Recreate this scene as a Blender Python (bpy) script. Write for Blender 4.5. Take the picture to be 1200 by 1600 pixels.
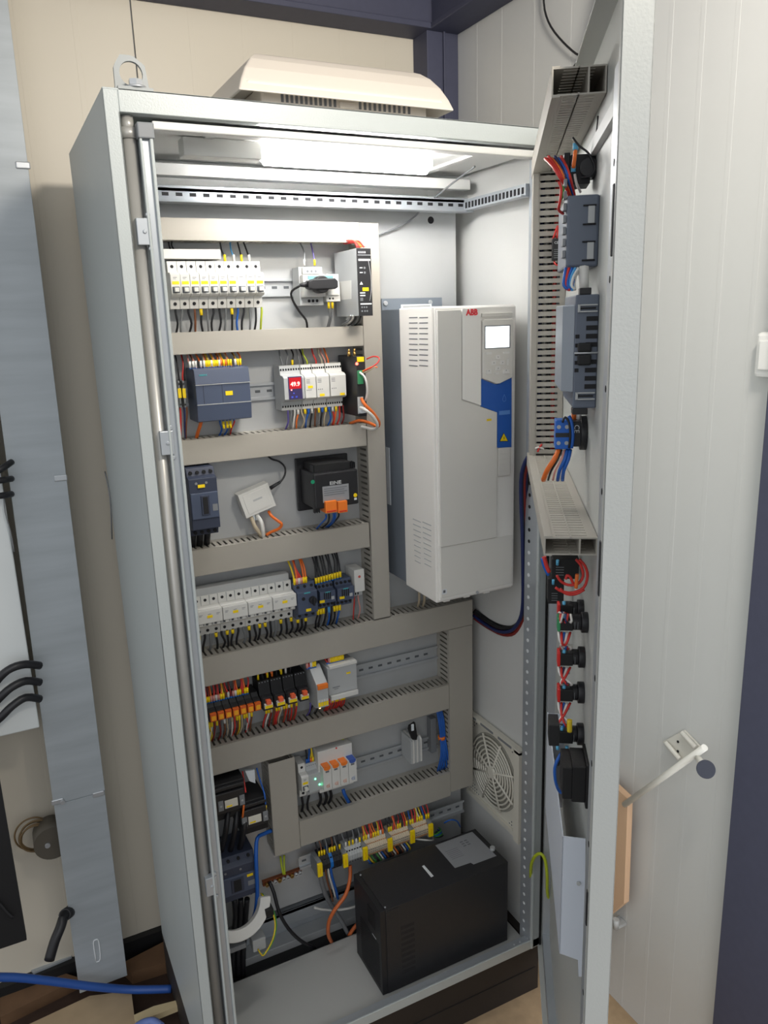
import bpy, bmesh, math, random
from mathutils import Vector, Matrix
random.seed(7)
for o in list(bpy.data.objects): bpy.data.objects.remove(o)
S = bpy.context.scene
COL = S.collection
# ------------------------------------------------------------------ camera
CP = Vector((-0.1967, -1.251, 1.4725)); F = 1217.1
RV = ((0.89296412, -0.44903444, -0.03135514), (-0.13595592, -0.20264939, -0.96976761), (0.42910496, 0.8702306, -0.24200752))
EX, EY, EZ = [Vector(r) for r in RV]          # camera right, down, forward
cd = bpy.data.cameras.new('camera'); cam = bpy.data.objects.new('camera', cd); COL.objects.link(cam)
M = Matrix((( EX.x, -EY.x, -EZ.x, CP.x), (EX.y, -EY.y, -EZ.y, CP.y), (EX.z, -EY.z, -EZ.z, CP.z), (0, 0, 0, 1)))
cam.matrix_world = M
cd.sensor_fit = 'VERTICAL'; cd.sensor_height = 32.0; cd.lens = F * 32.0 / 1600.0
cd.clip_start = 0.02
S.camera = cam
# ------------------------------------------------------------------ light
S.view_settings.view_transform = 'Standard'; S.view_settings.look = 'None'
S.view_settings.gamma = 1; S.view_settings.use_curve_mapping = False
S.view_settings.exposure = 0.35
W = bpy.data.worlds.new('world'); S.world = W; W.use_nodes = True
W.node_tree.nodes['Background'].inputs[0].default_value = (0.93, 0.965, 1.0, 1)
nt = W.node_tree; bgn = nt.nodes['Background']
tcw = nt.nodes.new('ShaderNodeTexCoord'); spw = nt.nodes.new('ShaderNodeSeparateXYZ'); mrw = nt.nodes.new('ShaderNodeMapRange')
nt.links.new(tcw.outputs['Generated'], spw.inputs[0]); nt.links.new(spw.outputs['Z'], mrw.inputs[0])
mrw.inputs[1].default_value = -0.45; mrw.inputs[2].default_value = 0.35; mrw.inputs[3].default_value = 0.22; mrw.inputs[4].default_value = 0.74
nt.links.new(mrw.outputs[0], bgn.inputs[1])
def area(name, loc, target, sx, sy, power, col):
    l = bpy.data.lights.new(name, 'AREA'); l.shape = 'RECTANGLE'; l.size = sx; l.size_y = sy; l.energy = power; l.color = col
    o = bpy.data.objects.new(name, l); COL.objects.link(o); o.location = loc
    o.rotation_euler = (Vector(target) - Vector(loc)).to_track_quat('-Z', 'Y').to_euler(); return o
area('back_left_fill', (-0.9, -3.0, 1.9), (0.6, 0.2, 1.0), 1.6, 1.6, 9, (0.95, 0.97, 1.0))  # added unseen fill behind the camera at left, no doorway known there
area('entrance_light', (0.84, -1.06, 1.15), (0.62, 0.5, 1.15), 0.16, 1.8, 5.2, (0.96, 0.98, 1.0))
area('upper_wall_fill', (0.45, -0.95, 2.12), (0.2, 0.63, 1.95), 0.25, 0.12, 9.5, (1.0, 0.92, 0.80))  # added warm fill out of view, lifts the glow on the upper walls
TUBE_W = 36.0
# ------------------------------------------------------------------ measuring helpers
def ray(u, v): return EX * ((u - 600) / F) + EY * ((v - 800) / F) + EZ
def at(u, v, x=None, y=None, z=None):
    d = ray(u, v)
    t = (x - CP.x) / d.x if x is not None else (y - CP.y) / d.y if y is not None else (z - CP.z) / d.z
    return CP + d * t
# door frame : s along the door from the hinge, h off its outer sheet towards the cabinet, z up
AZ = math.radians(34.8)
DH = Vector((0.825, 0.0, 0)); DU = Vector((-math.sin(AZ), -math.cos(AZ), 0)); DN = Vector((-math.cos(AZ), math.sin(AZ), 0))
def DP(s, h, z): return DH + DU * s + DN * h + Vector((0, 0, z))
def dsz(u, v, h):
    d = ray(u, v); t = (h - (CP - DH).dot(DN)) / d.dot(DN); p = CP + d * t
    return (p - DH).dot(DU), p.z
def dhz(u, v, s):
    d = ray(u, v); t = (s - (CP - DH).dot(DU)) / d.dot(DU); p = CP + d * t
    return (p - DH).dot(DN), p.z
# ------------------------------------------------------------------ materials
MC = {}
def mat(name, col, rough=0.5, metal=0.0, var=0.06, scale=8.0, bump=0.0, bscale=200.0, emit=None, es=0.0, stretch=None, spec=0.5):
    if name in MC: return MC[name]
    m = bpy.data.materials.new(name); m.use_nodes = True; nt = m.node_tree; b = nt.nodes['Principled BSDF']
    b.inputs['Roughness'].default_value = rough; b.inputs['Metallic'].default_value = metal
    b.inputs['Specular IOR Level'].default_value = spec
    tc = nt.nodes.new('ShaderNodeTexCoord'); n = nt.nodes.new('ShaderNodeTexNoise')
    mp = nt.nodes.new('ShaderNodeMapping'); nt.links.new(tc.outputs['Object'], mp.inputs[0]); nt.links.new(mp.outputs[0], n.inputs[0])
    if stretch: mp.inputs['Scale'].default_value = stretch
    n.inputs['Scale'].default_value = scale; n.inputs['Detail'].default_value = 4
    r = nt.nodes.new('ShaderNodeMapRange'); r.inputs[3].default_value = 1 - var; r.inputs[4].default_value = 1 + var
    nt.links.new(n.outputs[0], r.inputs[0])
    mx = nt.nodes.new('ShaderNodeVectorMath'); mx.operation = 'SCALE'
    mx.inputs[0].default_value = col[:3]; nt.links.new(r.outputs[0], mx.inputs['Scale'])
    nt.links.new(mx.outputs[0], b.inputs['Base Color'])
    if bump:
        n2 = nt.nodes.new('ShaderNodeTexNoise'); n2.inputs['Scale'].default_value = bscale
        nt.links.new(tc.outputs['Object'], n2.inputs[0])
        bp = nt.nodes.new('ShaderNodeBump'); bp.inputs['Strength'].default_value = bump; bp.inputs['Distance'].default_value = 0.001
        nt.links.new(n2.outputs[0], bp.inputs['Height']); nt.links.new(bp.outputs[0], b.inputs['Normal'])
    if emit: b.inputs['Emission Color'].default_value = (*emit, 1); b.inputs['Emission Strength'].default_value = es
    MC[name] = m; return m
def rgb(r, g, b):
    f = lambda c: ((c / 255 + 0.055) / 1.055) ** 2.4 if c > 10 else c / 255 / 12.92
    return (f(r), f(g), f(b))
PAINT = mat('ral_grey_paint', rgb(182, 188, 187), 0.38, bump=0.25, bscale=380, var=0.02)
PAINTIN = mat('inner_grey_paint', rgb(214, 214, 211), 0.42, bump=0.1, bscale=300, var=0.03)
GALV = mat('galvanised_sheet', rgb(176, 181, 186), 0.36, 0.45, var=0.12, scale=14)
GALVP = mat('galvanised_plate', rgb(188, 190, 191), 0.38, 0.3, var=0.10, scale=10)
GALVD = mat('galvanised_rod', rgb(172, 170, 165), 0.34, 0.3, var=0.08, scale=20)
ZINC = mat('zinc_bright', rgb(196, 199, 202), 0.32, 0.5, var=0.05)
DUCT = mat('duct_grey_plastic', rgb(168, 163, 153), 0.5, var=0.03)
DARK = mat('hole_dark', (0.012, 0.012, 0.014), 0.8)
WHITE = mat('device_white', rgb(214, 213, 208), 0.45, var=0.02)
LGREY = mat('device_light_grey', rgb(178, 180, 180), 0.5, var=0.03)
MGREY = mat('device_mid_grey', rgb(128, 131, 134), 0.5, var=0.03)
CREAM = mat('device_cream', rgb(222, 218, 205), 0.4, var=0.02)
YEL = mat('yellow_tag', rgb(250, 215, 10), 0.5, var=0.02)
BLK = mat('black_plastic', rgb(32, 32, 35), 0.45, var=0.05)
BLK2 = mat('black_matt', rgb(18, 18, 20), 0.6, var=0.05)
SLATE = mat('slate_blue_plastic', rgb(72, 82, 104), 0.45, var=0.04)
SLATED = mat('slate_dark', rgb(52, 59, 78), 0.5, var=0.04)
HMIG = mat('panel_housing_grey', rgb(96, 104, 118), 0.42, var=0.03)
BLUE = mat('terminal_blue', rgb(24, 110, 190), 0.45)
BLUED = mat('deep_blue', rgb(24, 64, 150), 0.45)
RED = mat('red_plastic', rgb(205, 38, 34), 0.45)
ORG = mat('orange_plastic', rgb(240, 125, 40), 0.45)
GRN = mat('green_plastic', rgb(50, 140, 90), 0.5)
TEAL = mat('teal_print', rgb(70, 170, 175), 0.5)
BRASS = mat('brass', rgb(185, 150, 85), 0.3, 0.9)
COPPER = mat('copper', rgb(150, 90, 60), 0.4, 0.8, var=0.25, scale=60)
INK = mat('ink_grey', rgb(110, 112, 116), 0.6)
INKL = mat('ink_white', rgb(225, 228, 230), 0.6)
CLEAR = mat('frosted_clear', rgb(225, 232, 236), 0.2, var=0.02)
LBL = mat('silver_label', rgb(150, 152, 155), 0.45, 0.1, var=0.03)
WC = {'black': rgb(28, 28, 32), 'grey': rgb(120, 122, 124), 'red': rgb(205, 50, 44), 'dark red': rgb(130, 34, 30), 'orange': rgb(228, 112, 40), 'blue': rgb(28, 92, 180),
      'yellow': rgb(225, 195, 40), 'white': rgb(222, 220, 214), 'brown': rgb(120, 72, 44), 'pink': rgb(214, 150, 140), 'green': rgb(60, 140, 60), 'yellow-green': rgb(176, 190, 40),
      'dark blue': rgb(28, 40, 90), 'light blue': rgb(80, 160, 215), 'beige': rgb(190, 175, 150), 'violet': rgb(92, 80, 150)}
def wm(c): return mat('wire_' + c.replace(' ', '_'), WC[c], 0.45, var=0.04)
# ------------------------------------------------------------------ mesh builder
class MB:
    def __init__(s, xf=None): s.bm = bmesh.new(); s.mats = []; s.xf = xf
    def _mi(s, m):
        if m not in s.mats: s.mats.append(m)
        return s.mats.index(m)
    def _v(s, p):
        p = s.xf(*p) if s.xf else Vector(p); return s.bm.verts.new(p)
    def _f(s, vs, mi, sm=False):
        try: f = s.bm.faces.new(vs); f.material_index = mi; f.smooth = sm; return f
        except ValueError: return None
    def box(s, x0, x1, y0, y1, z0, z1, m, bev=0):
        mi = s._mi(m); x0, x1 = sorted((x0, x1)); y0, y1 = sorted((y0, y1)); z0, z1 = sorted((z0, z1))
        v = [s._v((x, y, z)) for x in (x0, x1) for y in (y0, y1) for z in (z0, z1)]
        fs = [s._f([v[i] for i in q], mi) for q in ((0, 1, 3, 2), (4, 6, 7, 5), (0, 4, 5, 1), (2, 3, 7, 6), (0, 2, 6, 4), (1, 5, 7, 3))]
        if bev:
            es = set(e for f in fs for e in f.edges)
            r = bmesh.ops.bevel(s.bm, geom=list(es), offset=bev, segments=2, affect='EDGES', profile=0.6, clamp_overlap=True)
            for f in r['faces']: f.material_index = mi
        return s
    def prism(s, poly, y0, y1, m, ax='y'):
        # poly: (a,b); ax y -> (x,z) extruded in y; x -> (y,z) extruded in x; z -> (x,y) extruded in z
        mi = s._mi(m)
        g = (lambda a, b, c: (a, c, b)) if ax == 'y' else (lambda a, b, c: (c, a, b)) if ax == 'x' else (lambda a, b, c: (a, b, c))
        A = [s._v(g(a, b, y0)) for a, b in poly]; B = [s._v(g(a, b, y1)) for a, b in poly]
        s._f(A, mi); s._f(B[::-1], mi); n = len(A)
        for i in range(n): s._f([A[i], B[i], B[(i + 1) % n], A[(i + 1) % n]], mi)
        return s
    def tube(s, pts, r, m, seg=7, smooth=True, sub=3):
        mi = s._mi(m); P = [Vector(s.xf(*p)) if s.xf else Vector(p) for p in pts]
        if sub and len(P) > 2:      # catmull-rom
            Q = []
            for i in range(len(P) - 1):
                a = P[max(i - 1, 0)]; b = P[i]; c = P[i + 1]; d = P[min(i + 2, len(P) - 1)]
                for k in range(sub):
                    t = k / sub
                    Q.append(0.5 * ((2 * b) + (c - a) * t + (2 * a - 5 * b + 4 * c - d) * t * t + (3 * b - a - 3 * c + d) * t ** 3))
            Q.append(P[-1]); P = Q
        prev = None; up = Vector((0.31, 0.95, 0.11)).normalized()
        for i, p in enumerate(P):
            d = (P[min(i + 1, len(P) - 1)] - P[max(i - 1, 0)]); 
            if d.length < 1e-9: continue
            d.normalize(); a = d.cross(up)
            if a.length < 0.05: a = d.cross(Vector((1, 0, 0)))
            a.normalize(); b = d.cross(a).normalized()
            ring = [s.bm.verts.new(p + (a * math.cos(2 * math.pi * k / seg) + b * math.sin(2 * math.pi * k / seg)) * r) for k in range(seg)]
            if prev:
                for k in range(seg): s._f([prev[k], prev[(k + 1) % seg], ring[(k + 1) % seg], ring[k]], mi, smooth)
            else: s._f(ring[::-1], mi)
            prev = ring
        s._f(prev, mi); return s
    def cyl(s, p0, p1, r, m, seg=16, r2=None, smooth=True):
        mi = s._mi(m); P = [Vector(s.xf(*p)) if s.xf else Vector(p) for p in (p0, p1)]
        d = (P[1] - P[0]).normalized(); a = d.cross(Vector((0.2, 0.3, 0.93))).normalized(); b = d.cross(a)
        R = []
        for p, rr in zip(P, (r, r if r2 is None else r2)):
            R.append([s.bm.verts.new(p + (a * math.cos(2 * math.pi * k / seg) + b * math.sin(2 * math.pi * k / seg)) * rr) for k in range(seg)])
        for k in range(seg): s._f([R[0][k], R[0][(k + 1) % seg], R[1][(k + 1) % seg], R[1][k]], mi, smooth)
        s._f(R[0][::-1], mi); s._f(R[1], mi); return s
    def mesh(s, name, origin):
        bmesh.ops.recalc_face_normals(s.bm, faces=s.bm.faces)
        bmesh.ops.translate(s.bm, verts=s.bm.verts, vec=-Vector(origin))
        me = bpy.data.meshes.new(name); s.bm.to_mesh(me); s.bm.free()
        for m in s.mats: me.materials.append(m)
        return me
def thing(name, label, cat, loc, group=None):
    o = bpy.data.objects.new(name, None); COL.objects.link(o); o.location = Vector(loc); o.empty_display_size = 0.02
    o['label'] = label; o['category'] = cat
    if group: o['group'] = group
    return o
def wloc(o):
    v = Vector((0, 0, 0))
    while o: v += o.location; o = o.parent
    return v
def part(name, mb, parent=None, bev=0, label=None, origin=None, kind=None):
    org = wloc(parent) if parent else Vector(origin or (0, 0, 0))
    me = mb.mesh(name, org); o = bpy.data.objects.new(name, me); COL.objects.link(o)
    if parent: o.parent = parent
    else: o.location = org
    if label: o['label'] = label
    if kind: o['kind'] = kind
    if bev:
        b = o.modifiers.new('bevel', 'BEVEL'); b.width = bev; b.segments = 2; b.limit_method = 'ANGLE'; b.angle_limit = math.radians(50)
    return o
def single(name, mb, label, cat, origin, group=None, bev=0, kind=None):
    o = part(name, mb, None, bev, label, origin, kind); o['category'] = cat
    if group: o['group'] = group
    return o
def struct(name, mb, bev=0):
    return part(name, mb, None, bev, kind='structure')
def dup(root, dloc, label=None, group=None):
    r = root.copy(); COL.objects.link(r); r.location = root.location + Vector(dloc)
    if label: r['label'] = label
    if group: r['group'] = group
    for ch in list(root.children):
        c = ch.copy(); COL.objects.link(c); c.parent = r
        for g in list(ch.children):
            d = g.copy(); COL.objects.link(d); d.parent = c
    return r
def text(s, p, size, m, parent, ex=(1, 0, 0), ez=(0, 0, 1), name='lettering', bold=0.0, ext=0.0002, sx=1.0):
    cu = bpy.data.curves.new(name, 'FONT'); cu.body = s; cu.size = size; cu.extrude = ext; cu.offset = bold; cu.align_x = 'CENTER'; cu.align_y = 'CENTER'
    cu.resolution_u = 2
    t = bpy.data.objects.new('t', cu); COL.objects.link(t)
    dg = bpy.context.evaluated_depsgraph_get(); me = bpy.data.meshes.new_from_object(t.evaluated_get(dg)); bpy.data.objects.remove(t)
    ex = Vector(ex).normalized(); ez = Vector(ez).normalized(); ey = ex.cross(ez)   # points away from viewer? normal = ex x ez flipped
    nrm = ex.cross(ez) * 1.0
    R = Matrix(((ex.x, ez.x, nrm.x, 0), (ex.y, ez.y, nrm.y, 0), (ex.z, ez.z, nrm.z, 0), (0, 0, 0, 1)))
    R = R @ Matrix.Diagonal((sx, 1, 1, 1))
    me.transform(Matrix.Translation(Vector(p) - wloc(parent)) @ R)
    me.materials.clear(); me.materials.append(m)
    o = bpy.data.objects.new(name, me); COL.objects.link(o); o.parent = parent; return o
def rect(u0, v0, u1, v1, y):
    a = at(u0, v0, y=y); b = at(u1, v1, y=y); return a.x, b.x, b.z, a.z
def Z(ox, oy, s): return lambda X, Y: (ox + X / s, oy + Y / s)

# ================================================================== SETTING
FZ = -0.13; XR = 0.94; YB = 0.63
WALLM = mat('sandwich_panel_white', rgb(211, 212, 211), 0.32, var=0.015, scale=2)
WALLB = mat('sandwich_panel_cream', rgb(214, 206, 190), 0.4, var=0.02, scale=2)
STEEL = mat('dark_steel_primer', rgb(66, 68, 88), 0.6, var=0.12, scale=60)
def panelwall(name, axis, const, a0, a1, z0, z1, seams, ribs, m, inward):
    mb = MB(); t = 0.06
    cuts = sorted([a0] + list(seams) + [a1])
    for i in range(len(cuts) - 1):
        g = 0.0015
        lo, hi = cuts[i] + (g if i else 0), cuts[i + 1] - (g if i < len(cuts) - 2 else 0)
        if axis == 'y': mb.box(lo, hi, const, const + t, z0, z1, m)
        else: mb.box(const, const + t, lo, hi, z0, z1, m)
    if axis == 'y': mb.box(a0, a1, const + 0.004, const + t, z0, z1, INK)
    else: mb.box(const + 0.004, const + t, a0, a1, z0, z1, INK)
    for r in ribs:
        if axis == 'y': mb.box(r - 0.006, r + 0.006, const - 0.0003, const + 0.01, z0, z1, m)
        else: mb.box(const - 0.0003, const + 0.01, r - 0.005, r + 0.005, z0, z1, m)
    return struct(name, mb, 0.0004)
panelwall('wall_back', 'y', YB, -1.4, XR + 0.06, FZ, 2.45, (-0.72, 0.175), [-0.6, -0.4, -0.2, -0.05, 0.06, 0.3, 0.42, 0.54, 0.66, 0.78], WALLB, -1)
panelwall('wall_right', 'x', XR, -0.9, YB, FZ, 2.45, (), [-0.5, -0.34, -0.27, -0.2, -0.13, -0.06, 0.02, 0.14, 0.26, 0.38, 0.48], WALLM, -1)
fm = mat('dusty_floor', rgb(176, 150, 118), 0.8, var=0.3, scale=30, bump=0.5, bscale=80)
fd = mat('dark_earth', rgb(62, 44, 34), 0.9, var=0.5, scale=25, bump=0.9, bscale=60)
struct('floor', MB().box(-1.4, 0.02, -2.2, YB, FZ - 0.08, FZ - 0.03, fd).box(0.02, XR, -2.2, YB, FZ - 0.08, FZ, fm))
struct('ceiling', MB().box(-1.4, XR, -0.3, YB, 2.36, 2.4, mat('ceiling_panel', rgb(150, 146, 138), 0.5)))
# corner post and wall beams : hollow steel sections
def chan(mb, x0, x1, y0, y1, z0, z1):
    mb.box(x0, x1, y0, y1, z0, z1, STEEL)
struct('trim_1', MB().box(0.852, XR, 0.56, YB, FZ, 2.14, STEEL).box(0.895, 0.90, 0.553, 0.56, FZ, 2.14, STEEL), 0.002)
struct('trim_2', MB().box(-1.4, XR, 0.55, YB, 2.15, 2.28, STEEL).box(-1.4, XR, 0.545, YB, 2.137, 2.15, STEEL), 0.002)
struct('trim_3', MB().box(0.86, XR, -0.9, 0.55, 2.15, 2.28, STEEL).box(0.855, XR, -0.9, 0.55, 2.137, 2.15, STEEL), 0.002)
a = at(1180, 1100, x=XR)
struct('trim_4', MB().box(0.90, XR, a.y - 0.14, a.y, FZ, 2.14, STEEL), 0.002)
struct('baseboard_back', MB().box(-1.4, XR, YB - 0.02, YB, FZ - 0.03, FZ + 0.025, BLK2))

# ================================================================== CABINET
H = 1.8; D = 0.477
cab = thing('control_cabinet', 'tall light grey steel control cabinet with its door swung open beside the wall', 'cabinet', (0.4, 0.24, 0))
side = MB().box(0, 0.0025, 0.0, D, 0.0, H - 0.002, PAINT).box(0, 0.021, 0.0, 0.003, 0.0, H - 0.002, PAINT).box(0.018, 0.021, 0.0, 0.03, 0, H - 0.03, PAINT)
part('side_panel', side, cab, 0.0015)
part('side_panel', MB().box(0.797, 0.8, 0.0, D, 0, H - 0.002, PAINTIN), cab, 0.0008)
part('back_panel', MB().box(0.0025, 0.797, D - 0.002, D, 0, H, PAINTIN), cab)
roof = MB().box(0, 0.8, 0, D, H - 0.003, H, PAINT).box(0.021, 0.8, 0.0, 0.003, H - 0.031, H, PAINT).box(0.021, 0.8, 0.003, 0.02, H - 0.031, H - 0.029, PAINT)
part('roof', roof, cab, 0.001)
pl = mat('plinth_brown_black', rgb(40, 34, 31), 0.6, var=0.2, scale=20)
mb = MB().box(0.0, 0.8, 0.004, 0.02, FZ, -0.002, pl).box(0.0, 0.02, 0.02, D, FZ, -0.002, pl).box(0.78, 0.8, 0.02, D, FZ, -0.002, pl).box(0.02, 0.78, D - 0.02, D, FZ, -0.002, pl)
mb.box(0.0, 0.79, 0.0025, 0.004, -0.066, -0.063, BLK2)
part('plinth', mb, cab, 0.002)
# bottom: front tray plate and cross members
BP = mat('bottom_plate_paint', rgb(178, 178, 174), 0.45, var=0.05, scale=6)
part('bottom_plate', MB().box(0.03, 0.775, 0.03, 0.245, -0.003, 0.0, BP).box(0.03, 0.775, 0.243, 0.245, -0.012, 0, BP), cab)
mb = MB().box(0.02, 0.8, 0.0, 0.004, -0.002, 0.022, PAINT).box(0.02, 0.8, 0.004, 0.026, -0.002, 0.016, GALV).box(0.02, 0.8, 0.026, 0.029, -0.002, 0.01, PAINT)
for x in (0.735, 0.752, 0.775): mb.cyl((x, 0.014, 0.016), (x, 0.014, 0.018), 0.003, ZINC, 10)
part('bottom_frame', mb, cab, 0.001)
mb = MB().box(0.02, 0.78, 0.335, 0.35, -0.02, 0.085, GALV).box(0.02, 0.78, 0.30, 0.335, 0.075, 0.085, GALV).box(0.02, 0.78, 0.30, 0.305, 0.045, 0.085, GALV)
mb.box(0.02, 0.78, 0.255, 0.335, -0.03, -0.02, BLK2)
mb.box(0.02, 0.78, 0.295, 0.335, -0.02, 0.0, GALVP)
part('rear_crossbar', mb, cab, 0.001)
# left front profile and tube
mb = MB().box(0.045, 0.0625, 0.002, 0.05, 0.0, 1.752, GALV).box(0.0585, 0.0635, -0.004, 0.004, 0.0, 1.752, PAINT).box(0.044, 0.048, -0.004, 0.004, 0.0, 1.752, PAINT)
part('front_frame', mb, cab, 0.0015)
mb = MB().box(0.042, 0.066, -0.006, 0.02, 1.735, 1.757, MGREY)
part('corner_cap', mb, cab, 0.002, label='grey corner cap')
mb = MB().cyl((0.033, 0.018, 0.0), (0.033, 0.018, 1.745), 0.0105, GALVD, 16).cyl((0.033, 0.018, 1.745), (0.033, 0.018, 1.768), 0.009, GALVD, 14)
mb.cyl((0.033, 0.018, 1.737), (0.033, 0.018, 1.752), 0.0125, GALVD, 16)
part('locking_rod', mb, cab)
for (u, v) in ((227, 362), (263, 692), (332, 1384)):
    p = at(u, v, y=0.0)
    mb = MB().box(p.x - 0.012, p.x + 0.009, -0.002, 0.012, p.z - 0.019, p.z + 0.019, ZINC)
    mb.cyl((p.x - 0.001, -0.004, p.z), (p.x - 0.001, 0, p.z), 0.003, ZINC, 10).cyl((p.x + 0.006, -0.003, p.z + 0.024), (p.x + 0.006, 0.012, p.z + 0.024), 0.0035, ZINC, 8).cyl((p.x + 0.006, -0.003, p.z - 0.024), (p.x + 0.006, 0.012, p.z - 0.024), 0.0035, ZINC, 8)
    mb.mats = [GALV if m_ is ZINC else m_ for m_ in mb.mats]
    part('lock_keeper', mb, cab, 0.001)
# right front profile with holes
mb = MB().box(0.776, 0.797, 0.0, 0.006, 0.0, 1.765, PAINT).box(0.774, 0.778, 0.004, 0.045, 0.0, 1.765, GALV).box(0.7965, 0.8, -0.004, 0.002, 0.0, 1.76, BLK2)
mb.box(0.774, 0.778, -0.003, 0.004, 0.0, 1.765, PAINT)
z = 0.03
while z < 1.7:
    mb.cyl((0.7735, 0.03, z), (0.7742, 0.03, z), 0.0042, INKL if z < 1.0 else DARK, 8); z += 0.025
part('hinge_frame', mb, cab, 0.0006)
# top inner frame
mb = MB().box(0.066, 0.775, 0.005, 0.03, 1.750, 1.762, PAINTIN).box(0.066, 0.775, 0.045, 0.29, 1.764, 1.768, PAINTIN)
part('top_frame', mb, cab, 0.002)
def slotrail(mb, p0, p1, n, w, ax, slot=(0.014, 0.006)):
    pass
mb = MB().box(0.03, 0.775, 0.262, 0.29, 1.688, 1.712, GALV).box(0.03, 0.775, 0.24, 0.264, 1.685, 1.689, GALV).box(0.03, 0.775, 0.262, 0.266, 1.706, 1.716, GALV)
x = 0.075
while x < 0.77:
    mb.box(x, x + 0.012, 0.2612, 0.262, 1.698, 1.704, DARK); x += 0.025
part('mounting_rail', mb, cab, 0.0006)
mb = MB().box(0.765, 0.775, 0.045, 0.262, 1.688, 1.712, GALV).box(0.755, 0.765, 0.045, 0.262, 1.688, 1.691, GALV)
y = 0.05
while y < 0.255:
    mb.box(0.7642, 0.765, y, y + 0.007, 1.694, 1.706, DARK); y += 0.0125
part('mounting_rail', mb, cab, 0.0005)
part('mounting_rail', MB().box(0.03, 0.06, 0.045, 0.262, 1.688, 1.712, GALV), cab)
mb = MB().box(0.05, 0.77, 0.245, 0.272, 1.730, 1.750, PAINTIN)
for k in range(2): mb.box(0.16 + k * 0.5, 0.175 + k * 0.5, 0.05, 0.25, 1.758, 1.764, PAINTIN)
part('ceiling_bracket', mb, cab, 0.001)
# mounting plate
mb = MB().box(0.03, 0.767, 0.300, 0.303, 0.10, 1.695, GALVP).box(0.03, 0.767, 0.303, 0.312, 0.10, 0.103, GALVP).box(0.764, 0.767, 0.303, 0.318, 0.10, 1.695, GALVP)
for (u, v) in ((673, 344),):
    p = at(u, v, y=0.3); mb.cyl((p.x, 0.2988, p.z), (p.x, 0.3005, p.z), 0.0075, DARK, 18)
part('mounting_plate', mb, cab, 0.0005)
# filter fan in the right wall
fx = 0.797
y0, y1, z0, z1 = 0.060, 0.300, 0.245, 0.487
mb = MB().prism([(y0, z0), (y1, z0), (y1, z1), (y0, z1)], fx - 0.004, fx, CREAM, 'x')
mb.box(fx - 0.02, fx - 0.004, y0, y1, z1 - 0.006, z1 + 0.004, CREAM).box(fx - 0.02, fx - 0.004, y0, y0 + 0.02, z0, z1, CREAM).box(fx - 0.012, fx - 0.004, y0, y1, z0, z0 + 0.012, CREAM)
for k in range(3): mb.box(fx - 0.0205, fx - 0.019, y0 + 0.03 + k * 0.075, y0 + 0.085 + k * 0.075, z1 - 0.004, z1 + 0.002, MGREY)
cy, cz = 0.185, 0.366
mb.cyl((fx - 0.005, cy, cz), (fx - 0.0035, cy, cz), 0.098, mat('filter_mat', rgb(160, 158, 148), 0.8), 40)
for r in [0.016 + 0.0105 * k for k in range(8)]:
    mb.tube([(fx - 0.010, cy + r * math.cos(t * math.pi / 16), cz + r * math.sin(t * math.pi / 16)) for t in range(33)], 0.0026, CREAM, 5, True, 0)
for k in range(4):
    t = math.pi / 8 + k * math.pi / 4; dy, dz = math.cos(t) * 0.098, math.sin(t) * 0.098
    mb.tube([(fx - 0.011, cy - dy, cz - dz), (fx - 0.011, cy + dy, cz + dz)], 0.003, CREAM, 6)
mb.cyl((fx - 0.014, cy, cz), (fx - 0.005, cy, cz), 0.014, CREAM, 20)
for sy, sz in ((-1, -1), (-1, 1), (1, 1), (1, -1)):
    for k in range(5):
        for j in range(5 - k):
            mb.cyl((fx - 0.0045, cy + sy * (0.104 - k * 0.009), cz + sz * (0.104 - j * 0.009)), (fx - 0.0038, cy + sy * (0.104 - k * 0.009), cz + sz * (0.104 - j * 0.009)), 0.0022, INK, 6)
part('filter_fan_grille', mb, cab, 0, label='cream round fan filter grille in the right wall')
# lifting eye
e = thing('lifting_eye', 'grey steel lifting eye bolted on the top left corner of the cabinet', 'bracket', (0.046, 0.03, H))
n = 14; out = [(0.023, H), (0.0235, H + 0.036), (0.034, H + 0.052), (0.052, H + 0.052), (0.068, H + 0.04), (0.0725, H)]
mbe = MB(); mi = mbe._mi(mat('eye_grey_paint', rgb(150, 154, 154), 0.45)); cxx, czz = 0.0475, H + 0.028; rr = 0.0165
N = 24; po = []
for k in range(N):
    t = 2 * math.pi * k / N; d = (math.cos(t), math.sin(t)); best = 9
    for i in range(len(out)):
        ax_, az_ = out[i]; bx_, bz_ = out[(i + 1) % len(out)]
        den = d[0] * (bz_ - az_) - d[1] * (bx_ - ax_)
        if abs(den) < 1e-12: continue
        tt = ((ax_ - cxx) * (bz_ - az_) - (az_ - czz) * (bx_ - ax_)) / den; ss = ((ax_ - cxx) * d[1] - (az_ - czz) * d[0]) / den
        if tt > 0 and -1e-6 <= ss <= 1 + 1e-6: best = min(best, tt)
    po.append((cxx + d[0] * best, czz + d[1] * best))
ri = [(cxx + rr * math.cos(2 * math.pi * k / N), czz + rr * math.sin(2 * math.pi * k / N)) for k in range(N)]
V = [[mbe._v((p[0], yy, p[1])) for p in L] for L in (po, ri) for yy in (0.028, 0.034)]
for k in range(N):
    j = (k + 1) % N
    mbe._f([V[0][k], V[0][j], V[2][j], V[2][k]], mi); mbe._f([V[1][k], V[1][j], V[3][j], V[3][k]], mi)
    mbe._f([V[0][k], V[0][j], V[1][j], V[1][k]], mi); mbe._f([V[2][k], V[2][j], V[3][j], V[3][k]], mi)
mbe.box(0.023, 0.0725, 0.005, 0.034, H, H + 0.005, MC['eye_grey_paint'])
part('eye_plate', mbe, e)
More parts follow.
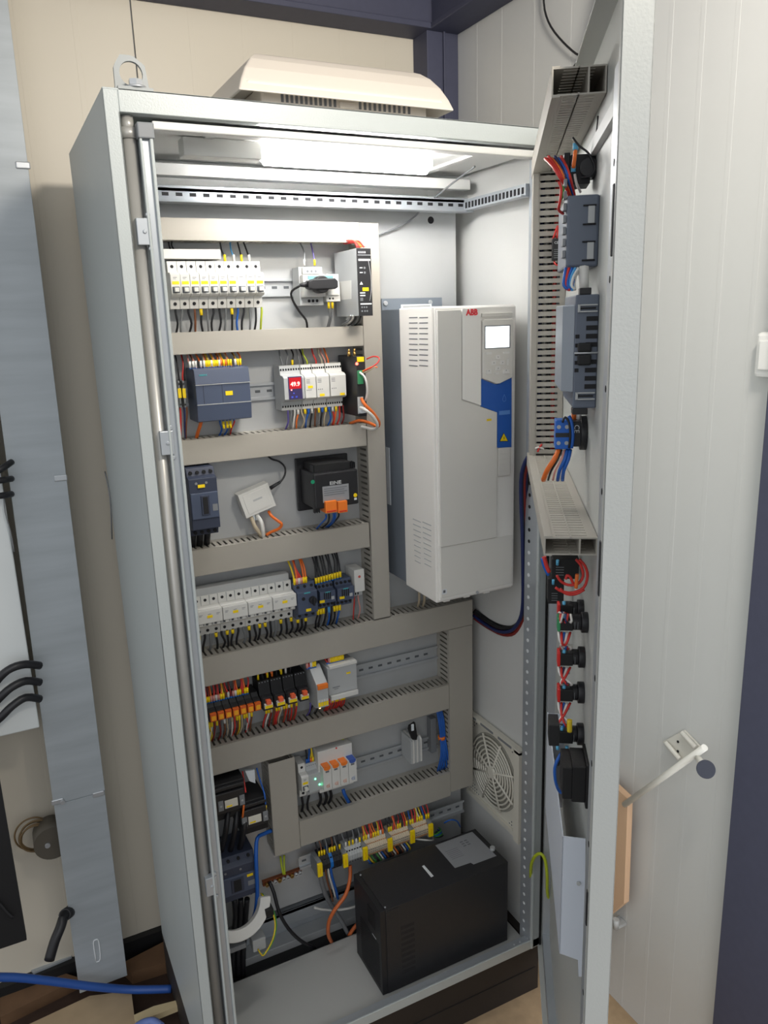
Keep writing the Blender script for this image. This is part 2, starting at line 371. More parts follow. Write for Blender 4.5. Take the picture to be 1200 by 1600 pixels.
part('bolt', MB().cyl((0.05, 0.016, H + 0.005), (0.05, 0.016, H + 0.008), 0.014, ZINC, 20).cyl((0.05, 0.016, H + 0.008), (0.05, 0.016, H + 0.017), 0.010, ZINC, 6, smooth=False), e, label='zinc hex bolt')

# ------------------------------------------------------------------ door (part of the cabinet)
DW = (lambda a: a)(dsz(997, 600, 0.0)[0])      # door width from its free edge
DZ0, DZ1 = 0.0, 1.79
DPX = lambda s, h, z: DP(s, h, z)
SHEET = mat('door_sheet_grey', rgb(188, 190, 186), 0.4, bump=0.15, bscale=350, var=0.02)
mb = MB(DPX).box(0.0, DW, 0.0, 0.002, DZ0, DZ1, SHEET).box(DW - 0.002, DW, 0.0, 0.026, DZ0, DZ1, SHEET).box(0.0, 0.002, 0.0, 0.026, DZ0, DZ1, SHEET)
mb.box(0.0, DW, 0.0, 0.026, DZ1 - 0.002, DZ1, SHEET).box(0.0, DW, 0.0, 0.026, DZ0, DZ0 + 0.002, SHEET)
mb.box(DW - 0.012, DW, 0.024, 0.026, DZ0, DZ1, SHEET)
door = part('door', mb, cab, 0.0012)
sg = dsz(953, 300, 0.012)[0]
DTOP = dsz(957, 143, 0.015)[1]
print('DOOR width', DW, 'frame at', sg, 'top', DTOP)
fr0, fr1 = DW - 0.055, DW - 0.006
mb = MB(DPX).box(fr0, fr1, 0.002, 0.0235, 0.04, DTOP, GALV).box(0.03, 0.06, 0.002, 0.018, 0.04, DTOP, GALV).box(0.06, fr0, 0.002, 0.010, DTOP - 0.016, DTOP, PAINTIN).box(0.06, fr0, 0.002, 0.018, 0.04, 0.07, GALV)
z = 0.1
while z < DTOP - 0.05:
    mb.cyl((fr0 + 0.02, 0.0235, z), (fr0 + 0.02, 0.0240, z), 0.0035, DARK, 8); z += 0.1
part('door_frame', mb, door, 0.002, label='galvanised tubular frame')
mb = MB(DPX).box(DW - 0.022, DW - 0.014, 0.002, 0.014, 0.02, DZ1 - 0.02, BLK2)
part('gasket', mb, door)
p = dsz(962, 355, 0.018); q = dsz(930, 860, 0.02)
for zc, hh in ((dsz(958, 355, 0.018)[1], 0.03), (dsz(942, 868, 0.018)[1], 0.028), (dsz(924, 1385, 0.018)[1], 0.022)):
    part('latch', MB(DPX).box(DW - 0.012, DW - 0.006, 0.0235, 0.0275, zc - hh, zc + hh, BLK), door, 0.001, label='black door latch')
part('hinge', MB(DPX).box(-0.006, 0.012, 0.026, 0.034, 0.18, 0.24, GALVD).box(-0.006, 0.0, 0.03, 0.036, 0.05, 1.75, BLK2), door)

# ================================================================== ROOF UNIT
hood = thing('roof_vent_unit', 'cream sloped ventilation hood standing on the cabinet roof', 'vent unit', (0.42, 0.25, H))
HC = mat('hood_cream', rgb(226, 217, 206), 0.4, var=0.015)
bx0, bx1 = 0.2605, 0.571
mb = MB().box(bx0, bx1, 0.08, 0.40, H, 1.845, HC)
part('base', mb, hood, 0.003)
mb = MB()
Zc = Z(300, 60, 2.727)
xs = [at(*Zc(380 + 20.3 * k, 270), y=0.08).x for k in range(12)] + [at(*Zc(712 + 20.8 * k, 310), y=0.08).x for k in range(11)]
for x in xs: mb.box(x, x + 0.0042, 0.0785, 0.082, 1.8225, 1.835, INK)
part('grille', mb, hood)
x = at(*Zc(660, 300), y=0.078).x
part('clip', MB().box(x - 0.014, x + 0.014, 0.075, 0.08, 1.8215, 1.831, HC), hood, 0.001)
# hood shell: loft rings
hz0 = 1.826; y0h = 0.045; y1h = 0.435
hx0 = at(375, 142.5, y=y0h).x - 0.002; hx1 = at(710.7, 179, y=y0h).x
A = [(hx0, y0h, hz0), (hx1, y0h, hz0), (hx1, y1h, hz0), (hx0, y1h, hz0)]
tf = at(404.5, 84, z=hz0 + 0.088); 
yt = 0.15
tz = at(404.5, 84, y=yt).z; tx0 = at(404.5, 84, y=yt).x; tx1 = at(646.5, 115, y=yt).x
B = [(tx0, yt, tz), (tx1, yt, tz), (tx1, 0.33, tz), (tx0, 0.33, tz)]
mbh = MB(); mi = mbh._mi(HC)
rings = []
for t, b in ((0, 0), (0.18, 0.006), (0.4, 0.010), (0.65, 0.010), (0.85, 0.006), (1, 0)):
    rg = []
    for a_, b_ in zip(A, B):
        p = Vector(a_).lerp(Vector(b_), t); c = Vector(((hx0 + hx1) / 2, 0.24, p.z)); o = (p - c); o.z = 0; p = p + o.normalized() * b * 0.6 + Vector((0, 0, b)); rg.append(mbh._v(p))
    rings.append(rg)
for r0, r1 in zip(rings, rings[1:]):
    for k in range(4): mbh._f([r0[k], r0[(k + 1) % 4], r1[(k + 1) % 4], r1[k]], mi, False)
mbh._f(rings[-1], mi)
inr = [mbh._v((x_ + (0.006 if x_ < 0.4 else -0.006), y_ + (0.006 if y_ < 0.2 else -0.006), z_)) for x_, y_, z_ in A]
inr2 = [mbh._v((x_ + (0.02 if x_ < 0.4 else -0.02), y_ + (0.012 if y_ < 0.2 else -0.02), z_ + 0.020)) for x_, y_, z_ in A]
for k in range(4):
    j = (k + 1) % 4; mbh._f([rings[0][k], rings[0][j], inr[j], inr[k]], mi); mbh._f([inr[k], inr[j], inr2[j], inr2[k]], mi)
mbh._f(inr2, mi)
part('hood', mbh, hood, 0.003)

# ================================================================== CABINET LAMP
lamp = thing('cabinet_lamp', 'lit white strip light under the cabinet roof', 'lamp', (0.42, 0.10, 1.75))
l0, l1 = at(404, 240, y=0.1), at(672, 252, y=0.1)
lz = (l0.z + l1.z) / 2 - 0.002
TUBE = mat('tube_glow', (1, 1, 1), 0.4, emit=(1.0, 0.985, 0.965), es=TUBE_W)
mb = MB().cyl((l0.x + 0.01, 0.1, lz), (l1.x - 0.01, 0.1, lz), 0.019, TUBE, 20).cyl((l0.x, 0.1, lz), (l0.x + 0.01, 0.1, lz), 0.010, TUBE, 20, 0.017).cyl((l1.x - 0.01, 0.1, lz), (l1.x, 0.1, lz), 0.017, TUBE, 20, 0.010)
part('tube', mb, lamp)
mb = MB().box(l0.x - 0.13, l0.x - 0.001, 0.08, 0.115, lz - 0.014, lz + 0.014, WHITE).box(l0.x - 0.13, l1.x + 0.02, 0.068, 0.134, lz + 0.0195, lz + 0.0225, WHITE)
part('housing', mb, lamp, 0.002)
single('lamp_cable', MB().tube([tuple(at(u, v, y=yy)) for u, v, yy in ((742, 260, 0.12), (715, 280, 0.18), (690, 300, 0.24), (665, 320, 0.285), (640, 345, 0.29), (605, 362, 0.293), (575, 372, 0.295))], 0.002, wm('grey'), 6),
       'thin grey cable hanging from the cabinet roof past the slotted rail to the plate', 'cable', (0.6, 0.29, 1.66))

# ================================================================== DIN RAILS
def dinrail(label, x0, x1, zc, yf=0.292, group=None):
    mb = MB().box(x0, x1, yf + 0.006, yf + 0.0075, zc - 0.0175, zc - 0.012, ZINC).box(x0, x1, yf + 0.006, yf + 0.0075, zc + 0.012, zc + 0.0175, ZINC)
    mb = MB()
    mb.box(x0, x1, yf - 0.0005, yf + 0.001, zc - 0.0175, zc - 0.012, ZINC).box(x0, x1, yf - 0.0005, yf + 0.001, zc + 0.012, zc + 0.0175, ZINC)
    mb.box(x0, x1, yf, yf + 0.0075, zc - 0.0135, zc - 0.012, ZINC).box(x0, x1, yf, yf + 0.0075, zc + 0.012, zc + 0.0135, ZINC)
    mb.box(x0, x1, yf + 0.006, yf + 0.0075, zc - 0.012, zc + 0.012, ZINC)
    x = x0 + 0.008
    while x < x1 - 0.014:
        mb.box(x, x + 0.011, yf + 0.0055, yf + 0.006, zc - 0.0026, zc + 0.0026, mat('rail_slot', rgb(88, 92, 96), 0.7), 0.0005); x += 0.025
    return single('din_rail', mb, label, 'rail', ((x0 + x1) / 2, yf, zc))
ZA = at(440, 449, y=0.292).z
dinrail('bright mounting rail behind the top breaker row', 0.10, 0.50, ZA)
ZB = at(418, 611, y=0.292).z
dinrail('bright mounting rail behind the dark blue controller', 0.10, 0.49, ZB)
ZD = at(390, 945, y=0.292).z
dinrail('mounting rail behind the breakers with white covers', 0.08, 0.50, ZD)
zz_ = Z(290, 860, 3.636)
ZE = at(620, 1035, y=0.292).z
dinrail('mounting rail carrying the orange relays', 0.08, 0.70, ZE)
ZF = at(590, 1185, y=0.292).z
dinrail('mounting rail carrying the surge arrester', 0.30, 0.695, ZF)

# ================================================================== WIRING DUCTS
def duct(label, x0, x1, z0, z1, horiz=True, yb=0.2995, yf=0.24, lo=None, hi=None):
    t = 0.0018
    d = thing('wiring_duct', label, 'duct', ((x0 + x1) / 2, yb, (z0 + z1) / 2))
    part('base', MB().box(x0, x1, yb - t, yb, z0, z1, DUCT), d)
    def wall(zz0, zz1):
        mb = MB()
        if horiz:
            mb.box(x0, x1, yb - 0.014, yb - t, zz0, zz1, DUCT)
            x = x0
            while x < x1 - 0.001:
                mb.box(x, min(x + 0.0078, x1), yf + 0.010, yb - 0.014, zz0, zz1, DUCT); x += 0.0125
            mb.box(x0, x1, yf + 0.002, yf + 0.010, zz0, zz1, DUCT)
        return mb
    def vwall(xx0, xx1):
        mb = MB().box(xx0, xx1, yb - 0.014, yb - t, z0, z1, DUCT); z = z0
        while z < z1 - 0.001:
            mb.box(xx0, xx1, yf + 0.010, yb - 0.014, z, min(z + 0.0078, z1), DUCT); z += 0.0125
        mb.box(xx0, xx1, yf + 0.002, yf + 0.010, z0, z1, DUCT); return mb
    if horiz: part('slotted_wall', wall(z1 - t, z1), d); part('slotted_wall', wall(z0, z0 + t), d)
    else: part('slotted_wall', vwall(x0, x0 + t), d); part('slotted_wall', vwall(x1 - t, x1), d)
    if horiz: mb = MB().box(x0, x1, yf, yf + t, z0 - 0.001, z1 + 0.001, DUCT).box(x0, x1, yf, yf + 0.009, z1, z1 + 0.0012, DUCT).box(x0, x1, yf, yf + 0.009, z0 - 0.0012, z0, DUCT)
    else: mb = MB().box(x0 - 0.001, x1 + 0.001, yf, yf + t, z0, z1, DUCT).box(x0 - 0.0012, x0, yf, yf + 0.009, z0, z1, DUCT).box(x1, x1 + 0.0012, yf, yf + 0.009, z0, z1, DUCT)
    part('cover', mb, d, 0.0004)
    return d
duct('grey wiring duct along the very top of the mounting plate', 0.04, 0.504, 1.621, 1.657)
duct('tall narrow grey wiring duct left of the white drive', 0.506, 0.5455, 0.812, 1.6575, False)
duct('grey wiring duct under the top breaker row', 0.04, 0.504, 1.4185, 1.4565)
duct('grey wiring duct under the dark blue controller', 0.04, 0.5025, 1.210, 1.2555)
duct('grey wiring duct under the black transformer', 0.04, 0.501, 0.985, 1.037)
duct('wide grey wiring duct under the tall duct and the drive', 0.04, 0.768, 0.746, 0.8075)
duct('grey wiring duct under the orange relays', 0.04, 0.6995, 0.5395, 0.602)
duct('grey vertical wiring duct at the lower right of the plate', 0.7015, 0.766, 0.306, 0.744, False)
duct('grey wiring duct below the surge arrester', 0.2975, 0.700, 0.297, 0.361)
duct('short grey vertical duct beside the lower contactors', 0.236, 0.2955, 0.293, 0.528, False)

# ================================================================== DEVICES helpers
def tagbox(mb, xc, zc, y, w=0.011, h=0.0055): mb.box(xc - w / 2, xc + w / 2, y - 0.0006, y + 0.0005, zc - h / 2, zc + h / 2, YEL)
def breaker(name, label, x0, n, zc, yf=0.235, cover=False, tag=True, group=None, cat='breaker'):
    w = 0.0177 * n; g = 0.0003; hh = 0.0425
    t = thing(name, label, cat, (x0 + w / 2, 0.292, zc - hh), group)
    prof = [(0.292, zc - hh), (yf + 0.022, zc - hh), (yf + 0.018, zc - 0.022), (yf + 0.004, zc - 0.019), (yf, zc - 0.016), (yf, zc + 0.018), (yf + 0.005, zc + 0.0215), (yf + 0.018, zc + 0.0225), (yf + 0.020, zc + hh), (0.292, zc + hh)]
    mb = MB().prism(prof, x0 + g, x0 + w - g, WHITE, 'x')
    for k in range(n):
        xc = x0 + 0.0177 * (k + 0.5)
        for zh in (zc + 0.033, zc - 0.033): mb.cyl((xc, yf + 0.0185, zh), (xc, yf + 0.023, zh), 0.0032, DARK, 12)
        if k: mb.box(x0 + 0.0177 * k - 0.0003, x0 + 0.0177 * k + 0.0003, yf + 0.0175, yf + 0.02, zc + 0.0225, zc + hh, MGREY)
    part('body', mb, t, 0.0006)
    for k in range(n):
        xc = x0 + 0.0177 * (k + 0.5)
        mb = MB().box(xc - 0.0068, xc + 0.0068, yf - 0.0004, yf + 0.002, zc - 0.0145, zc - 0.003, mat('toggle_slot', rgb(78, 82, 90), 0.5)).box(xc - 0.0038, xc + 0.0038, yf - 0.008, yf, zc - 0.0125, zc - 0.005, WHITE)
        part('toggle', mb, t, 0.0006)
    if cover:
        mb = MB().box(x0 + 0.0006, x0 + w - 0.0006, yf - 0.012, yf, zc - 0.006, zc + 0.0215, WHITE)
        part('front_cover', mb, t, 0.001)
        if tag: mb = MB(); tagbox(mb, x0 + w / 2, zc + 0.008, yf - 0.012); part('tag', mb, t, label='yellow tag')
    elif tag:
        mb = MB(); tagbox(mb, x0 + w / 2, zc + 0.0035, yf, 0.0125); part('tag', mb, t, label='yellow tag')
    mb = MB()
    for k in range(n):
        xc = x0 + 0.0177 * (k + 0.5); mb.box(xc - 0.004, xc + 0.003, yf - (0.0122 if cover else 0.0002), yf, zc + 0.0125, zc + 0.0135, INK).box(xc - 0.004, xc + 0.001, yf - (0.0122 if cover else 0.0002), yf, zc + 0.010, zc + 0.0108, INK)
    part('print', mb, t)
    return t
ORD = ['leftmost', 'second from the left', 'third from the left', 'fourth from the left', 'fifth from the left', 'sixth from the left', 'seventh from the left', 'eighth from the left', 'ninth from the left', 'tenth from the left', 'eleventh from the left']
def sleeves(xs, z, y): pass
def wires(name, place, items, ya, yb, r=0.0016, mk=None, mlen=0.010, fer=None, mt=0.75, dx=0.0):
    """items: (x, ztop, zbot, colour, markercolour). marker near the t=mt end of the wire"""
    for (x, za, zb, c, mkc) in items:
        j = random.uniform(-0.0035, 0.0035) + dx; k = random.uniform(-0.004, 0.004)
        P = [Vector((x + j, ya, za)), Vector((x + j * 0.8 + k, (ya + yb) / 2 - 0.004, za * 0.6 + zb * 0.4)), Vector((x, yb, zb * 0.8 + za * 0.2)), Vector((x, yb, zb))]
        mb = MB().tube([tuple(p) for p in P], r, wm(c), 6)
        lab = f'thin {c} wire {place}'
        o = single(name, mb, lab, 'wire', P[-1], f'{c} wires {place}')
        if mkc:
            a = P[2].lerp(P[1], 0.0); b = P[3]; d = (a - b).normalized(); s0 = b + d * (0.003 if fer else 0.001)
            part('marker_sleeve', MB().cyl(tuple(s0), tuple(s0 + d * mlen), r * 1.45, mat('sleeve_' + mkc, WC[mkc], 0.5) if mkc != 'yellow' else YEL, 8), o, label=f'{mkc} marker sleeve')
        if fer:
            b = P[3]; d = (P[2] - b).normalized()
            part('ferrule', MB().cyl(tuple(b), tuple(b + d * 0.0045), r * 1.3, BLUE if fer == 'blue' else BLK, 8), o)

# ================================================================== ROW A : top breakers
xa0 = at(257.5, 445, y=0.24).x; xa1 = at(407, 420, y=0.253).x
pitch = 0.0177
xa0 = xa1 - 10 * pitch
zc = (at(330, 407, y=0.253).z + at(330, 483, y=0.255).z) / 2
ZAc = zc
for k in range(10):
    if k == 0: br = breaker('circuit_breaker', 'white one-pole circuit breaker, leftmost of the ten in the top row', xa0, 1, zc, group=None); first = br
    elif k == 7: breaker('circuit_breaker', 'white one-pole circuit breaker without a yellow tag, eighth in the top row', xa0 + 7 * pitch, 1, zc, tag=False)
    else: dup(first, (k * pitch, 0, 0), f'white one-pole circuit breaker, {ORD[k]} in the top row, yellow tag')
a = rect(247, 389, 345, 405, 0.255)
mb = MB().box(a[0] - 0.03, a[1], 0.252, 0.285, a[2], a[3], WHITE)
single('busbar_cover', mb, 'white busbar cover lying along the top of the top breaker row', 'cover', ((a[0] + a[1]) / 2, 0.27, a[2]), bev=0.001)
zt = zc + 0.0425
wires('wire', 'rising from the top breaker row', [(at(u, 400, y=0.265).x, 1.6235, zt - 0.001, c, m) for u, c, m in ((351, 'black', 'yellow'), (365, 'light blue', 'white'), (377, 'black', 'yellow'), (389, 'black', 'white'))], 0.285, 0.265, 0.0016, mlen=0.013)
wires('wire', 'rising behind the white busbar cover', [(at(u, 400, y=0.285).x, 1.6235, a[3] - 0.004, 'black', None) for u in (268, 274)], 0.285, 0.288)
bl = [('black', None), ('grey', None), ('black', None), ('brown', None), ('black', 'yellow'), ('grey', None), ('black', None), ('black', None), ('grey', None), ('black', 'yellow'), ('blue', None), ('black', None), ('grey', None), ('black', None), ('yellow-green', None)]
wires('wire', 'dropping from the top breaker row', [(xa0 + 0.010 + k * 0.0119, 1.4550, zc - 0.0415, c, m) for k, (c, m) in enumerate(bl)], 0.275, 0.262, 0.0021, mlen=0.012)

# socket, plug, relay block, power supply
Zq = Z(440, 380, 6.667)
t = thing('din_socket', 'light grey rail-mounted power socket holding the black plug', 'socket', (at(495, 477, y=0.25).x, 0.292, 1.49))
x0, x1, z0, z1 = rect(466, 417, 506, 477, 0.255)
mb = MB().box(x0, x1, 0.255, 0.292, z0, z1, LGREY).box(x0 + 0.002, x1 - 0.002, 0.238, 0.255, z0 + 0.016, z1 - 0.016, WHITE).box(x0 + 0.006, x1 - 0.006, 0.247, 0.256, z1 - 0.014, z1 - 0.001, WHITE)
part('body', mb, t, 0.001)
mb = MB()
for k in range(3):
    xh = x0 + 0.016 + k * 0.0085
    mb.cyl((xh, 0.2465, z1 - 0.009), (xh, 0.2475, z1 - 0.009), 0.0026, INK, 12); mb.cyl((xh + 0.003, 0.2543, z0 + 0.009), (xh + 0.003, 0.2553, z0 + 0.009), 0.003, DARK, 12)
part('terminal_hole', mb, t)
xx = at(*Zq(340, 340), y=0.232).x
mb = MB().box(x0 + 0.009, x1 + 0.012, 0.228, 0.232, z1 - 0.026, z1 - 0.018, mat('teal_clear', rgb(120, 160, 165), 0.2)).box(x0 + 0.007, x1 + 0.013, 0.226, 0.236, z1 - 0.030, z1 - 0.0255, CLEAR)
part('lid', mb, t, 0.001, label='teal translucent socket lid')
pg = thing('power_plug', 'black angled power plug in the rail socket', 'plug', (at(500, 446, y=0.21).x, 0.232, at(500, 446, y=0.21).z))
pa = at(*Zq(230, 430), y=0.212); pb = at(*Zq(578, 410), y=0.212)
zp = pa.z
px0 = pa.x + 0.008; px1 = pb.x
mb = MB().prism([(px0, zp - 0.007), (px0, zp + 0.006), (px0 + 0.009, zp + 0.0095), (px1 - 0.006, zp + 0.011), (px1, zp + 0.006), (px1, zp - 0.006), (px1 - 0.006, zp - 0.009), (px0 + 0.009, zp - 0.010)], 0.206, 0.228, BLK)
mb.cyl(((px0 + px1) / 2, 0.211, zp), ((px0 + px1) / 2, 0.236, zp), 0.0165, BLK, 24)
part('plug_body', mb, pg, 0.002)
mb = MB().cyl((pa.x - 0.006, 0.217, zp - 0.001), (px0, 0.217, zp), 0.003, BLK, 10, 0.006)
part('strain_relief', mb, pg)
C1 = [(pa.x - 0.003, 0.217, zp - 0.001), tuple(at(456, 455, y=0.23)), tuple(at(457, 468, y=0.24)), tuple(at(468, 487, y=0.25)), tuple(at(478, 500, y=0.26)), tuple(at(480, 512, y=0.268))]
part('cord', MB().tube(C1, 0.0022, BLK, 8), pg)
t = thing('relay_block', 'small off-white relay block with a printed label beside the plug', 'relay', (at(530, 465, y=0.24).x, 0.29, 1.49))
x0, x1, z0, z1 = rect(509, 440, 532, 471, 0.245)
part('body', MB().box(x0, x1, 0.245, 0.285, z0, z1, WHITE).box(x0 + 0.001, x1 - 0.004, 0.24, 0.25, z0 + 0.012, z1 + 0.014, WHITE), t, 0.001)
mb = MB()
for k in range(2): mb.cyl((x0 + 0.007 + 0.007 * k, 0.2445, z0 + 0.006), (x0 + 0.007 + 0.007 * k, 0.2455, z0 + 0.006), 0.002, DARK, 10)
part('terminal_hole', mb, t)
wires('wire', 'under the small relay block beside the plug', [(x0 + 0.006, 1.455, z0, 'grey', 'yellow'), (x0 + 0.014, 1.455, z0, 'grey', 'yellow')], 0.27, 0.25, 0.0018, mlen=0.012)
wires('wire', 'rising from the rail socket', [(at(475, 400, y=0.26).x, 1.6235, at(475, 416, y=0.26).z, 'grey', 'white'), (at(491, 400, y=0.26).x, 1.6235, at(491, 416, y=0.26).z, 'violet', 'yellow')], 0.28, 0.26, 0.0015, mlen=0.012)
# power supply
ps = thing('power_supply', 'slim metal power supply with a black lettered front right of the plug', 'power supply', (0.47, 0.29, 1.48))
YP = 0.172
x0, x1 = at(559, 440, y=YP).x, at(581, 440, y=YP).x
z0, z1 = at(570, 493.5, y=YP).z, at(570, 388, y=YP).z
part('case', MB().box(x0, x1, YP + 0.003, 0.282, z0, z1, GALVP), ps, 0.001)
part('front', MB().box(x0 + 0.0005, x1, YP, YP + 0.003, z0, z1, BLK), ps, 0.0005)
mb = MB(); w = x1 - x0
fz = lambda Y: z1 - (Y - 55) / (745 - 55) * (z1 - z0)
mb.box(x0 + 0.003, x1 - 0.002, YP - 0.0003, YP, fz(180), fz(162), INKL).box(x0 + 0.002, x1 - 0.001, YP - 0.0003, YP, fz(124), fz(121), INKL).box(x0 + 0.004, x1 - 0.002, YP - 0.0003, YP, fz(628), fz(614), INKL)
mb.box(x0 + 0.004, x0 + 0.010, YP - 0.0003, YP, fz(590), fz(556), INK)
for Y in (505, 532): mb.box(x0 + 0.004, x0 + 0.015, YP - 0.0003, YP, fz(Y + 8), fz(Y - 4), INKL)
mb.prism([(x0 + 0.004, fz(422)), (x0 + 0.011, fz(422)), (x0 + 0.0075, fz(390))], YP - 0.0003, YP, INKL)
mb.tube([(x1 - 0.006, YP - 0.0002, fz(185)), (x1 - 0.002, YP - 0.0002, fz(330)), (x1 - 0.002, YP - 0.0002, fz(480)), (x1 - 0.006, YP - 0.0002, fz(590))], 0.0003, INKL, 4)
for X, Y in ((0.006, 655), (0.011, 655), (0.016, 655), (0.006, 695), (0.012, 695), (0.017, 695)): mb.cyl((x0 + X + 0.001, YP - 0.0006, fz(Y)), (x0 + X + 0.001, YP, fz(Y)), 0.0017, MGREY, 10)
for Y in (252, 300): mb.cyl((x0 + 0.0155, YP - 0.0006, fz(Y)), (x0 + 0.0155, YP, fz(Y)), 0.0022, MGREY, 12); mb.box(x0 + 0.005, x0 + 0.011, YP - 0.0003, YP, fz(Y + 4), fz(Y - 6), INKL)
part('print', mb, ps)
mb = MB()
for k in range(4): mb.box(x0 + 0.0035 + 0.0042 * k, x0 + 0.006 + 0.0042 * k, YP - 0.0003, YP, fz(103), fz(86), INKL)
part('print', mb, ps)
mb = MB(); tagbox(mb, (x0 + x1) / 2 + 0.001, fz(470), YP, 0.013, 0.0065); part('tag', mb, ps, label='yellow tag')
lx0, lx1 = at(527, 460, x=x0), at(549, 460, x=x0)
mb = MB().prism([(at(530, 445, x=x0).y, at(530, 440, x=x0).z), (at(549, 445, x=x0).y, at(549, 438, x=x0).z), (at(549, 466, x=x0).y, at(549, 467, x=x0).z), (at(530, 466, x=x0).y, at(530, 469, x=x0).z)], x0 - 0.0005, x0, WHITE, 'x')
part('rating_label', mb, ps, label='white rating label on its side')
for k, c in enumerate(('red', 'red', 'orange', 'red', 'pink')):
    pp = [tuple(at(u, v, y=yy)) for u, v, yy in ((528 + k * 3, 377 + k, 0.27), (542 + k * 3, 376 + (k % 2) * 3, 0.24), (553 + k * 2.5, 377 + (k % 3), 0.21), (558 + k * 3.5, 386, 0.195))]
    single('wire', MB().tube(pp, 0.0019, wm(c), 6), f'{c} wire arching onto the top of the slim power supply', 'wire', pp[-1], f'{c} wires on top of the power supply')
for k, c in enumerate(('grey', 'white', 'black', 'grey', 'black')):
    pp = [tuple(at(u, v, y=yy)) for u, v, yy in ((548 + k * 4, 493, 0.2), (546 + k * 4, 500, 0.215), (538 + k * 5, 506, 0.24), (534 + k * 5, 508, 0.262))]
    single('wire', MB().tube(pp, 0.0018, wm(c), 6), f'{c} wire bent beneath the slim power supply', 'wire', pp[-1], f'{c} wires beneath the power supply')

# ================================================================== ROW B
plc = thing('programmable_controller', 'dark blue-grey controller box with teal lettering in the second row', 'controller', (0.19, 0.29, 1.29))
YPL = 0.222
x0, x1, z0, z1 = rect(303, 577, 394.5, 654, YPL)
mb = MB().box(x0, x1, YPL + 0.012, 0.292, z0, z1, SLATE).box(x0, x1, YPL, YPL + 0.012, z0 + 0.034, z1 - 0.030, SLATE)
part('body', mb, plc, 0.0012)
mb = MB().prism([(YPL + 0.012, z1), (YPL + 0.003, z1 - 0.002), (YPL - 0.001, z1 - 0.029), (YPL + 0.012, z1 - 0.029)], x0, x1, SLATE, 'x')
part('terminal_flap', mb, plc, 0.0006)
mb = MB().prism([(YPL + 0.012, z0), (YPL + 0.003, z0 + 0.002), (YPL - 0.001, z0 + 0.033), (YPL + 0.012, z0 + 0.033)], x0, x1, SLATE, 'x')
part('terminal_flap', mb, plc, 0.0006)
mb = MB().box(x0, x1, YPL - 0.0016, YPL, z1 - 0.0305, z1 - 0.0292, LGREY).box(x0, x1, YPL - 0.0016, YPL, z0 + 0.0332, z0 + 0.0345, LGREY).box(x0 + 0.014, x0 + 0.0145, YPL - 0.0004, YPL, z0 + 0.035, z1 - 0.031, DARK).box(x0 + 0.05, x0 + 0.0505, YPL - 0.0004, YPL, z0 + 0.035, z1 - 0.031, DARK)
part('seam', mb, plc)
text('SIEMENS', (x0 + 0.016, YPL + 0.0006, z1 - 0.012), 0.0042, TEAL, plc, ez=(0, 0.1, 1), bold=0.00005)
mb = MB(); tagbox(mb, x0 + 0.063, (z0 + z1) / 2 + 0.002, YPL, 0.014, 0.008); part('tag', mb, plc, label='yellow tag')
zt = z1
xs = [at(u, 573, y=0.245).x for u in (297, 302, 306, 314, 319, 322, 325, 328, 331, 334, 337, 340, 343, 346, 350, 353, 357, 361, 368, 372, 376)]
cs = ['pink', 'brown', 'pink', 'orange', 'beige', 'orange', 'yellow', 'beige', 'orange', 'yellow', 'pink', 'brown', 'orange', 'beige', 'orange', 'yellow', 'beige', 'orange', 'brown', 'yellow', 'orange']
ms = ['white', 'white', 'white', 'white', 'white', 'yellow', 'yellow', 'yellow', 'white', 'yellow', 'yellow', 'yellow', 'white', 'orange', 'yellow', 'orange', 'yellow', 'yellow', 'white', 'yellow', 'yellow']
wires('wire', 'rising from the dark blue controller', [(x, 1.4205, zt - 0.001, c, m) for x, c, m in zip(xs, cs, ms)], 0.275, 0.245, 0.0016, mlen=0.012, fer='blue')
wires('wire', 'beneath the dark blue controller', [(at(u, 660, y=0.245).x, 1.2540, z0, c, m) for u, c, m in ((344, 'blue', None), (349, 'blue', 'yellow'), (355, 'blue', 'yellow'), (360, 'grey', 'yellow'), (366, 'red', None))], 0.275, 0.245, 0.0017, mlen=0.014, fer='blue')
wires('wire', 'beside the left end of the controller', [(at(u, 665, y=0.26).x, 1.2540, at(288, 637, y=0.25).z, c, None) for u, c in ((284, 'red'), (290, 'dark blue'), (294, 'brown'))], 0.275, 0.26, 0.0017)
pp = [tuple(at(u, v, y=yy)) for u, v, yy in ((315, 655, 0.24), (313, 664, 0.24), (309, 676, 0.26), (307, 684, 0.27))]
single('data_cable', MB().tube(pp, 0.0034, wm('orange'), 8), 'orange data cable plugged under the dark blue controller', 'cable', pp[-1])
for u, wd in ((281, 6.0), (288, 6.0)):
    t = thing('terminal_block', 'grey rail terminal with a yellow tag, ' + ('left one' if u < 285 else 'right one') + ' beside the dark blue controller', 'terminal', (at(u, 636, y=0.25).x, 0.29, 1.30))
    q0, q1, q2, q3 = rect(u - 3.2, 595, u + 3.2, 637, 0.25)
    part('body', MB().box(q0, q1, 0.25, 0.292, q2, q3, MGREY), t, 0.0006)
    mb = MB(); tagbox(mb, (q0 + q1) / 2, (q2 + q3) / 2 + 0.002, 0.25, 0.006, 0.018)
    part('tag', mb, t, label='yellow tag')
    mb = MB().cyl(((q0 + q1) / 2, 0.2493, q3 - 0.006), ((q0 + q1) / 2, 0.2505, q3 - 0.006), 0.0018, DARK, 8).cyl(((q0 + q1) / 2, 0.2493, q2 + 0.006), ((q0 + q1) / 2, 0.2505, q2 + 0.006), 0.0018, DARK, 8)
    part('screw_hole', mb, t)
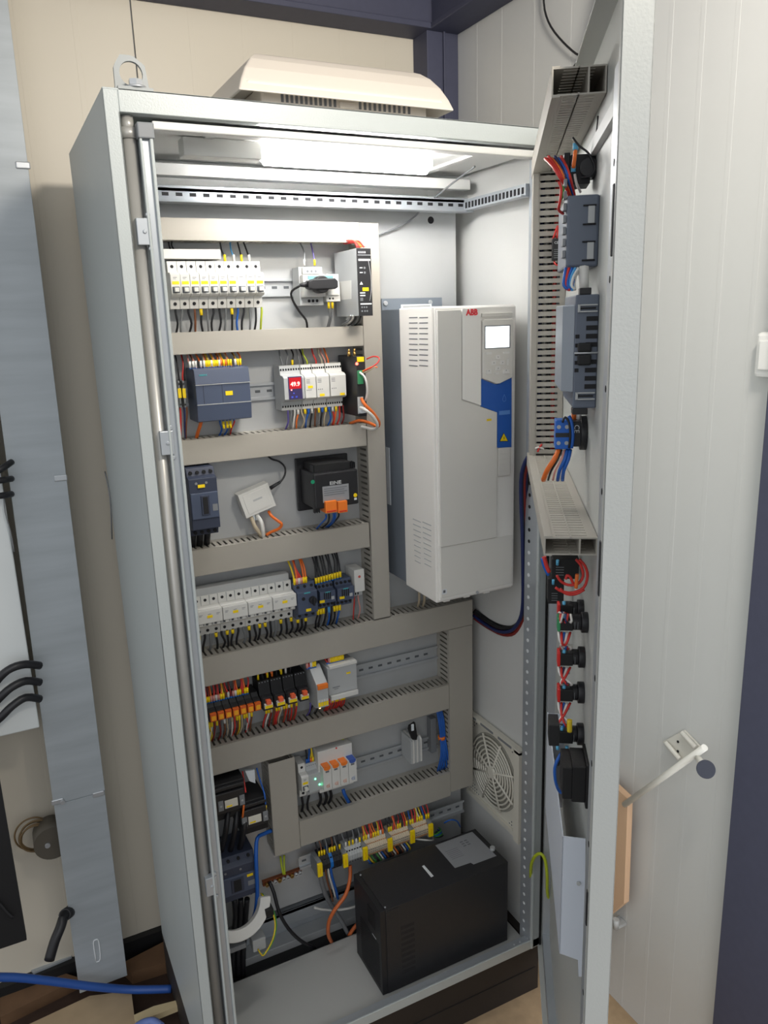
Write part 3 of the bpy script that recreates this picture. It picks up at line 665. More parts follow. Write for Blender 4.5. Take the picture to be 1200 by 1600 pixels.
wires('wire', 'above the tagged rail terminals', [(at(u, 575, y=0.262).x, 1.4205, at(u, 595, y=0.262).z, c, None) for u, c in ((278, 'black'), (284, 'red'), (287, 'black'))], 0.275, 0.262, 0.0016)
# meter + modules
Zr = Z(240, 500, 3.158)
YM = 0.232
def modular(name, label, cat, u0, u1, m=WHITE):
    x0, x1 = at(u0, 600, y=YM).x, at(u1, 600, y=YM).x
    zt_, zb_ = zM1, zM0
    t = thing(name, label, cat, ((x0 + x1) / 2, 0.292, zb_)); h = zt_ - zb_
    pr = [(0.292, zb_), (0.256, zb_), (0.252, zb_ + 0.018), (0.238, zb_ + 0.020), (YM, zb_ + 0.024), (YM, zt_ - 0.024), (0.238, zt_ - 0.020), (0.252, zt_ - 0.018), (0.256, zt_), (0.292, zt_)]
    part('body', MB().prism(pr, x0 + 0.0003, x1 - 0.0003, m, 'x'), t, 0.0006)
    mb = MB(); n = max(2, round((x1 - x0) / 0.0052))
    for k in range(n):
        xh = x0 + (x1 - x0) * (k + 0.5) / n
        for zh, yy in ((zb_ + 0.008, 0.254), (zt_ - 0.008, 0.254)): mb.box(xh - 0.0014, xh + 0.0014, yy - 0.0012, yy + 0.001, zh - 0.002, zh + 0.002, DARK)
    part('terminal_hole', mb, t)
    return t, x0, x1
zM1 = at(500, 568, y=0.256).z; zM0 = at(500, 637, y=0.256).z
t, x0, x1 = modular('level_meter', 'light grey panel meter with a red glowing number display', 'meter', 443.5, 476, LGREY)
zmid = (zM0 + zM1) / 2
dx0, dx1, dz0, dz1 = rect(449.5, 589, 473, 623, YM)
mb = MB().box(dx0, dx1, YM - 0.0008, YM + 0.001, dz0, dz1, mat('meter_face', rgb(60, 52, 92), 0.3)).box(dx0 + 0.002, dx1 - 0.002, YM - 0.0011, YM, dz0 + 0.021, dz1 - 0.002, mat('display_red_back', rgb(120, 12, 14), 0.2, emit=(0.6, 0.02, 0.03), es=0.6))
part('face', mb, t, label='dark face with blue keys')
GLOW = mat('red_led', (1, 0.1, 0.1), 0.4, emit=(1.0, 0.16, 0.14), es=5)
text('49.9', ((dx0 + dx1) / 2, YM - 0.0015, dz0 + 0.030), 0.0115, GLOW, t, bold=0.0003, name='display_digits')
mb = MB().cyl((dx0 + 0.006, YM - 0.0014, dz0 + 0.019), (dx0 + 0.006, YM - 0.001, dz0 + 0.019), 0.0014, GLOW, 8)
kb = mat('key_blue', rgb(70, 90, 210), 0.4)
for k in range(2): mb.box(dx0 + 0.005 + 0.009 * k, dx0 + 0.009 + 0.009 * k, YM - 0.0014, YM - 0.0006, dz0 + 0.003, dz0 + 0.0065, kb)
mb.prism([(dx0 + 0.0085, dz0 + 0.011), (dx0 + 0.0125, dz0 + 0.011), (dx0 + 0.0105, dz0 + 0.0145)], YM - 0.0014, YM - 0.0006, kb)
part('keys', mb, t)
mods = [('narrow off-white relay module beside the red number display', 476.5, 494, 485, 604.5), ('off-white timer module, middle of the small modules right of the red display', 494.5, 515, 503.5, 617), ('off-white module with two dots, rightmost beside the black gateway', 516, 541, 535, 615.5)]
for lab, u0, u1, ut, vt in mods:
    t, x0, x1 = modular('relay_module', lab, 'relay', u0, u1)
    p = at(ut, vt, y=YM); mb = MB(); tagbox(mb, p.x, p.z, YM, 0.0105, 0.005); part('tag', mb, t, label='yellow tag')
    mb = MB()
    for k in range(3): mb.box(x0 + 0.003, x0 + 0.011, YM - 0.0003, YM, zM1 - 0.030 - 0.003 * k, zM1 - 0.029 - 0.003 * k, INK)
    for k in range(3): mb.cyl((x0 + 0.004 + 0.004 * k, YM - 0.0004, zM0 + 0.040), (x0 + 0.004 + 0.004 * k, YM, zM0 + 0.040), 0.0011, INK, 8)
    part('print', mb, t)
wires('wire', 'rising from the meter and relay modules', [(at(u, 562, y=0.26).x, 1.4205, zM1 - 0.001, c, m) for u, c, m in ((441, 'grey', None), (448, 'grey', None), (457, 'black', 'yellow'), (468, 'grey', None), (474, 'black', None), (480, 'yellow-green', None), (494, 'red', None), (503, 'beige', None), (508, 'pink', None), (513, 'orange', None))], 0.278, 0.262, 0.0017)
bw = [('violet', None), ('grey', None), ('white', None), ('orange', 'white'), ('beige', None), ('grey', 'yellow'), ('blue', 'blue'), ('black', 'white'), ('brown', None), ('grey', 'yellow'), ('black', 'blue'), ('beige', 'yellow'), ('blue', 'blue'), ('red', 'white'), ('orange', 'yellow'), ('red', None), ('dark red', None)]
wires('wire', 'dropping from the meter and relay modules', [(at(449 + k * 5.4, 640, y=0.26).x, 1.2540, zM0 + 0.001, c, m if m != 'blue' else 'blue') for k, (c, m) in enumerate(bw)], 0.272, 0.258, 0.0018, mlen=0.010)
# black gateway
gw = thing('network_gateway', 'slim black network gateway with green terminal and glowing red lamp', 'gateway', (0.45, 0.29, 1.30))
YG = 0.195
x0, x1, z0, z1 = rect(556.5, 557, 574, 650, YG)
part('body', MB().box(x0, x1, YG, 0.288, z0, z1, BLK), gw, 0.0015)
Zg = Z(240, 500, 3.158)
def gb(X0, Y0, X1, Y1, m, d=0.001, dd=0.0):
    a = rect(*Zg(X0, Y0), *Zg(X1, Y1), YG - dd); return MB().box(a[0], a[1], YG - dd - d, YG, a[2], a[3], m)
part('terminal', gb(1003, 250, 1030, 315, GRN, 0.006), gw, 0.0005, label='green screw terminal')
mb = gb(1003, 183, 1038, 205, YEL, 0.0006); part('tag', mb, gw, label='yellow tag')
p = at(*Zg(1003, 216), y=YG - 0.001)
part('status_lamp', MB().cyl((p.x, YG - 0.002, p.z), (p.x, YG, p.z), 0.0028, mat('led_red_bright', (1, 0.05, 0.04), 0.4, emit=(1, 0.06, 0.04), es=9), 12), gw, label='glowing red lamp')
part('network_port', gb(1005, 380, 1035, 460, LGREY, 0.002), gw, label='grey network ports')
mb = MB()
for u in (545.5, 554):
    a = at(u, 556, y=0.225); mb.cyl((a.x, 0.225, z1), (a.x, 0.225, z1 + 0.008), 0.0032, BRASS, 12).cyl((a.x, 0.225, z1 + 0.008), (a.x, 0.225, z1 + 0.014), 0.002, BRASS, 10)
part('antenna_socket', mb, gw)
def cable(name, label, pts, r, c, cat='cable', seg=8, group=None):
    P = [tuple(at(u, v, y=yy)) for u, v, yy in pts]
    return single(name, MB().tube(P, r, wm(c) if isinstance(c, str) else c, seg), label, cat, P[-1], group)
cable('data_cable', 'orange data cable looping out of the black gateway', [(565, 623, 0.192), (570, 632, 0.175), (583, 645, 0.18), (592, 659, 0.195), (590, 667, 0.215), (578, 661, 0.235), (562, 657, 0.25), (546, 662, 0.262)], 0.0032, 'orange')
cable('data_cable', 'white data cable looping out of the black gateway', [(563, 637, 0.190), (570, 640, 0.172), (583, 651, 0.175), (590, 665, 0.19), (583, 671, 0.215), (566, 667, 0.24), (548, 667, 0.262)], 0.0032, 'white')
part('plug', MB().box(*[v for v in (at(560, 640, y=YG).x, at(568, 640, y=YG).x)], YG - 0.012, YG, at(560, 645, y=YG).z, at(560, 636, y=YG).z, CLEAR), gw, 0.0008, label='clear network plug')
cable('wire', 'white cable curving down the front of the black gateway', [(562, 582, 0.19), (569, 588, 0.178), (573, 600, 0.175), (573.5, 615, 0.18), (571, 626, 0.19)], 0.0022, 'white', 'wire')
cable('wire', 'red wire springing forward from the black gateway', [(566, 580, 0.192), (577, 576, 0.17), (590, 567, 0.16), (592, 559, 0.165), (583, 557, 0.18), (573, 561, 0.195)], 0.0014, 'red', 'wire')
cable('wire', 'beige wire tail springing forward from the black gateway', [(566, 583, 0.192), (575, 580, 0.175), (586, 573, 0.165)], 0.0016, 'beige', 'wire')
cable('wire', 'orange wire tail springing forward from the black gateway', [(565, 581, 0.192), (573, 577, 0.178), (582, 573, 0.17), (590, 574, 0.165)], 0.0014, 'orange', 'wire')

# ================================================================== ROW C
Zc6 = Z(280, 690, 3.529)
def mccb(label, YF, x0, x1, z0, z1, tagpx=None, tagpos=(0.35, 0.72)):
    t = thing('moulded_case_breaker', label, 'breaker', ((x0 + x1) / 2, 0.30, z0)); w = x1 - x0; h = z1 - z0
    pr = [(0.298, z0), (YF + 0.02, z0), (YF + 0.016, z0 + 0.012), (YF, z0 + 0.016), (YF, z1 - 0.018), (YF + 0.012, z1 - 0.014), (YF + 0.016, z1), (0.298, z1)]
    part('body', MB().prism(pr, x0, x1, SLATED, 'x').box(x0 + 0.001, x1 - 0.001, YF - 0.004, YF + 0.003, z0 + h * 0.28, z0 + h * 0.66, SLATE), t, 0.001)
    mb = MB().box(x0 + w * 0.36, x0 + w * 0.66, YF - 0.006, YF - 0.003, z0 + h * 0.33, z0 + h * 0.62, SLATED).box(x0 + w * 0.42, x0 + w * 0.6, YF - 0.0065, YF - 0.005, z0 + h * 0.35, z0 + h * 0.60, DARK)
    part('toggle', mb, t, 0.0006, label='black toggle')
    mb = MB()
    for k in range(4):
        xh = x0 + w * (0.14 + 0.24 * k)
        mb.cyl((xh, YF + 0.010, z1 - 0.008), (xh, YF + 0.016, z1 - 0.008), 0.0035, DARK, 12); mb.cyl((xh, YF + 0.014, z0 + 0.007), (xh, YF + 0.02, z0 + 0.007), 0.0035, DARK, 12)
    for fx_ in (0.26, 0.62): mb.cyl((x0 + w * fx_, YF - 0.0008, z1 - 0.027), (x0 + w * fx_, YF, z1 - 0.027), 0.0026, MGREY, 12)
    mb.box(x0 + w * 0.76, x0 + w * 0.94, YF - 0.0045, YF - 0.004, z0 + h * 0.38, z0 + h * 0.48, MGREY)
    part('screw', mb, t)
    mb = MB(); tagbox(mb, x0 + w * tagpos[0], z0 + h * tagpos[1], YF - 0.004, 0.0135, 0.006); part('tag', mb, t, label='yellow tag')
    return t
x0, x1, z0, z1 = rect(296, 735, 349, 835, 0.205)
mccb('dark blue moulded case breaker in the third row left of the white adapter', 0.205, x0 - 0.004, x1 - 0.004, z0, z1, tagpos=(0.42, 0.76))
for k in range(4):
    P = [(x0 + 0.004 + k * 0.0135, 0.275, 1.2115), (x0 + 0.004 + k * 0.0135, 0.255, z1 - 0.001)]
    single('power_cable', MB().cyl(P[0], P[1], 0.0052, wm('black'), 10), 'thick black cable entering the top of the third-row moulded breaker', 'cable', P[1], 'thick cables above the third-row breaker')
for k in range(3):
    P = [(x0 + 0.006 + k * 0.015, 0.255, z0 + 0.001), (x0 + 0.006 + k * 0.015, 0.275, 1.0365)]
    single('power_cable', MB().cyl(P[0], P[1], 0.0062, wm('black'), 10), 'thick black cable leaving the bottom of the third-row moulded breaker', 'cable', P[1], 'thick cables below the third-row breaker')
# white adapter
ad = thing('network_adapter', 'tilted white adapter box hanging by its cables in the third row', 'adapter', tuple(at(405, 782, y=0.27)))
c = [at(372.5, 774, y=0.262), at(419, 754, y=0.262), at(431, 791, y=0.262), at(384, 810, y=0.262)]
ex = (c[1] - c[0]).normalized(); ez = Vector((0, -1, 0)).cross(ex) * -1
if ez.z < 0: ez = -ez
cc = (c[0] + c[1] + c[2] + c[3]) / 4; hw = ((c[1] - c[0]).length + (c[2] - c[3]).length) / 4; hh = ((c[0] - c[3]).length + (c[1] - c[2]).length) / 4
axf = lambda x, y, z: cc + ex * x + ez * z + Vector((0, y, 0))
part('case', MB(axf).box(-hw, hw, 0, 0.026, -hh, hh, WHITE).box(-hw + 0.008, hw - 0.008, -0.0008, 0, -hh + 0.006, hh - 0.006, WHITE), ad, 0.003)
part('print', MB(axf).box(-0.008, 0.012, -0.0011, 0, 0.001, 0.005, LGREY), ad)
cable('network_cable', 'pale grey network cable under the tilted white adapter, left of two', [(392, 806, 0.272), (398, 822, 0.262), (405, 832, 0.262), (408, 838, 0.268)], 0.0042, 'beige')
cable('network_cable', 'pale network cable under the tilted white adapter, right of two', [(400, 803, 0.272), (408, 815, 0.258), (411, 830, 0.258), (411, 840, 0.268)], 0.0042, 'white')
mb = MB()
for u, v in ((395, 810), (402, 808)):
    p = at(u, v, y=0.272); mb.box(p.x - 0.004, p.x + 0.004, 0.268, 0.276, p.z - 0.006, p.z + 0.008, CLEAR)
part('plug', mb, ad, 0.001, label='clear network plugs')
cable('data_cable', 'orange cable bent out beneath the tilted white adapter', [(420, 799, 0.272), (424, 806, 0.262), (433, 813, 0.25), (440, 819, 0.248), (436, 826, 0.255), (424, 831, 0.265), (416, 836, 0.27)], 0.0032, 'orange')
cable('mains_cable', 'black cord running up from the tilted white adapter to the duct', [(424, 762, 0.26), (437, 754, 0.258), (445, 742, 0.262), (445, 730, 0.27), (436, 721, 0.28), (424, 717, 0.285), (415, 708, 0.285)], 0.002, 'black')
mb = MB().cyl(tuple(at(422, 763, y=0.262)), tuple(at(438, 753, y=0.26)), 0.0042, BLK, 10, 0.003); part('power_jack', mb, ad, label='black power jack')
# transformer
tr = thing('control_transformer', 'black transformer with a silver rating plate and orange terminals', 'transformer', tuple(at(518, 790, y=0.29)))
x0, x1, z0, z1 = rect(461, 717, 545, 787, 0.29)
part('foot_plate', MB().box(x0, x1, 0.286, 0.2945, z0, z1, BLK), tr, 0.001)
YT = 0.205
x0, x1, z0, z1 = rect(490, 741, 561, 787, YT)
part('body', MB().box(x0, x1, YT, 0.286, z0, z1, BLK), tr, 0.003)
mb = MB().box(x0 + 0.006, x1 - 0.012, YT + 0.010, 0.275, z1, z1 + 0.016, BLK2)
for k in range(11): mb.box(x0 + 0.004 + k * 0.0065, x0 + 0.0058 + k * 0.0065, YT + 0.012, YT + 0.03, z1, z1 + 0.014, BLK)
for k in range(4): mb.box(x1 - 0.014 + 0.004 * k, x1 - 0.0125 + 0.004 * k, YT + 0.01, YT + 0.03, z1 + 0.000, z1 + 0.013, BLK)
for k in range(3): mb.box(x0 + 0.002 + 0.005 * k, x0 + 0.004 + 0.005 * k, YT + 0.01, YT + 0.02, z0 - 0.010, z0, BLK)
part('winding', mb, tr, 0.0005)
a = rect(*Zc6(790, 250), *Zc6(938, 318), YT - 0.001)
part('rating_plate', MB().box(a[0], a[1], YT - 0.0006, YT + 0.001, a[2], a[3], LBL), tr, label='silver rating plate')
mb = MB()
for k in range(4): mb.box(a[0] + 0.003, a[1] - 0.004 - 0.006 * (k % 2), YT - 0.0009, YT, a[3] - 0.006 - 0.0045 * k, a[3] - 0.0045 - 0.0045 * k, INK)
part('print', mb, tr)
text('EiNE', ((a[0] + a[1]) / 2, YT - 0.0006, a[3] + 0.005), 0.0098, LGREY, tr, bold=0.0003, sx=1.35)
p = at(*Zc6(737, 223), y=YT - 0.001); q = at(*Zc6(972, 296), y=YT - 0.001)
part('sticker', MB().cyl((p.x, YT - 0.0006, p.z), (p.x, YT, p.z), 0.0042, mat('green_sticker', rgb(20, 140, 100), 0.5), 18), tr, label='round green sticker')
part('sticker', MB().cyl((q.x, YT - 0.0006, q.z), (q.x, YT, q.z), 0.0042, YEL, 18).box(q.x - 0.003, q.x + 0.003, YT - 0.0005, YT, q.z - 0.010, q.z - 0.0055, INKL), tr, label='round yellow sticker')
for X0, X1 in ((806, 872), (876, 930)):
    a = rect(*Zc6(X0, 332), *Zc6(X1, 393), 0.198); part('terminal', MB().box(a[0], a[1], 0.198, 0.24, a[2] + 0.002, a[3], ORG).box(a[0] + 0.002, a[1] - 0.002, 0.1975, 0.2, a[2] + 0.004, a[2] + 0.007, RED), tr, 0.0008, label='orange terminal')
zt = at(520, 803, y=0.21).z
wires('wire', 'under the black transformer', [(at(u, 805, y=0.215).x, 1.0360, zt, c, None) for u, c in ((509, 'blue'), (514, 'black'), (521, 'blue'), (524, 'blue'), (529, 'black'))], 0.265, 0.215, 0.002, dx=-0.002)

# ================================================================== ROW D
xd1 = at(456.5, 925, y=0.255).x
zcD = (at(456, 906, y=0.255).z + at(456, 966, y=0.255).z) / 2
zcD = (at(456, 905.5, y=0.255).z + at(462, 966, y=0.255).z) / 2
xd0 = xd1 - 12 * 0.0177
fb = None
for k in range(4):
    lab = f'three-pole breaker under a white cover, {["leftmost", "second from the left", "third from the left", "rightmost"][k]} of four in the fourth row'
    if fb is None: fb = breaker('covered_breaker', lab, xd0, 3, zcD, 0.240, cover=True)
    else: dup(fb, (k * 3 * 0.0177, 0, 0), lab)
a = at(451, 897, y=0.262)
single('busbar_cover', MB().box(xd0 - 0.02, a.x, 0.262, 0.285, zcD + 0.040, zcD + 0.058, LGREY), 'grey busbar cover along the top of the fourth-row breakers', 'cover', ((xd0 + a.x) / 2, 0.27, zcD + 0.04), bev=0.001)
gy = [('black', 'yellow'), ('black', None), ('grey', None), ('black', 'yellow'), ('black', None), ('black', 'yellow')]
wires('wire', 'dropping from the covered breakers', [(xd0 + 0.008 + 0.0118 * k, 0.8062, zcD - 0.0415, *gy[k % 6]) for k in range(18)], 0.276, 0.262, 0.0024, mlen=0.009)
# motor starter + contactors
Zd = Z(290, 860, 3.636)
def starter(label, name, X0, Y0, X1, Y1, YF, cat, tagp, n, rotary=False):
    a = rect(*Zd(X0, Y0), *Zd(X1, Y1), YF); x0, x1, z0, z1 = a; w = x1 - x0; h = z1 - z0
    t = thing(name, label, cat, ((x0 + x1) / 2, 0.292, z0))
    pr = [(0.290, z0), (YF + 0.016, z0), (YF + 0.014, z0 + 0.014), (YF, z0 + 0.016), (YF, z1 - 0.016), (YF + 0.014, z1 - 0.014), (YF + 0.016, z1), (0.290, z1)]
    part('body', MB().prism(pr, x0 + 0.0004, x1 - 0.0004, SLATE, 'x'), t, 0.001)
    mb = MB()
    for k in range(n):
        xh = x0 + w * (k + 0.5) / n
        for zh in (z1 - 0.008, z0 + 0.008): mb.cyl((xh, YF + 0.0125, zh), (xh, YF + 0.0155, zh), 0.0032, DARK, 10)
    part('terminal_hole', mb, t)
    if rotary:
        mb = MB().cyl((x0 + w * 0.72, YF - 0.010, z0 + h * 0.56), (x0 + w * 0.72, YF, z0 + h * 0.56), 0.008, BLK, 18).box(x0 + w * 0.72 - 0.002, x0 + w * 0.72 + 0.002, YF - 0.014, YF - 0.008, z0 + h * 0.56 - 0.010, z0 + h * 0.56 + 0.010, BLK)
        part('rotary_knob', mb, t, 0.0008, label='black rotary knob')
        part('window', MB().cyl((x0 + w * 0.3, YF - 0.0006, z0 + h * 0.62), (x0 + w * 0.3, YF, z0 + h * 0.62), 0.004, DARK, 12), t)
    else:
        mb = MB()
        for k in range(4): mb.box(x0 + w * 0.25 + k * w * 0.12, x0 + w * 0.32 + k * w * 0.12, YF - 0.0006, YF + 0.001, z0 + h * 0.42, z0 + h * 0.68, DARK)
        part('window', mb, t); part('test_button', MB().box(x0 + w * 0.70, x0 + w * 0.88, YF - 0.001, YF, z0 + h * 0.38, z0 + h * 0.50, LGREY), t)
    mb = MB().box(x0 + w * 0.35, x0 + w * 0.65, YF - 0.0003, YF, z1 - 0.020, z1 - 0.0175, TEAL); part('print', mb, t)
    p = at(*Zd(*tagp), y=YF - 0.001); mb = MB(); tagbox(mb, p.x, p.z, YF, 0.0115, 0.006); part('tag', mb, t, label='yellow tag')
    return a
a1 = starter('slate motor protection switch with a black rotary knob in the fourth row', 'motor_starter', 630, 205, 757, 385, 0.228, 'switch', (700, 339), 3, True)
a2 = starter('slate contactor in the fourth row touching the motor protection switch', 'contactor', 760, 200, 858, 328, 0.238, 'contactor', (777, 292), 4)
a3 = starter('slate contactor in the fourth row next to the white relay', 'contactor', 860, 180, 962, 312, 0.238, 'contactor', (890, 269), 4)
x0, x1, z0, z1 = rect(*Zd(957, 115), *Zd(1020, 258), 0.245)
t = thing('relay_module', 'small off-white relay with a round red mark at the end of the fourth row', 'relay', ((x0 + x1) / 2, 0.29, z0))
part('body', MB().box(x0, x1, 0.245, 0.292, z0 + 0.012, z1, WHITE).box(x0 + 0.002, x1 - 0.002, 0.255, 0.292, z0, z0 + 0.012, LGREY), t, 0.001)
part('mark', MB().cyl(((x0 + x1) / 2, 0.2443, z1 - 0.016), ((x0 + x1) / 2, 0.2455, z1 - 0.016), 0.003, mat('soft_red', rgb(200, 90, 80), 0.5), 14), t, label='round red mark')
part('terminal_hole', MB().box(x0 + 0.004, x0 + 0.007, 0.2543, 0.2555, z0 + 0.003, z0 + 0.008, DARK).box(x0 + 0.010, x0 + 0.013, 0.2543, 0.2555, z0 + 0.003, z0 + 0.008, DARK), t)
wires('wire', 'below the round-marked relay', [(x0 + 0.005 + 0.005 * k, 0.8062, z0 + 0.001, c, None) for k, c in enumerate(('red', 'grey', 'pink'))], 0.276, 0.262, 0.0016)
zt = a1[3] - 0.002
wires('wire', 'rising from the motor protection switch', [(a1[0] + 0.002 + 0.0052 * k, 0.9865, zt, c, m) for k, (c, m) in enumerate((('yellow', 'yellow'), ('orange', 'pink'), ('red', 'white'), ('red', 'pink'), ('orange', 'yellow'), ('orange', 'yellow')))], 0.272, 0.245, 0.0021, mlen=0.013, dx=-0.004)
zt = a2[3] - 0.002
wires('wire', 'rising from the slate contactors', [(a2[0] - 0.002 + 0.0064 * k, 0.9865, zt + 0.0005 * k, 'black', 'yellow') for k in range(10)], 0.276, 0.252, 0.0019, mlen=0.013, fer='blue')
wires('wire', 'dropping from the slate contactors', [(a2[0] + 0.0065 * k, 0.8062, a2[2] + 0.001, c, m) for k, (c, m) in enumerate((('black', 'yellow'), ('black', 'yellow'), ('grey', 'yellow'), ('black', None), ('blue', 'light blue'), ('black', None), ('black', 'yellow'), ('grey', 'yellow'), ('blue', 'yellow')))], 0.276, 0.255, 0.0021, mlen=0.013)
wires('wire', 'dropping from the motor protection switch', [(a1[0] + 0.006 + 0.009 * k, 0.8062, a1[2] + 0.001, 'black', 'yellow' if k != 1 else None) for k in range(3)], 0.276, 0.25, 0.0026, mlen=0.009)

# ================================================================== ROW E
Ze = Z(310, 1000, 4.138)
YR = 0.225
pos7 = [(100, 510), (147, 497), (196, 482), (243, 468), (290, 455), (338, 443), (387, 430)]
zR = sum(at(*Ze(*p), y=YR).z for p in pos7[2:]) / 5
xR = [at(*Ze(*p), y=YR).x for p in pos7]
pr_ = (xR[-1] - xR[0]) / 6
def relay(label, xc, wide, first=None):
    w = pr_ * 0.94 if not wide else pr2 * 0.92
    bl_, bh_ = (0.019, 0.043) if wide else (0.018, 0.022)
    t = thing('plug_in_relay', label, 'relay', (xc, 0.292, zR - 0.018))
    part('socket_base', MB().prism([(0.292, zR - bl_), (0.252, zR - bl_), (0.248, zR - 0.014), (0.232, zR - 0.012), (0.232, zR + 0.011), (0.246, zR + 0.014), (0.252, zR + bh_), (0.292, zR + bh_)], xc - w / 2, xc + w / 2, BLK2, 'x'), t, 0.0006)
    if not wide:
        part('relay_body', MB().box(xc - w * 0.44, xc + w * 0.44, YR, 0.24, zR - 0.009, zR + 0.009, mat('relay_orange', rgb(205, 92, 28), 0.4)), t, 0.0006, label='orange relay body')
        part('tag', MB().box(xc - w * 0.30, xc + w * 0.30, YR - 0.0008, YR + 0.001, zR - 0.006, zR + 0.004, mat('amber_tag', rgb(242, 170, 30), 0.5)), t, label='amber tag')
    else:
        part('relay_body', MB().box(xc - w * 0.42, xc + w * 0.42, YR + 0.004, 0.257, zR - 0.016, zR + 0.014, BLK), t, 0.0006)
        part('lever', MB().box(xc - w * 0.20, xc + w * 0.20, YR - 0.006, YR + 0.005, zR + 0.001, zR + 0.010, mat('lever_orange', rgb(232, 100, 60), 0.45)), t, 0.0006, label='orange lever')
        part('tag', MB().box(xc - w * 0.36, xc + w * 0.36, YR - 0.002, YR + 0.005, zR - 0.009, zR + 0.001, WHITE).box(xc - w * 0.32, xc + w * 0.32, YR - 0.0028, YR, zR - 0.0085, zR - 0.002, YEL), t, label='white and yellow tag')
    mb = MB(); n = 2 if not wide else 4
    for k in range(n):
        xh = xc - w / 2 + w * (k + 0.5) / n
        for zh in (zR + bh_ - 0.003, zR - bl_ + 0.002): mb.cyl((xh, 0.2505, zh), (xh, 0.256, zh), 0.0012, MGREY, 8)
    part('terminal_screw', mb, t)
    return t
xR = [xR[0] + pr_ * k for k in range(7)]
f0 = relay('slim orange plug-in relay with an amber tag, leftmost of seven in the fifth row', xR[0], False)
for k in range(1, 7): dup(f0, (pr_ * k, 0, 0), f'slim orange plug-in relay with an amber tag, {ORD[k] if k < 6 else "rightmost of the seven"} in the fifth row')
x4 = [at(*Ze(X, Y), y=YR - 0.004).x for X, Y in ((455, 385), (532, 365), (612, 345), (690, 325))]
pr2 = (x4[3] - x4[0]) / 3
f0 = relay('black relay with an orange lever, leftmost of four in the fifth row', x4[0], True)
for k in range(1, 4): dup(f0, (pr2 * k, 0, 0), f'black relay with an orange lever, {["", "second of four", "third of four", "rightmost of four"][k]} in the fifth row')
zt = zR + 0.0215; zb = zR - 0.0175
cl = ['red', 'dark red', 'orange', 'red', 'dark red', 'red', 'orange', 'yellow', 'brown', 'red', 'dark red', 'brown', 'red', 'orange', 'red', 'red', 'orange', 'red']
mk = ['yellow', 'yellow', 'pink', 'pink', 'white', 'pink', 'yellow', 'yellow', None, 'white', None, 'pink', 'white', 'yellow', 'yellow', None, 'yellow', 'yellow']
wires('wire', 'rising from the slim orange relays', [(xR[0] - 0.006 + 0.0052 * k, 0.7475, zt, cl[k], mk[k]) for k in range(18)], 0.272, 0.252, 0.0019, mlen=0.012, fer='blue')
wires('wire', 'rising from the orange-lever relays', [(x4[0] - 0.008 + 0.0105 * k, 0.7475, zt + 0.021, c, m) for k, (c, m) in enumerate((('black', 'yellow'), ('black', None), ('orange', 'yellow'), ('orange', 'orange'), ('black', None), ('yellow', 'yellow'), ('grey', 'white'), ('black', None)))], 0.272, 0.262, 0.0017, mlen=0.014)
cl = ['yellow', 'white', 'dark red', 'grey', 'dark red', 'grey', 'brown', 'beige', 'grey', 'white', 'red', 'brown', 'yellow', 'beige', 'grey', 'red', 'white', 'brown']
mk = ['yellow', 'yellow', None, 'yellow', None, None, 'white', None, None, 'beige', None, 'yellow', 'yellow', None, 'yellow', 'yellow', None, 'yellow']
wires('wire', 'dropping from the slim orange relays', [(xR[0] - 0.006 + 0.0054 * k, 0.6005, zb, cl[k], mk[k]) for k in range(18)], 0.272, 0.246, 0.0019, mlen=0.011)
cl = ['red', 'white', 'dark red', 'brown', 'red', 'red', 'beige', 'brown', 'red', 'dark red', 'red', 'brown', 'red']
mk = ['yellow', 'yellow', 'beige', None, 'yellow', 'yellow', 'white', 'yellow', 'yellow', 'white', 'yellow', None, 'yellow']
wires('wire', 'dropping from the orange-lever relays', [(x4[0] + 0.0 + 0.0058 * k, 0.6005, zb - 0.001, cl[k], mk[k]) for k in range(13)], 0.272, 0.246, 0.0019, mlen=0.012)
# orange fuse terminal
t = thing('fuse_terminal', 'grey fused terminal with an orange lever and four yellow tags', 'terminal', tuple(at(500, 1110, y=0.25)))
YF = 0.205
x0, x1, z0, z1 = rect(*Ze(768, 290), *Ze(842, 415), YF)
zl = at(*Ze(800, 430), y=YF).z
part('body', MB().prism([(0.29, z1 + 0.022), (0.25, z1 + 0.026), (YF + 0.012, z1 + 0.004), (YF, z1 - 0.004), (YF, z0 - 0.004), (YF + 0.02, z0 - 0.012), (0.29, z0 - 0.012)], x0 - 0.001, x1 + 0.001, LGREY, 'x'), t, 0.001)
part('lever', MB().box(x0, x1, YF - 0.004, YF + 0.004, z1 - 0.012, z1 - 0.001, ORG), t, 0.001, label='orange lever')
for k in range(4):
    w = (x1 - x0) / 4; part('tag', MB().box(x0 + w * k + 0.0005, x0 + w * (k + 1) - 0.0005, YF - 0.001, YF + 0.001, z0 - 0.0005, z0 + 0.009, YEL).box(x0 + w * k + 0.0005, x0 + w * (k + 1) - 0.0005, YF - 0.001, YF + 0.001, z0 + 0.0095, z0 + 0.015, WHITE), t, label='yellow and white tag')
p = at(*Ze(777, 428), y=0.222)
part('status_lamp', MB().cyl((p.x, 0.214, p.z), (p.x, 0.222, p.z), 0.0022, mat('led_amber', (1, 0.6, 0.2), 0.4, emit=(1, 0.62, 0.2), es=8), 10), t, label='glowing amber lamp')
wires('wire', 'rising from the fused terminal', [(x0 - 0.006 + 0.0046 * k, 0.7475, z1 + 0.022, c, m) for k, (c, m) in enumerate((('red', 'pink'), ('red', None), ('black', 'white'), ('black', 'yellow'), ('black', 'yellow')))], 0.272, 0.245, 0.0021, mlen=0.012, fer='blue')
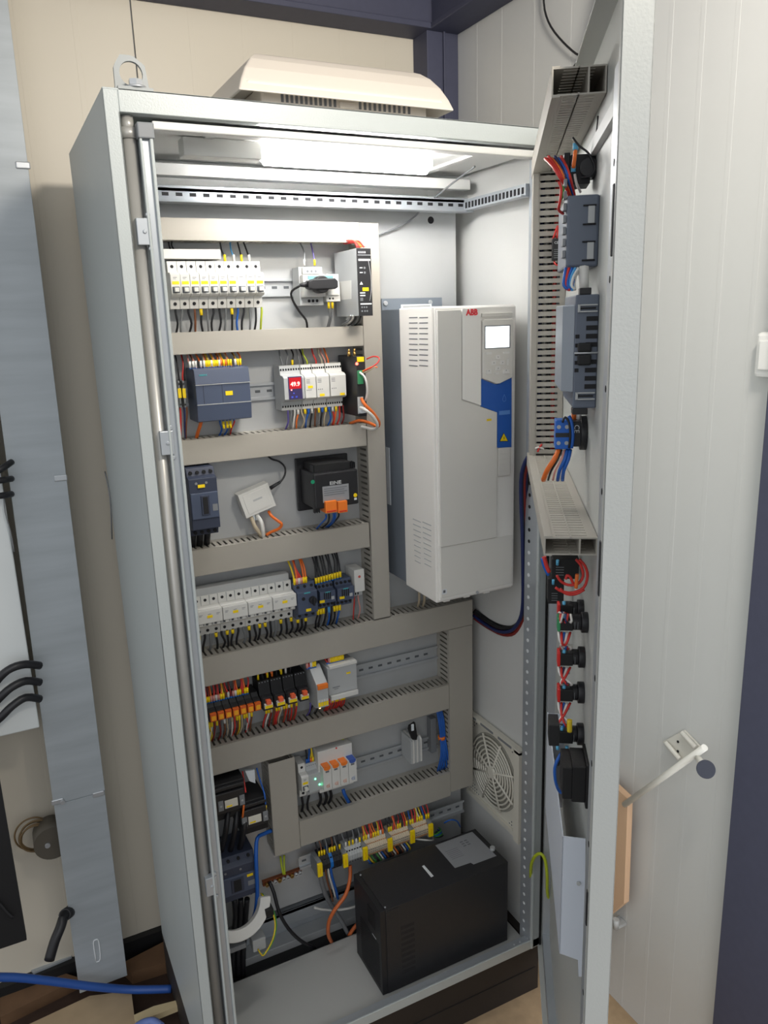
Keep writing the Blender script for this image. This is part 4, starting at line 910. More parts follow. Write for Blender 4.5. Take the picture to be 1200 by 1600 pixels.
wires('wire', 'dropping from the fused terminal', [(x0 - 0.002 + 0.005 * k, 0.6005, z0 - 0.010, c, None) for k, c in enumerate(('violet', 'black', 'grey', 'black'))], 0.274, 0.25, 0.0019)
# io module
t = thing('interface_module', 'light grey interface module with red wires above and below', 'module', tuple(at(535, 1085, y=0.25)))
YI = 0.235
x0, x1, z0, z1 = rect(*Ze(833, 175), *Ze(1030, 350), YI)
part('body', MB().box(x0, x1, YI, 0.29, z0 + 0.014, z1 - 0.004, LGREY), t, 0.001)
part('terminal', MB().box(x0 + 0.004, x1, YI - 0.004, YI + 0.02, z1 - 0.006, z1 + 0.001, WHITE), t, 0.0008)
part('terminal', MB().box(x0 + 0.004, x1, YI - 0.005, YI + 0.02, z0 + 0.002, z0 + 0.013, WHITE), t, 0.0008)
p = at(*Ze(970, 212), y=YI); mb = MB(); tagbox(mb, p.x, p.z, YI, 0.010, 0.004); part('tag', mb, t, label='yellow tag')
mb = MB().box(x0 + 0.010, x0 + 0.028, YI - 0.0004, YI, z0 + 0.030, z0 + 0.0315, INK).box(x0 + 0.014, x0 + 0.024, YI - 0.0004, YI, z0 + 0.026, z0 + 0.027, INK); part('print', mb, t)
wires('wire', 'rising from the grey interface module', [(x0 + 0.006 + 0.0042 * k, 0.7475, z1, c, m) for k, (c, m) in enumerate((('red', None), ('red', 'pink'), ('red', 'yellow'), ('red', 'yellow'), ('red', 'yellow'), ('pink', 'yellow'), ('red', 'yellow'), ('pink', 'yellow'), ('red', 'yellow'), ('pink', 'yellow')))], 0.272, 0.248, 0.0018, mlen=0.012, fer='blue')
wires('wire', 'dropping from the grey interface module', [(x0 + 0.005 + 0.0042 * k, 0.6005, z0 + 0.002, 'red', m) for k, m in enumerate((None, 'pink', 'yellow', 'pink', 'yellow', 'yellow', 'pink', 'yellow', 'yellow', 'yellow'))], 0.274, 0.248, 0.0018, mlen=0.012)

# ================================================================== ROW F
Zf = Z(420, 1100, 3.529)
x0, x1, z0, z1 = rect(*Zf(165, 345), *Zf(230, 520), 0.25)
br = breaker('circuit_breaker', 'single white breaker beside the short vertical duct, green-lit module next to it', x0, 1, (z0 + z1) / 2 + 0.003, 0.237)
xg0 = x0 + 0.0180; 
t = thing('monitoring_relay', 'grey relay module with two glowing green lamps', 'relay', (xg0 + 0.015, 0.29, z0))
YV = 0.240
xg1 = at(*Zf(300, 400), y=YV).x
zz1 = at(*Zf(230, 335), y=0.25).z; zz0 = at(*Zf(300, 490), y=0.25).z
part('body', MB().prism([(0.29, zz0), (0.258, zz0), (0.254, zz0 + 0.014), (YV, zz0 + 0.017), (YV, zz1 - 0.02), (0.254, zz1 - 0.016), (0.258, zz1), (0.29, zz1)], xg0, xg1, LGREY, 'x'), t, 0.0008)
GL = mat('led_green', (0.2, 1, 0.5), 0.4, emit=(0.1, 1.0, 0.45), es=7)
for X, Y in ((256, 413), (280, 443)):
    p = at(*Zf(X, Y), y=YV); part('status_lamp', MB().cyl((p.x, YV - 0.001, p.z), (p.x, YV, p.z), 0.0017, GL, 12), t, label='glowing green lamp')
mb = MB()
for k in range(5): mb.box(xg0 + 0.003 + 0.005 * k, xg0 + 0.0055 + 0.005 * k, 0.2565, 0.2585, zz1 - 0.008, zz1 - 0.005, DARK)
part('terminal_hole', mb, t)
wires('wire', 'above the green-lit relay module', [(xg0 + 0.006 + 0.005 * k, 0.5410, zz1 - 0.001, c, m) for k, (c, m) in enumerate((('black', 'blue'), ('blue', 'blue'), ('yellow', 'orange'), ('yellow', 'yellow')))], 0.274, 0.262, 0.0019)
# surge arrester
t = thing('surge_arrester', 'off-white surge arrester with three orange and one blue cartridge tops', 'surge arrester', tuple(at(525, 1235, y=0.25)))
YS = 0.222
x0, x1 = at(*Zf(300, 400), y=YS).x, at(*Zf(488, 400), y=YS).x
zt = at(*Zf(390, 222), y=0.25).z; zb = at(*Zf(330, 490), y=0.235).z
zs = at(*Zf(300, 358), y=YS).z
part('body', MB().box(x0 - 0.003, x1 - 0.001, 0.242, 0.29, zb, zt, WHITE), t, 0.0015)
w = (x1 - x0) / 4
zcart0 = at(*Zf(340, 470), y=YS).z
for k in range(4):
    cxk = x0 + w * k
    c = part('cartridge', MB().box(cxk + 0.0004, cxk + w - 0.0004, YS, 0.243, zcart0, zs, WHITE), t, 0.0008, label='white cartridge')
    part('cartridge_top', MB().prism([(cxk + w * .12, zs - 0.003), (cxk + w * .3, zs - 0.0065), (cxk + w * .7, zs - 0.0065), (cxk + w * .88, zs - 0.003), (cxk + w * .88, zs + 0.002), (cxk + w * .12, zs + 0.002)], YS - 0.0012, 0.243, ORG if k < 3 else mat('cart_blue', rgb(60, 90, 170), 0.45)), c, label='orange top' if k < 3 else 'blue top')
    mb = MB().box(cxk + w * 0.3, cxk + w * 0.7, YS - 0.0006, YS + 0.001, zs - 0.012, zs - 0.008, INK)
    part('window', mb, c)
    mm = mat('pale_orange_print', rgb(222, 160, 135), 0.5) if k < 3 else mat('pale_blue_print', rgb(120, 140, 180), 0.5)
    mb = MB()
    for rr in (0.0038, 0.002): mb.tube([(cxk + w / 2 + rr * math.cos(q * math.pi / 6), YS - 0.0002, zcart0 + 0.010 + rr * math.sin(q * math.pi / 6)) for q in range(13)], 0.0005, mm, 4, True, 0)
    mb.tube([(cxk + w / 2 + 0.0038, YS - 0.0002, zcart0 + 0.005), (cxk + w / 2 + 0.0038, YS - 0.0002, zcart0 + 0.016)], 0.0004, mm, 4)
    part('print', mb, c)
p = at(*Zf(348, 322), y=0.242); mb = MB(); tagbox(mb, p.x, p.z, 0.242, 0.0105, 0.005); part('tag', mb, t, label='yellow tag')
mb = MB()
for X, Y in ((402, 302), (438, 290)): p = at(*Zf(X, Y), y=0.242); mb.cyl((p.x, 0.2412, p.z), (p.x, 0.2425, p.z), 0.0016, DARK, 10)
p = at(*Zf(372, 243), y=0.242); mb.cyl((p.x, 0.2412, p.z), (p.x, 0.2425, p.z), 0.0020, RED, 10)
part('terminal_hole', mb, t)
zF0 = 0.5405
cable('earth_wire', 'yellow-green wire entering the top of the surge arrester', [(535, 1154, 0.268), (537, 1160, 0.262), (538, 1166, 0.258)], 0.0032, 'yellow-green')
cable('power_cable', 'blue cable curving down below the surge arrester into the duct', [(536, 1233, 0.25), (538, 1240, 0.245), (543, 1250, 0.25), (547, 1257, 0.262)], 0.0042, 'blue')
wires('power_cable', 'dropping below the surge arrester', [(x0 + 0.004 + 0.013 * k, 0.3600, zb + 0.002, 'black', None) for k in range(3)], 0.276, 0.262, 0.0035)
wires('power_cable', 'below the single white breaker', [(xg0 - 0.011, 0.3600, zb + 0.004, 'black', None), (xg0 + 0.008, 0.3600, zb + 0.006, 'black', None)], 0.276, 0.264, 0.0028)
# terminals at right with black clamp
t = thing('terminal_stack', 'stack of light grey rail terminals with a black end clamp at the right', 'terminal', tuple(at(640, 1190, y=0.27)))
q = [at(*Zf(X, Y), y=0.235) for X, Y in ((728, 135), (752, 150), (800, 190), (845, 210))]
x0t, x1t = at(*Zf(765, 250), y=0.24).x, at(*Zf(846, 250), y=0.24).x
zt_, zb_ = at(*Zf(800, 198), y=0.24).z, at(*Zf(806, 333), y=0.24).z
for k in range(6):
    wk = 0.0052; xk = x1t - wk * (k + 1)
    part('terminal', MB().prism([(0.29, zb_ + 0.004), (0.250 , zb_), (0.240, zb_ + 0.003), (0.240, zt_ - 0.004), (0.248, zt_ + 0.002), (0.29, zt_ + 0.002)], xk + 0.0004, xk + wk - 0.0002, LGREY if k % 2 else WHITE, 'x'), t, 0.0004)
a = at(*Zf(785, 90), y=0.25); b = at(*Zf(800, 190), y=0.24)
part('end_clamp', MB().prism([(a.x - 0.012, a.z - 0.006), (a.x + 0.004, a.z), (b.x + 0.008, b.z + 0.006), (b.x + 0.006, b.z - 0.004), (b.x - 0.006, b.z), (a.x - 0.014, a.z - 0.016)], 0.236, 0.244, BLK2), t, 0.001, label='black end clamp')
part('marker', MB().box(a.x - 0.008, a.x - 0.002, 0.233, 0.236, a.z - 0.018, a.z - 0.002, CLEAR), t)
# blue wires at duct R
for k in range(6):
    zt0 = 0.5405; xx = 0.684 + 0.0025 * k
    P = [(xx - 0.003, 0.278, 0.5405), (xx - 0.002 + 0.001 * (k % 2), 0.262, 0.50), (xx, 0.258, 0.455), (xx - 0.004 + 0.003 * (k % 3), 0.25, 0.41), (xx - 0.008 + 0.0045 * k, 0.262, 0.362)]
    single('wire', MB().tube(P, 0.0024, wm('blue'), 7), 'blue wire bundled beside the lower right vertical duct', 'wire', P[-1], 'blue wires beside the lower right duct')
single('cable_tie_mount', MB().box(0.668, 0.684, 0.278, 0.298, 0.405, 0.50, MGREY), 'small grey strip holding the blue wire bundle by the lower right duct', 'bracket', (0.676, 0.29, 0.41), bev=0.001)
single('cable_tie', MB().cyl((0.6895, 0.262, 0.448), (0.6895, 0.262, 0.456), 0.0095, ORG, 16), 'orange tie around the blue wire bundle', 'cable tie', (0.6895, 0.262, 0.452))

# ================================================================== DRIVE
dv = thing('frequency_drive', 'large white frequency drive with a keypad and blue panel', 'drive', (0.67, 0.30, 0.89))
X0, X1, Y2, Y1 = 0.571, 0.771, 0.067, 0.207
Zv = Z(590, 440, 3.077)
zT = 1.490; zB = 0.892
X1 = at(*Zv(662, 700), y=Y2).x
DWH = mat('drive_white', rgb(240, 237, 231), 0.35, var=0.015)
DWG = mat('drive_panel_grey', rgb(224, 221, 214), 0.38, var=0.015)
CH = mat('drive_chassis', rgb(132, 140, 150), 0.4, 0.3, var=0.06)
part('chassis', MB().box(X0 + 0.002, X1 - 0.003, Y1, 0.298, zB + 0.006, zT - 0.002, CH), dv, 0.001, label='grey metal chassis')
part('shroud', MB().box(X0, X1, Y2 + 0.006, Y1, zB, zT, DWH).box(X0 + 0.004, X1, Y2 + 0.001, Y2 + 0.0062, zB + 0.004, zT - 0.002, DWH), dv, 0.0035)
fr = lambda X, Y: (at(*Zv(X, Y), y=Y2).x, at(*Zv(X, Y), y=Y2).z)
def fpoly(pts, d, m, y=None): return MB().prism([fr(*p) for p in pts], (Y2 if y is None else y) - d, Y2 + 0.002, m)
xl = fr(290, 500)[0]
bot = [fr(300, 1275)[1], fr(572, 1228)[1]]; zb1 = sum(bot) / 2
# left field + lower cover (one stepped panel)
P1 = [(X0 + 0.007, zT - 0.008), (fr(401, 300)[0] - 0.0006, zT - 0.008), (fr(401, 568)[0] - 0.0006, fr(401, 570)[1]), (fr(570, 630)[0], fr(570, 628)[1]), (fr(570, 630)[0], zb1), (X0 + 0.007, zb1)]
part('front_cover', MB().prism(P1, Y2 - 0.0035, Y2 + 0.002, DWG), dv, 0.0006)
P2 = [(fr(402, 300)[0] + 0.0004, zT - 0.006), (fr(492, 300)[0], zT - 0.004), (fr(492, 598)[0], fr(492, 598)[1] + 0.001), (fr(402, 568)[0] + 0.0004, fr(402, 568)[1] + 0.001)]
part('logo_panel', MB().prism(P2, Y2 - 0.0045, Y2 + 0.002, DWH), dv, 0.0006)
part('lower_cover', MB().box(X0 + 0.008, X1 - 0.006, Y2 - 0.0012, Y2 + 0.002, zB + 0.012, zb1 - 0.001, DWG), dv, 0.0006)
p = fr(447, 148)
ABBR = mat('logo_red', rgb(228, 52, 62), 0.5)
text('ABB', (p[0], Y2 - 0.0050, p[1] - 0.0004), 0.0155, ABBR, dv, bold=0.00075, name='logo', sx=0.92)
kx0, kx1 = fr(497, 300)[0], fr(643, 300)[0]
kz1, kz0 = fr(560, 180)[1], fr(560, 465)[1]
kp = part('keypad', MB().prism([(kx0 + 0.003, kz1), (kx1 - 0.003, kz1), (kx1, kz1 - 0.004), (kx1, fr(641, 458)[1]), ((kx0 + kx1) / 2 + 0.004, fr(570, 490)[1]), ((kx0 + kx1) / 2 - 0.004, fr(560, 490)[1]), (kx0, fr(498, 465)[1]), (kx0, kz1 - 0.004)], Y2 - 0.007, Y2 + 0.002, DWG), dv, 0.0012)
part('keypad_recess', MB().box(kx0, kx1, Y2 - 0.004, Y2 + 0.002, fr(560, 168)[1], fr(560, 150)[1], DWG), dv, 0.0008)
a = (fr(507, 215), fr(626, 316))
part('screen_frame', MB().box(a[0][0] - 0.001, a[1][0] + 0.001, Y2 - 0.0074, Y2 - 0.005, a[1][1] - 0.001, a[0][1] + 0.001, MGREY), kp)
part('screen', MB().box(a[0][0] + 0.001, a[1][0] - 0.002, Y2 - 0.0079, Y2 - 0.006, a[1][1] + 0.001, a[0][1] - 0.001, mat('screen_glow', rgb(225, 232, 235), 0.3, emit=(0.93, 0.97, 1), es=1.1)), kp, label='bright blank screen')
BT = mat('button_light', rgb(232, 230, 226), 0.4)
for (X, Y, w, h) in ((524, 345, 30, 9), (608, 341, 30, 9), (568, 362, 20, 20), (548, 390, 20, 20), (590, 388, 20, 20), (569, 416, 20, 20), (617, 386, 9, 30), (524, 433, 26, 20), (607, 431, 30, 20), (563, 441, 18, 7)):
    b0, b1 = fr(X - w / 2, Y - h / 2), fr(X + w / 2, Y + h / 2)
    part('button', MB().box(b0[0], b1[0], Y2 - 0.0083, Y2 - 0.006, b1[1], b0[1], BT), kp, 0.0004)
mb = MB()
for X, Y in ((568, 362), (548, 390), (590, 388), (569, 416), (525, 428), (607, 426)):
    q = fr(X, Y); mb.box(q[0] - 0.0008, q[0] + 0.0008, Y2 - 0.0086, Y2 - 0.0082, q[1] - 0.0008, q[1] + 0.0008, INK)
part('print', mb, kp)
DBL = mat('drive_blue', rgb(34, 92, 180), 0.4, var=0.02)
part('blue_panel', fpoly([(496, 468), (560, 493), (575, 493), (641, 460), (640, 795), (573, 798), (571, 628), (495, 600)], 0.0028, DBL), dv, 0.0003, label='blue lower panel')
q = fr(602, 750); q2 = fr(581, 768); q3 = fr(624, 767); q1 = fr(602, 725)
mb = MB().prism([q2, q3, q1], Y2 - 0.0034, Y2, BLK2)
cxq = (q2[0] + q3[0]) / 2; czq = (q2[1] * 2 + q1[1]) / 3
sh = lambda p_: (cxq + (p_[0] - cxq) * 0.84, czq + (p_[1] - czq) * 0.84)
mb.prism([sh(q2), sh(q3), sh(q1)], Y2 - 0.0038, Y2, YEL)
mb.prism([(cxq + 0.0006, czq + 0.0045), (cxq - 0.0012, czq - 0.0002), (cxq, czq - 0.0002), (cxq - 0.0006, czq - 0.0035), (cxq + 0.0014, czq + 0.001), (cxq + 0.0002, czq + 0.001)], Y2 - 0.0041, Y2, BLK2)
part('warning_triangle', mb, dv, label='yellow warning triangle')
q = fr(605, 562); DR = mat('drop_line', rgb(95, 145, 215), 0.5)
pts = [(q[0], Y2 - 0.003, q[1] + 0.0085)] + [(q[0] + 0.0042 * math.sin(t_), Y2 - 0.003, q[1] - 0.0015 - 0.0042 * math.cos(t_) * 1.0) for t_ in [2.0, 1.3, 0.6, 0, -0.6, -1.3, -2.0]] + [(q[0], Y2 - 0.003, q[1] + 0.0085)]
mb = MB().tube(pts, 0.0004, DR, 5, True, 2)
qa, qb = fr(580, 622), fr(632, 638)
mb.box(qa[0], qb[0], Y2 - 0.0031, Y2, qb[1] + 0.0008, qa[1], DR)
part('print', mb, dv, label='pale blue drop outline and lettering bar')
for k in range(5):
    qa, qb = fr(577, 800 + 27 * k), fr(636, 822 + 27 * k)
    part('ridge', MB().box(qa[0], qb[0], Y2 - 0.0022, Y2 + 0.002, qb[1], qa[1], DWG), dv, 0.0012)
q = fr(531, 664); mb = MB(); tagbox(mb, q[0], q[1], Y2 - 0.0035, 0.011, 0.0042); part('tag', mb, dv, label='yellow tag')
q = fr(320, 1500); part('rating_label', MB().box(q[0] - 0.006, q[0] + 0.006, Y2 - 0.0015, Y2, q[1] - 0.001, q[1] + 0.010, INKL).box(q[0] - 0.003, q[0] + 0.002, Y2 - 0.0018, Y2, q[1] + 0.002, q[1] + 0.008, INK), dv)
q = fr(478, 1485); part('screw', MB().cyl((q[0], Y2 - 0.003, zB + 0.008), (q[0], Y2, zB + 0.008), 0.003, ZINC, 12), dv)
mb = MB()
for k in range(10):
    v = 173 + 25.7 * k
    for Xa, Xb in ((152, 192), (201, 242)):
        p0, p1 = at(*Zv(Xa, v), x=X0), at(*Zv(Xb, v), x=X0)
        zc_ = (p0.z + p1.z) / 2; mb.box(X0 - 0.0004, X0 + 0.001, p1.y, p0.y, zc_ - 0.0011, zc_ + 0.0009, INK)
for k in range(9):
    for Xa, Xb in ((170, 208), (216, 258)):
        va = 1140 + 25 * k + (Xa - 170) * 0.32; vb = va + (Xb - Xa) * 0.32
        p0, p1 = at(*Zv(Xa + k * 1.2, va), x=X0), at(*Zv(Xb, vb), x=X0)
        zc_ = p0.z; mb.box(X0 - 0.0004, X0 + 0.001, p1.y, p0.y, zc_ - 0.0011, zc_ + 0.0009, LGREY)
part('vent_slots', mb, dv)
pa, pb = at(*Zv(40, 795), x=X0 + 0.002), at(*Zv(65, 1075), x=X0 + 0.002)
part('rating_label', MB().box(X0 + 0.0012, X0 + 0.0022, pb.y, pa.y, pb.z, pa.z, INKL), dv, label='white label strip on its side')
a = rect(*Zv(105, 80), *Zv(252, 100), 0.25); part('top_label', MB().box(a[0], a[1], 0.243, 0.245, zT - 0.002, zT + 0.008, INKL).box(a[0] + 0.004, a[1] - 0.004, 0.2426, 0.2432, zT + 0.001, zT + 0.005, LGREY), dv)
mb = MB().box(X0 + 0.002, X1 - 0.04, 0.288, 0.298, zT - 0.002, zT + 0.022, CH)
for x in (X0 + 0.01, X0 + 0.12): mb.cyl((x, 0.284, zT + 0.012), (x, 0.288, zT + 0.012), 0.005, ZINC, 12)
part('mounting_lug', mb, dv, 0.001)
mb = MB()
for k in range(3): mb.box(X0 + 0.02 + 0.05 * k, X0 + 0.035 + 0.05 * k, Y2 + 0.01, Y2 + 0.05, zB - 0.003, zB + 0.001, DWH)
part('foot_clip', mb, dv)
for k in range(2): cable('power_cable', 'pale grey cable between the drive and the wide duct below', [(655 + 8 * k, 925, 0.24), (655 + 8 * k, 938, 0.25), (652 + 8 * k, 950, 0.275)], 0.003, 'beige', group='pale cables under the drive')

# black loom from plate around to the door
for k, c in enumerate(('black', 'dark blue', 'dark red', 'black', 'dark blue', 'black', 'dark red')):
    o = [(-3, -4), (3, 0), (0, 5), (5, 5), (-5, 1), (2, -6), (-1, 0)][k]
    L = [(741, 960, 0.26), (752, 968, 0.24), (768, 978, 0.20), (786, 986, 0.15), (804, 984, 0.11), (817, 968, 0.08), (822, 940, 0.065), (822, 880, 0.055), (821, 830, 0.05), (819, 780, 0.045), (820, 740, 0.03), (829, 715, 0.01), (842, 706, -0.02)]
    L = [(u + o[0] * min(1, i / 4 + 0.3), v + o[1] * (1.1 if i < 5 else 0.3), y) for i, (u, v, y) in enumerate(L)]
    cable('harness_cable', f'{c} cable in the thick loom hanging between plate and door', L, 0.0042, c, seg=8, group=f'{c} cables of the hanging loom')

# ================================================================== BOTTOM AREA
# contactors lower left
def bigcontactor(label, x0, x1, z0, z1, YF, lx):
    t = thing('power_contactor', label, 'contactor', ((x0 + x1) / 2, 0.30, z0)); w = x1 - x0; h = z1 - z0
    part('body', MB().box(x0, x1, YF + 0.01, 0.298, z0, z1, BLK2).box(x0 + 0.004, x1 - 0.004, YF, YF + 0.01, z0 + h * 0.25, z1 - h * 0.2, BLK).box(x0 + 0.002, x1 - 0.002, YF + 0.004, YF + 0.02, z1 - h * 0.16, z1 - h * 0.06, BLK), t, 0.0015)
    zc_ = z0 + h * 0.48
    part('name_label', MB().box(lx[0], lx[1], YF - 0.0012, YF, zc_ - 0.009, zc_ + 0.010, CREAM).box(lx[0] + 0.003, lx[0] + (lx[1] - lx[0]) * 0.55, YF - 0.0018, YF, zc_ - 0.007, zc_ - 0.003, YEL), t, 0.0004, label='cream label with a yellow tag')
    for xq in (lx[0] - 0.014, lx[1] + 0.004):
        part('terminal_cap', MB().box(xq, xq + 0.011, YF - 0.002, YF + 0.006, zc_ - 0.011, zc_ + 0.012, MGREY).cyl((xq + 0.0055, YF - 0.0025, zc_), (xq + 0.0055, YF - 0.002, zc_), 0.0025, LGREY, 10), t, 0.001, label='smoky terminal cap')
    return t
Zk = Z(320, 1170, 4.57)
YK = 0.215
p0, p1 = at(*Zk(142, 390), y=YK), at(*Zk(238, 405), y=YK)
zl = at(*Zk(190, 390), y=YK).z
bigcontactor('black power contactor at the lower left, the higher and further left of two', p0.x - 0.03, p1.x + 0.02, zl - 0.040, zl + 0.045, YK, (p0.x, p1.x))
p0, p1 = at(*Zk(313, 535), y=YK), at(*Zk(407, 535), y=YK); zl2 = at(*Zk(360, 532), y=YK).z
bigcontactor('black power contactor against the short vertical duct, right of two', p0.x - 0.014, p1.x + 0.017, zl2 - 0.028, zl2 + 0.052, YK, (p0.x, p1.x))
for k in range(3):
    P = [at(385 - 14 * k, 1262, y=0.235), at(382 - 14 * k, 1290, y=0.215), at(378 - 14 * k, 1312, y=0.225), at(374 - 14 * k, 1328, y=0.24)]
    P = [tuple(p) for p in P]
    single('power_cable', MB().tube(P, 0.0062, wm('black'), 9), 'thick black cable between the lower contactors and the lower moulded breaker', 'cable', P[-1], 'thick cables above the lower moulded breaker')
x0, x1, z0, z1 = rect(350, 1336, 402, 1410, 0.205)
zt_ = at(400, 1330, y=0.21).z; zb_ = at(400, 1402, y=0.21).z
mccb('dark blue moulded case breaker at the lower left above the white ring', 0.205, 0.088, at(402, 1370, y=0.205).x, zb_, zt_, tagpos=(0.82, 0.60))
single('cable_cover', MB().prism([(at(383, 1205, y=0.25).x, at(383, 1205, y=0.25).z), (at(398, 1203, y=0.25).x, at(398, 1203, y=0.25).z), (at(399, 1222, y=0.25).x, at(399, 1224, y=0.25).z), (at(390, 1222, y=0.25).x, at(392, 1220, y=0.25).z)], 0.25, 0.256, CLEAR),
       'white plastic flap above the lower contactors', 'cover', tuple(at(395, 1220, y=0.25)))
cable('wire', 'blue wire with a yellow marker dropping to the right lower contactor', [(401, 1200, 0.26), (406, 1218, 0.25), (413, 1240, 0.225), (415, 1258, 0.22)], 0.0018, 'blue', 'wire')
p = at(415, 1258, y=0.22); p2 = at(414.5, 1268, y=0.218); single('wire_marker', MB().cyl(tuple(p), tuple(p2), 0.0028, YEL, 8), 'yellow marker sleeve on the single blue wire by the short duct', 'marker', tuple(p))
cable('wire', 'red wire above the left lower contactor', [(379, 1205, 0.26), (381, 1220, 0.25), (384, 1238, 0.225)], 0.0018, 'red', 'wire')
cable('wire', 'blue wire above the left lower contactor', [(373, 1206, 0.26), (374, 1218, 0.25), (376, 1228, 0.23)], 0.0018, 'dark blue', 'wire')
cable('wire', 'orange marked wire between the two lower contactors', [(381, 1258, 0.212), (380, 1268, 0.21), (379, 1277, 0.215)], 0.0022, 'orange', 'wire')
cable('power_cable', 'thick blue cable hanging past the lower moulded breaker', [(424, 1298, 0.25), (412, 1303, 0.235), (402, 1310, 0.22), (400, 1335, 0.2), (401, 1365, 0.195), (402, 1395, 0.2), (399, 1425, 0.21), (391, 1445, 0.22), (385, 1462, 0.24)], 0.0045, 'blue')
for k in range(3):
    L = [(366 + 10 * k, 1404, 0.23), (368 + 8 * k, 1430, 0.24), (366 + 8 * k, 1460, 0.25), (364 + 8 * k, 1490, 0.265), (364 + 8 * k, 1525, 0.27)]
    cable('power_cable', 'thick black cable passing down through the white ring', L, 0.0062, 'black', group='thick cables through the white ring')
# ring
rg = thing('current_transformer_ring', 'white plastic current transformer ring around the cables at the lower left', 'current transformer', tuple(at(370, 1480, y=0.2)))
cc = at(366, 1408, y=0.195); nrm = Vector((0.1, -0.86, 0.5)).normalized(); e1 = Vector((1, 0, 0)) - nrm * nrm.x; e1.normalize(); e2 = nrm.cross(e1)
RIN = 0.056; ROUT = 0.080
mb = MB(); mi = mb._mi(WHITE); NN = 40; rr_ = []
for k in range(NN):
    t_ = -math.pi * 1.1 + math.pi * 1.04 * k / (NN - 1); d = e1 * math.cos(t_) + e2 * math.sin(t_) * (1 if e2.z > 0 else -1)
    rr_.append([mb.bm.verts.new(cc + d * r + nrm * o) for r, o in ((RIN, -0.010), (RIN, 0.010), (ROUT, 0.010), (ROUT, -0.010))])
for k in range(NN - 1):
    for j in range(4): mb._f([rr_[k][j], rr_[k][(j + 1) % 4], rr_[(k + 1) % NN][(j + 1) % 4], rr_[(k + 1) % NN][j]], mi, False)
mb._f(rr_[0], mi); mb._f(rr_[-1][::-1], mi)
part('ring', mb, rg, 0.002)
p = at(400, 1475, y=0.175); part('terminal_box', MB().box(p.x - 0.008, p.x + 0.022, 0.172, 0.2, p.z - 0.018, p.z + 0.012, LGREY), rg, 0.002)
p = at(372, 1478, y=0.165); part('foot', MB().box(p.x - 0.04, p.x + 0.016, 0.158, 0.2, p.z - 0.006, p.z + 0.006, MGREY), rg, 0.001, label='grey foot bracket')
p = at(414, 1411, y=0.20); part('clip', MB().box(p.x - 0.009, p.x + 0.009, 0.165, 0.20, p.z - 0.008, p.z + 0.008, BLK2), rg, 0.001, label='black clip')
cable('earth_wire', 'yellow wire curving around the right side of the white ring', [(408, 1396, 0.22), (416, 1408, 0.195), (425, 1422, 0.18), (430, 1445, 0.165), (426, 1468, 0.155), (416, 1487, 0.15), (410, 1493, 0.15), (403, 1483, 0.165)], 0.0017, 'yellow')
cable('earth_wire', 'green wire curving around the right side of the white ring', [(410, 1396, 0.22), (418, 1409, 0.195), (428, 1424, 0.18), (432, 1446, 0.165), (427, 1470, 0.155), (418, 1486, 0.15), (411, 1490, 0.15)], 0.0013, 'green')
# earth bar
eb = thing('earth_bar', 'copper earthing bar with a row of screws beside the yellow-tagged terminals', 'earth bar', tuple(at(440, 1372, y=0.27)))
a, b = at(409, 1375, y=0.27), at(470, 1362, y=0.27); zc_ = (a.z + b.z) / 2
part('bar', MB().box(a.x, b.x, 0.262, 0.272, zc_ - 0.006, zc_ + 0.006, COPPER), eb, 0.001)
for k in range(9):
    x = a.x + 0.008 + k * (b.x - a.x - 0.014) / 8
    part('screw', MB().cyl((x, 0.254, zc_), (x, 0.262, zc_), 0.0046, ZINC if k % 3 else BRASS, 10).box(x - 0.003, x + 0.003, 0.2535, 0.2545, zc_ - 0.0006, zc_ + 0.0006, DARK), eb)
cable('earth_wire', 'yellow-green wire dropping from the short duct to the earthing bar, left one', [(438, 1338, 0.275), (440, 1352, 0.262), (443, 1366, 0.256)], 0.0024, 'yellow-green')
cable('earth_wire', 'yellow-green wire dropping from the short duct to the earthing bar, right one', [(444, 1336, 0.275), (444, 1352, 0.262), (445, 1366, 0.256)], 0.0024, 'yellow-green')
cable('earth_cable', 'thick black cable running down from the earthing bar', [(421, 1378, 0.256), (428, 1395, 0.24), (436, 1425, 0.225), (450, 1450, 0.225), (470, 1470, 0.24), (492, 1482, 0.262)], 0.0042, 'black')
single('cable_cover', MB().box(at(425, 1318, y=0.28).x, at(433, 1318, y=0.28).x, 0.27, 0.298, at(429, 1335, y=0.28).z, at(429, 1302, y=0.28).z, PAINTIN), 'small pale bracket left under the short vertical duct', 'bracket', tuple(at(429, 1330, y=0.28)), bev=0.001)
# terminal strip rail
Zt = Z(450, 1240, 4.0)
zTS = at(*Zt(1000, 100), y=0.262).z; xr0 = at(468, 1350, y=0.262).x; xr1 = at(*Zt(1100, 90), y=0.262).x
zTS = (zTS + at(*Zt(105, 440), y=0.262).z) / 2
dinrail('bright rail carrying the long terminal strip at the bottom', xr0, xr1, zTS, 0.262)
YW = 0.222
def ttag(X0, Y0, X1, Y1, lab):
    a = at(*Zt(X0, Y0), y=YW - 0.004); b = at(*Zt(X1, Y1), y=YW - 0.004)
    xc = (a.x + b.x) / 2; t = thing('end_marker', lab, 'marker', (xc, 0.262, zTS - 0.02))
    part('end_bracket', MB().box(xc - 0.0058, xc + 0.0058, YW, 0.264, zTS - 0.022, zTS + 0.020, MGREY), t, 0.0008)
    part('tag', MB().box(xc - 0.0060, xc + 0.0060, YW - 0.006, YW, zTS - 0.017, zTS + 0.017, YEL).box(xc - 0.0006, xc + 0.0006, YW - 0.0064, YW - 0.005, zTS - 0.010, zTS + 0.006, ORG), t, 0.0006, label='yellow tag')
    return xc
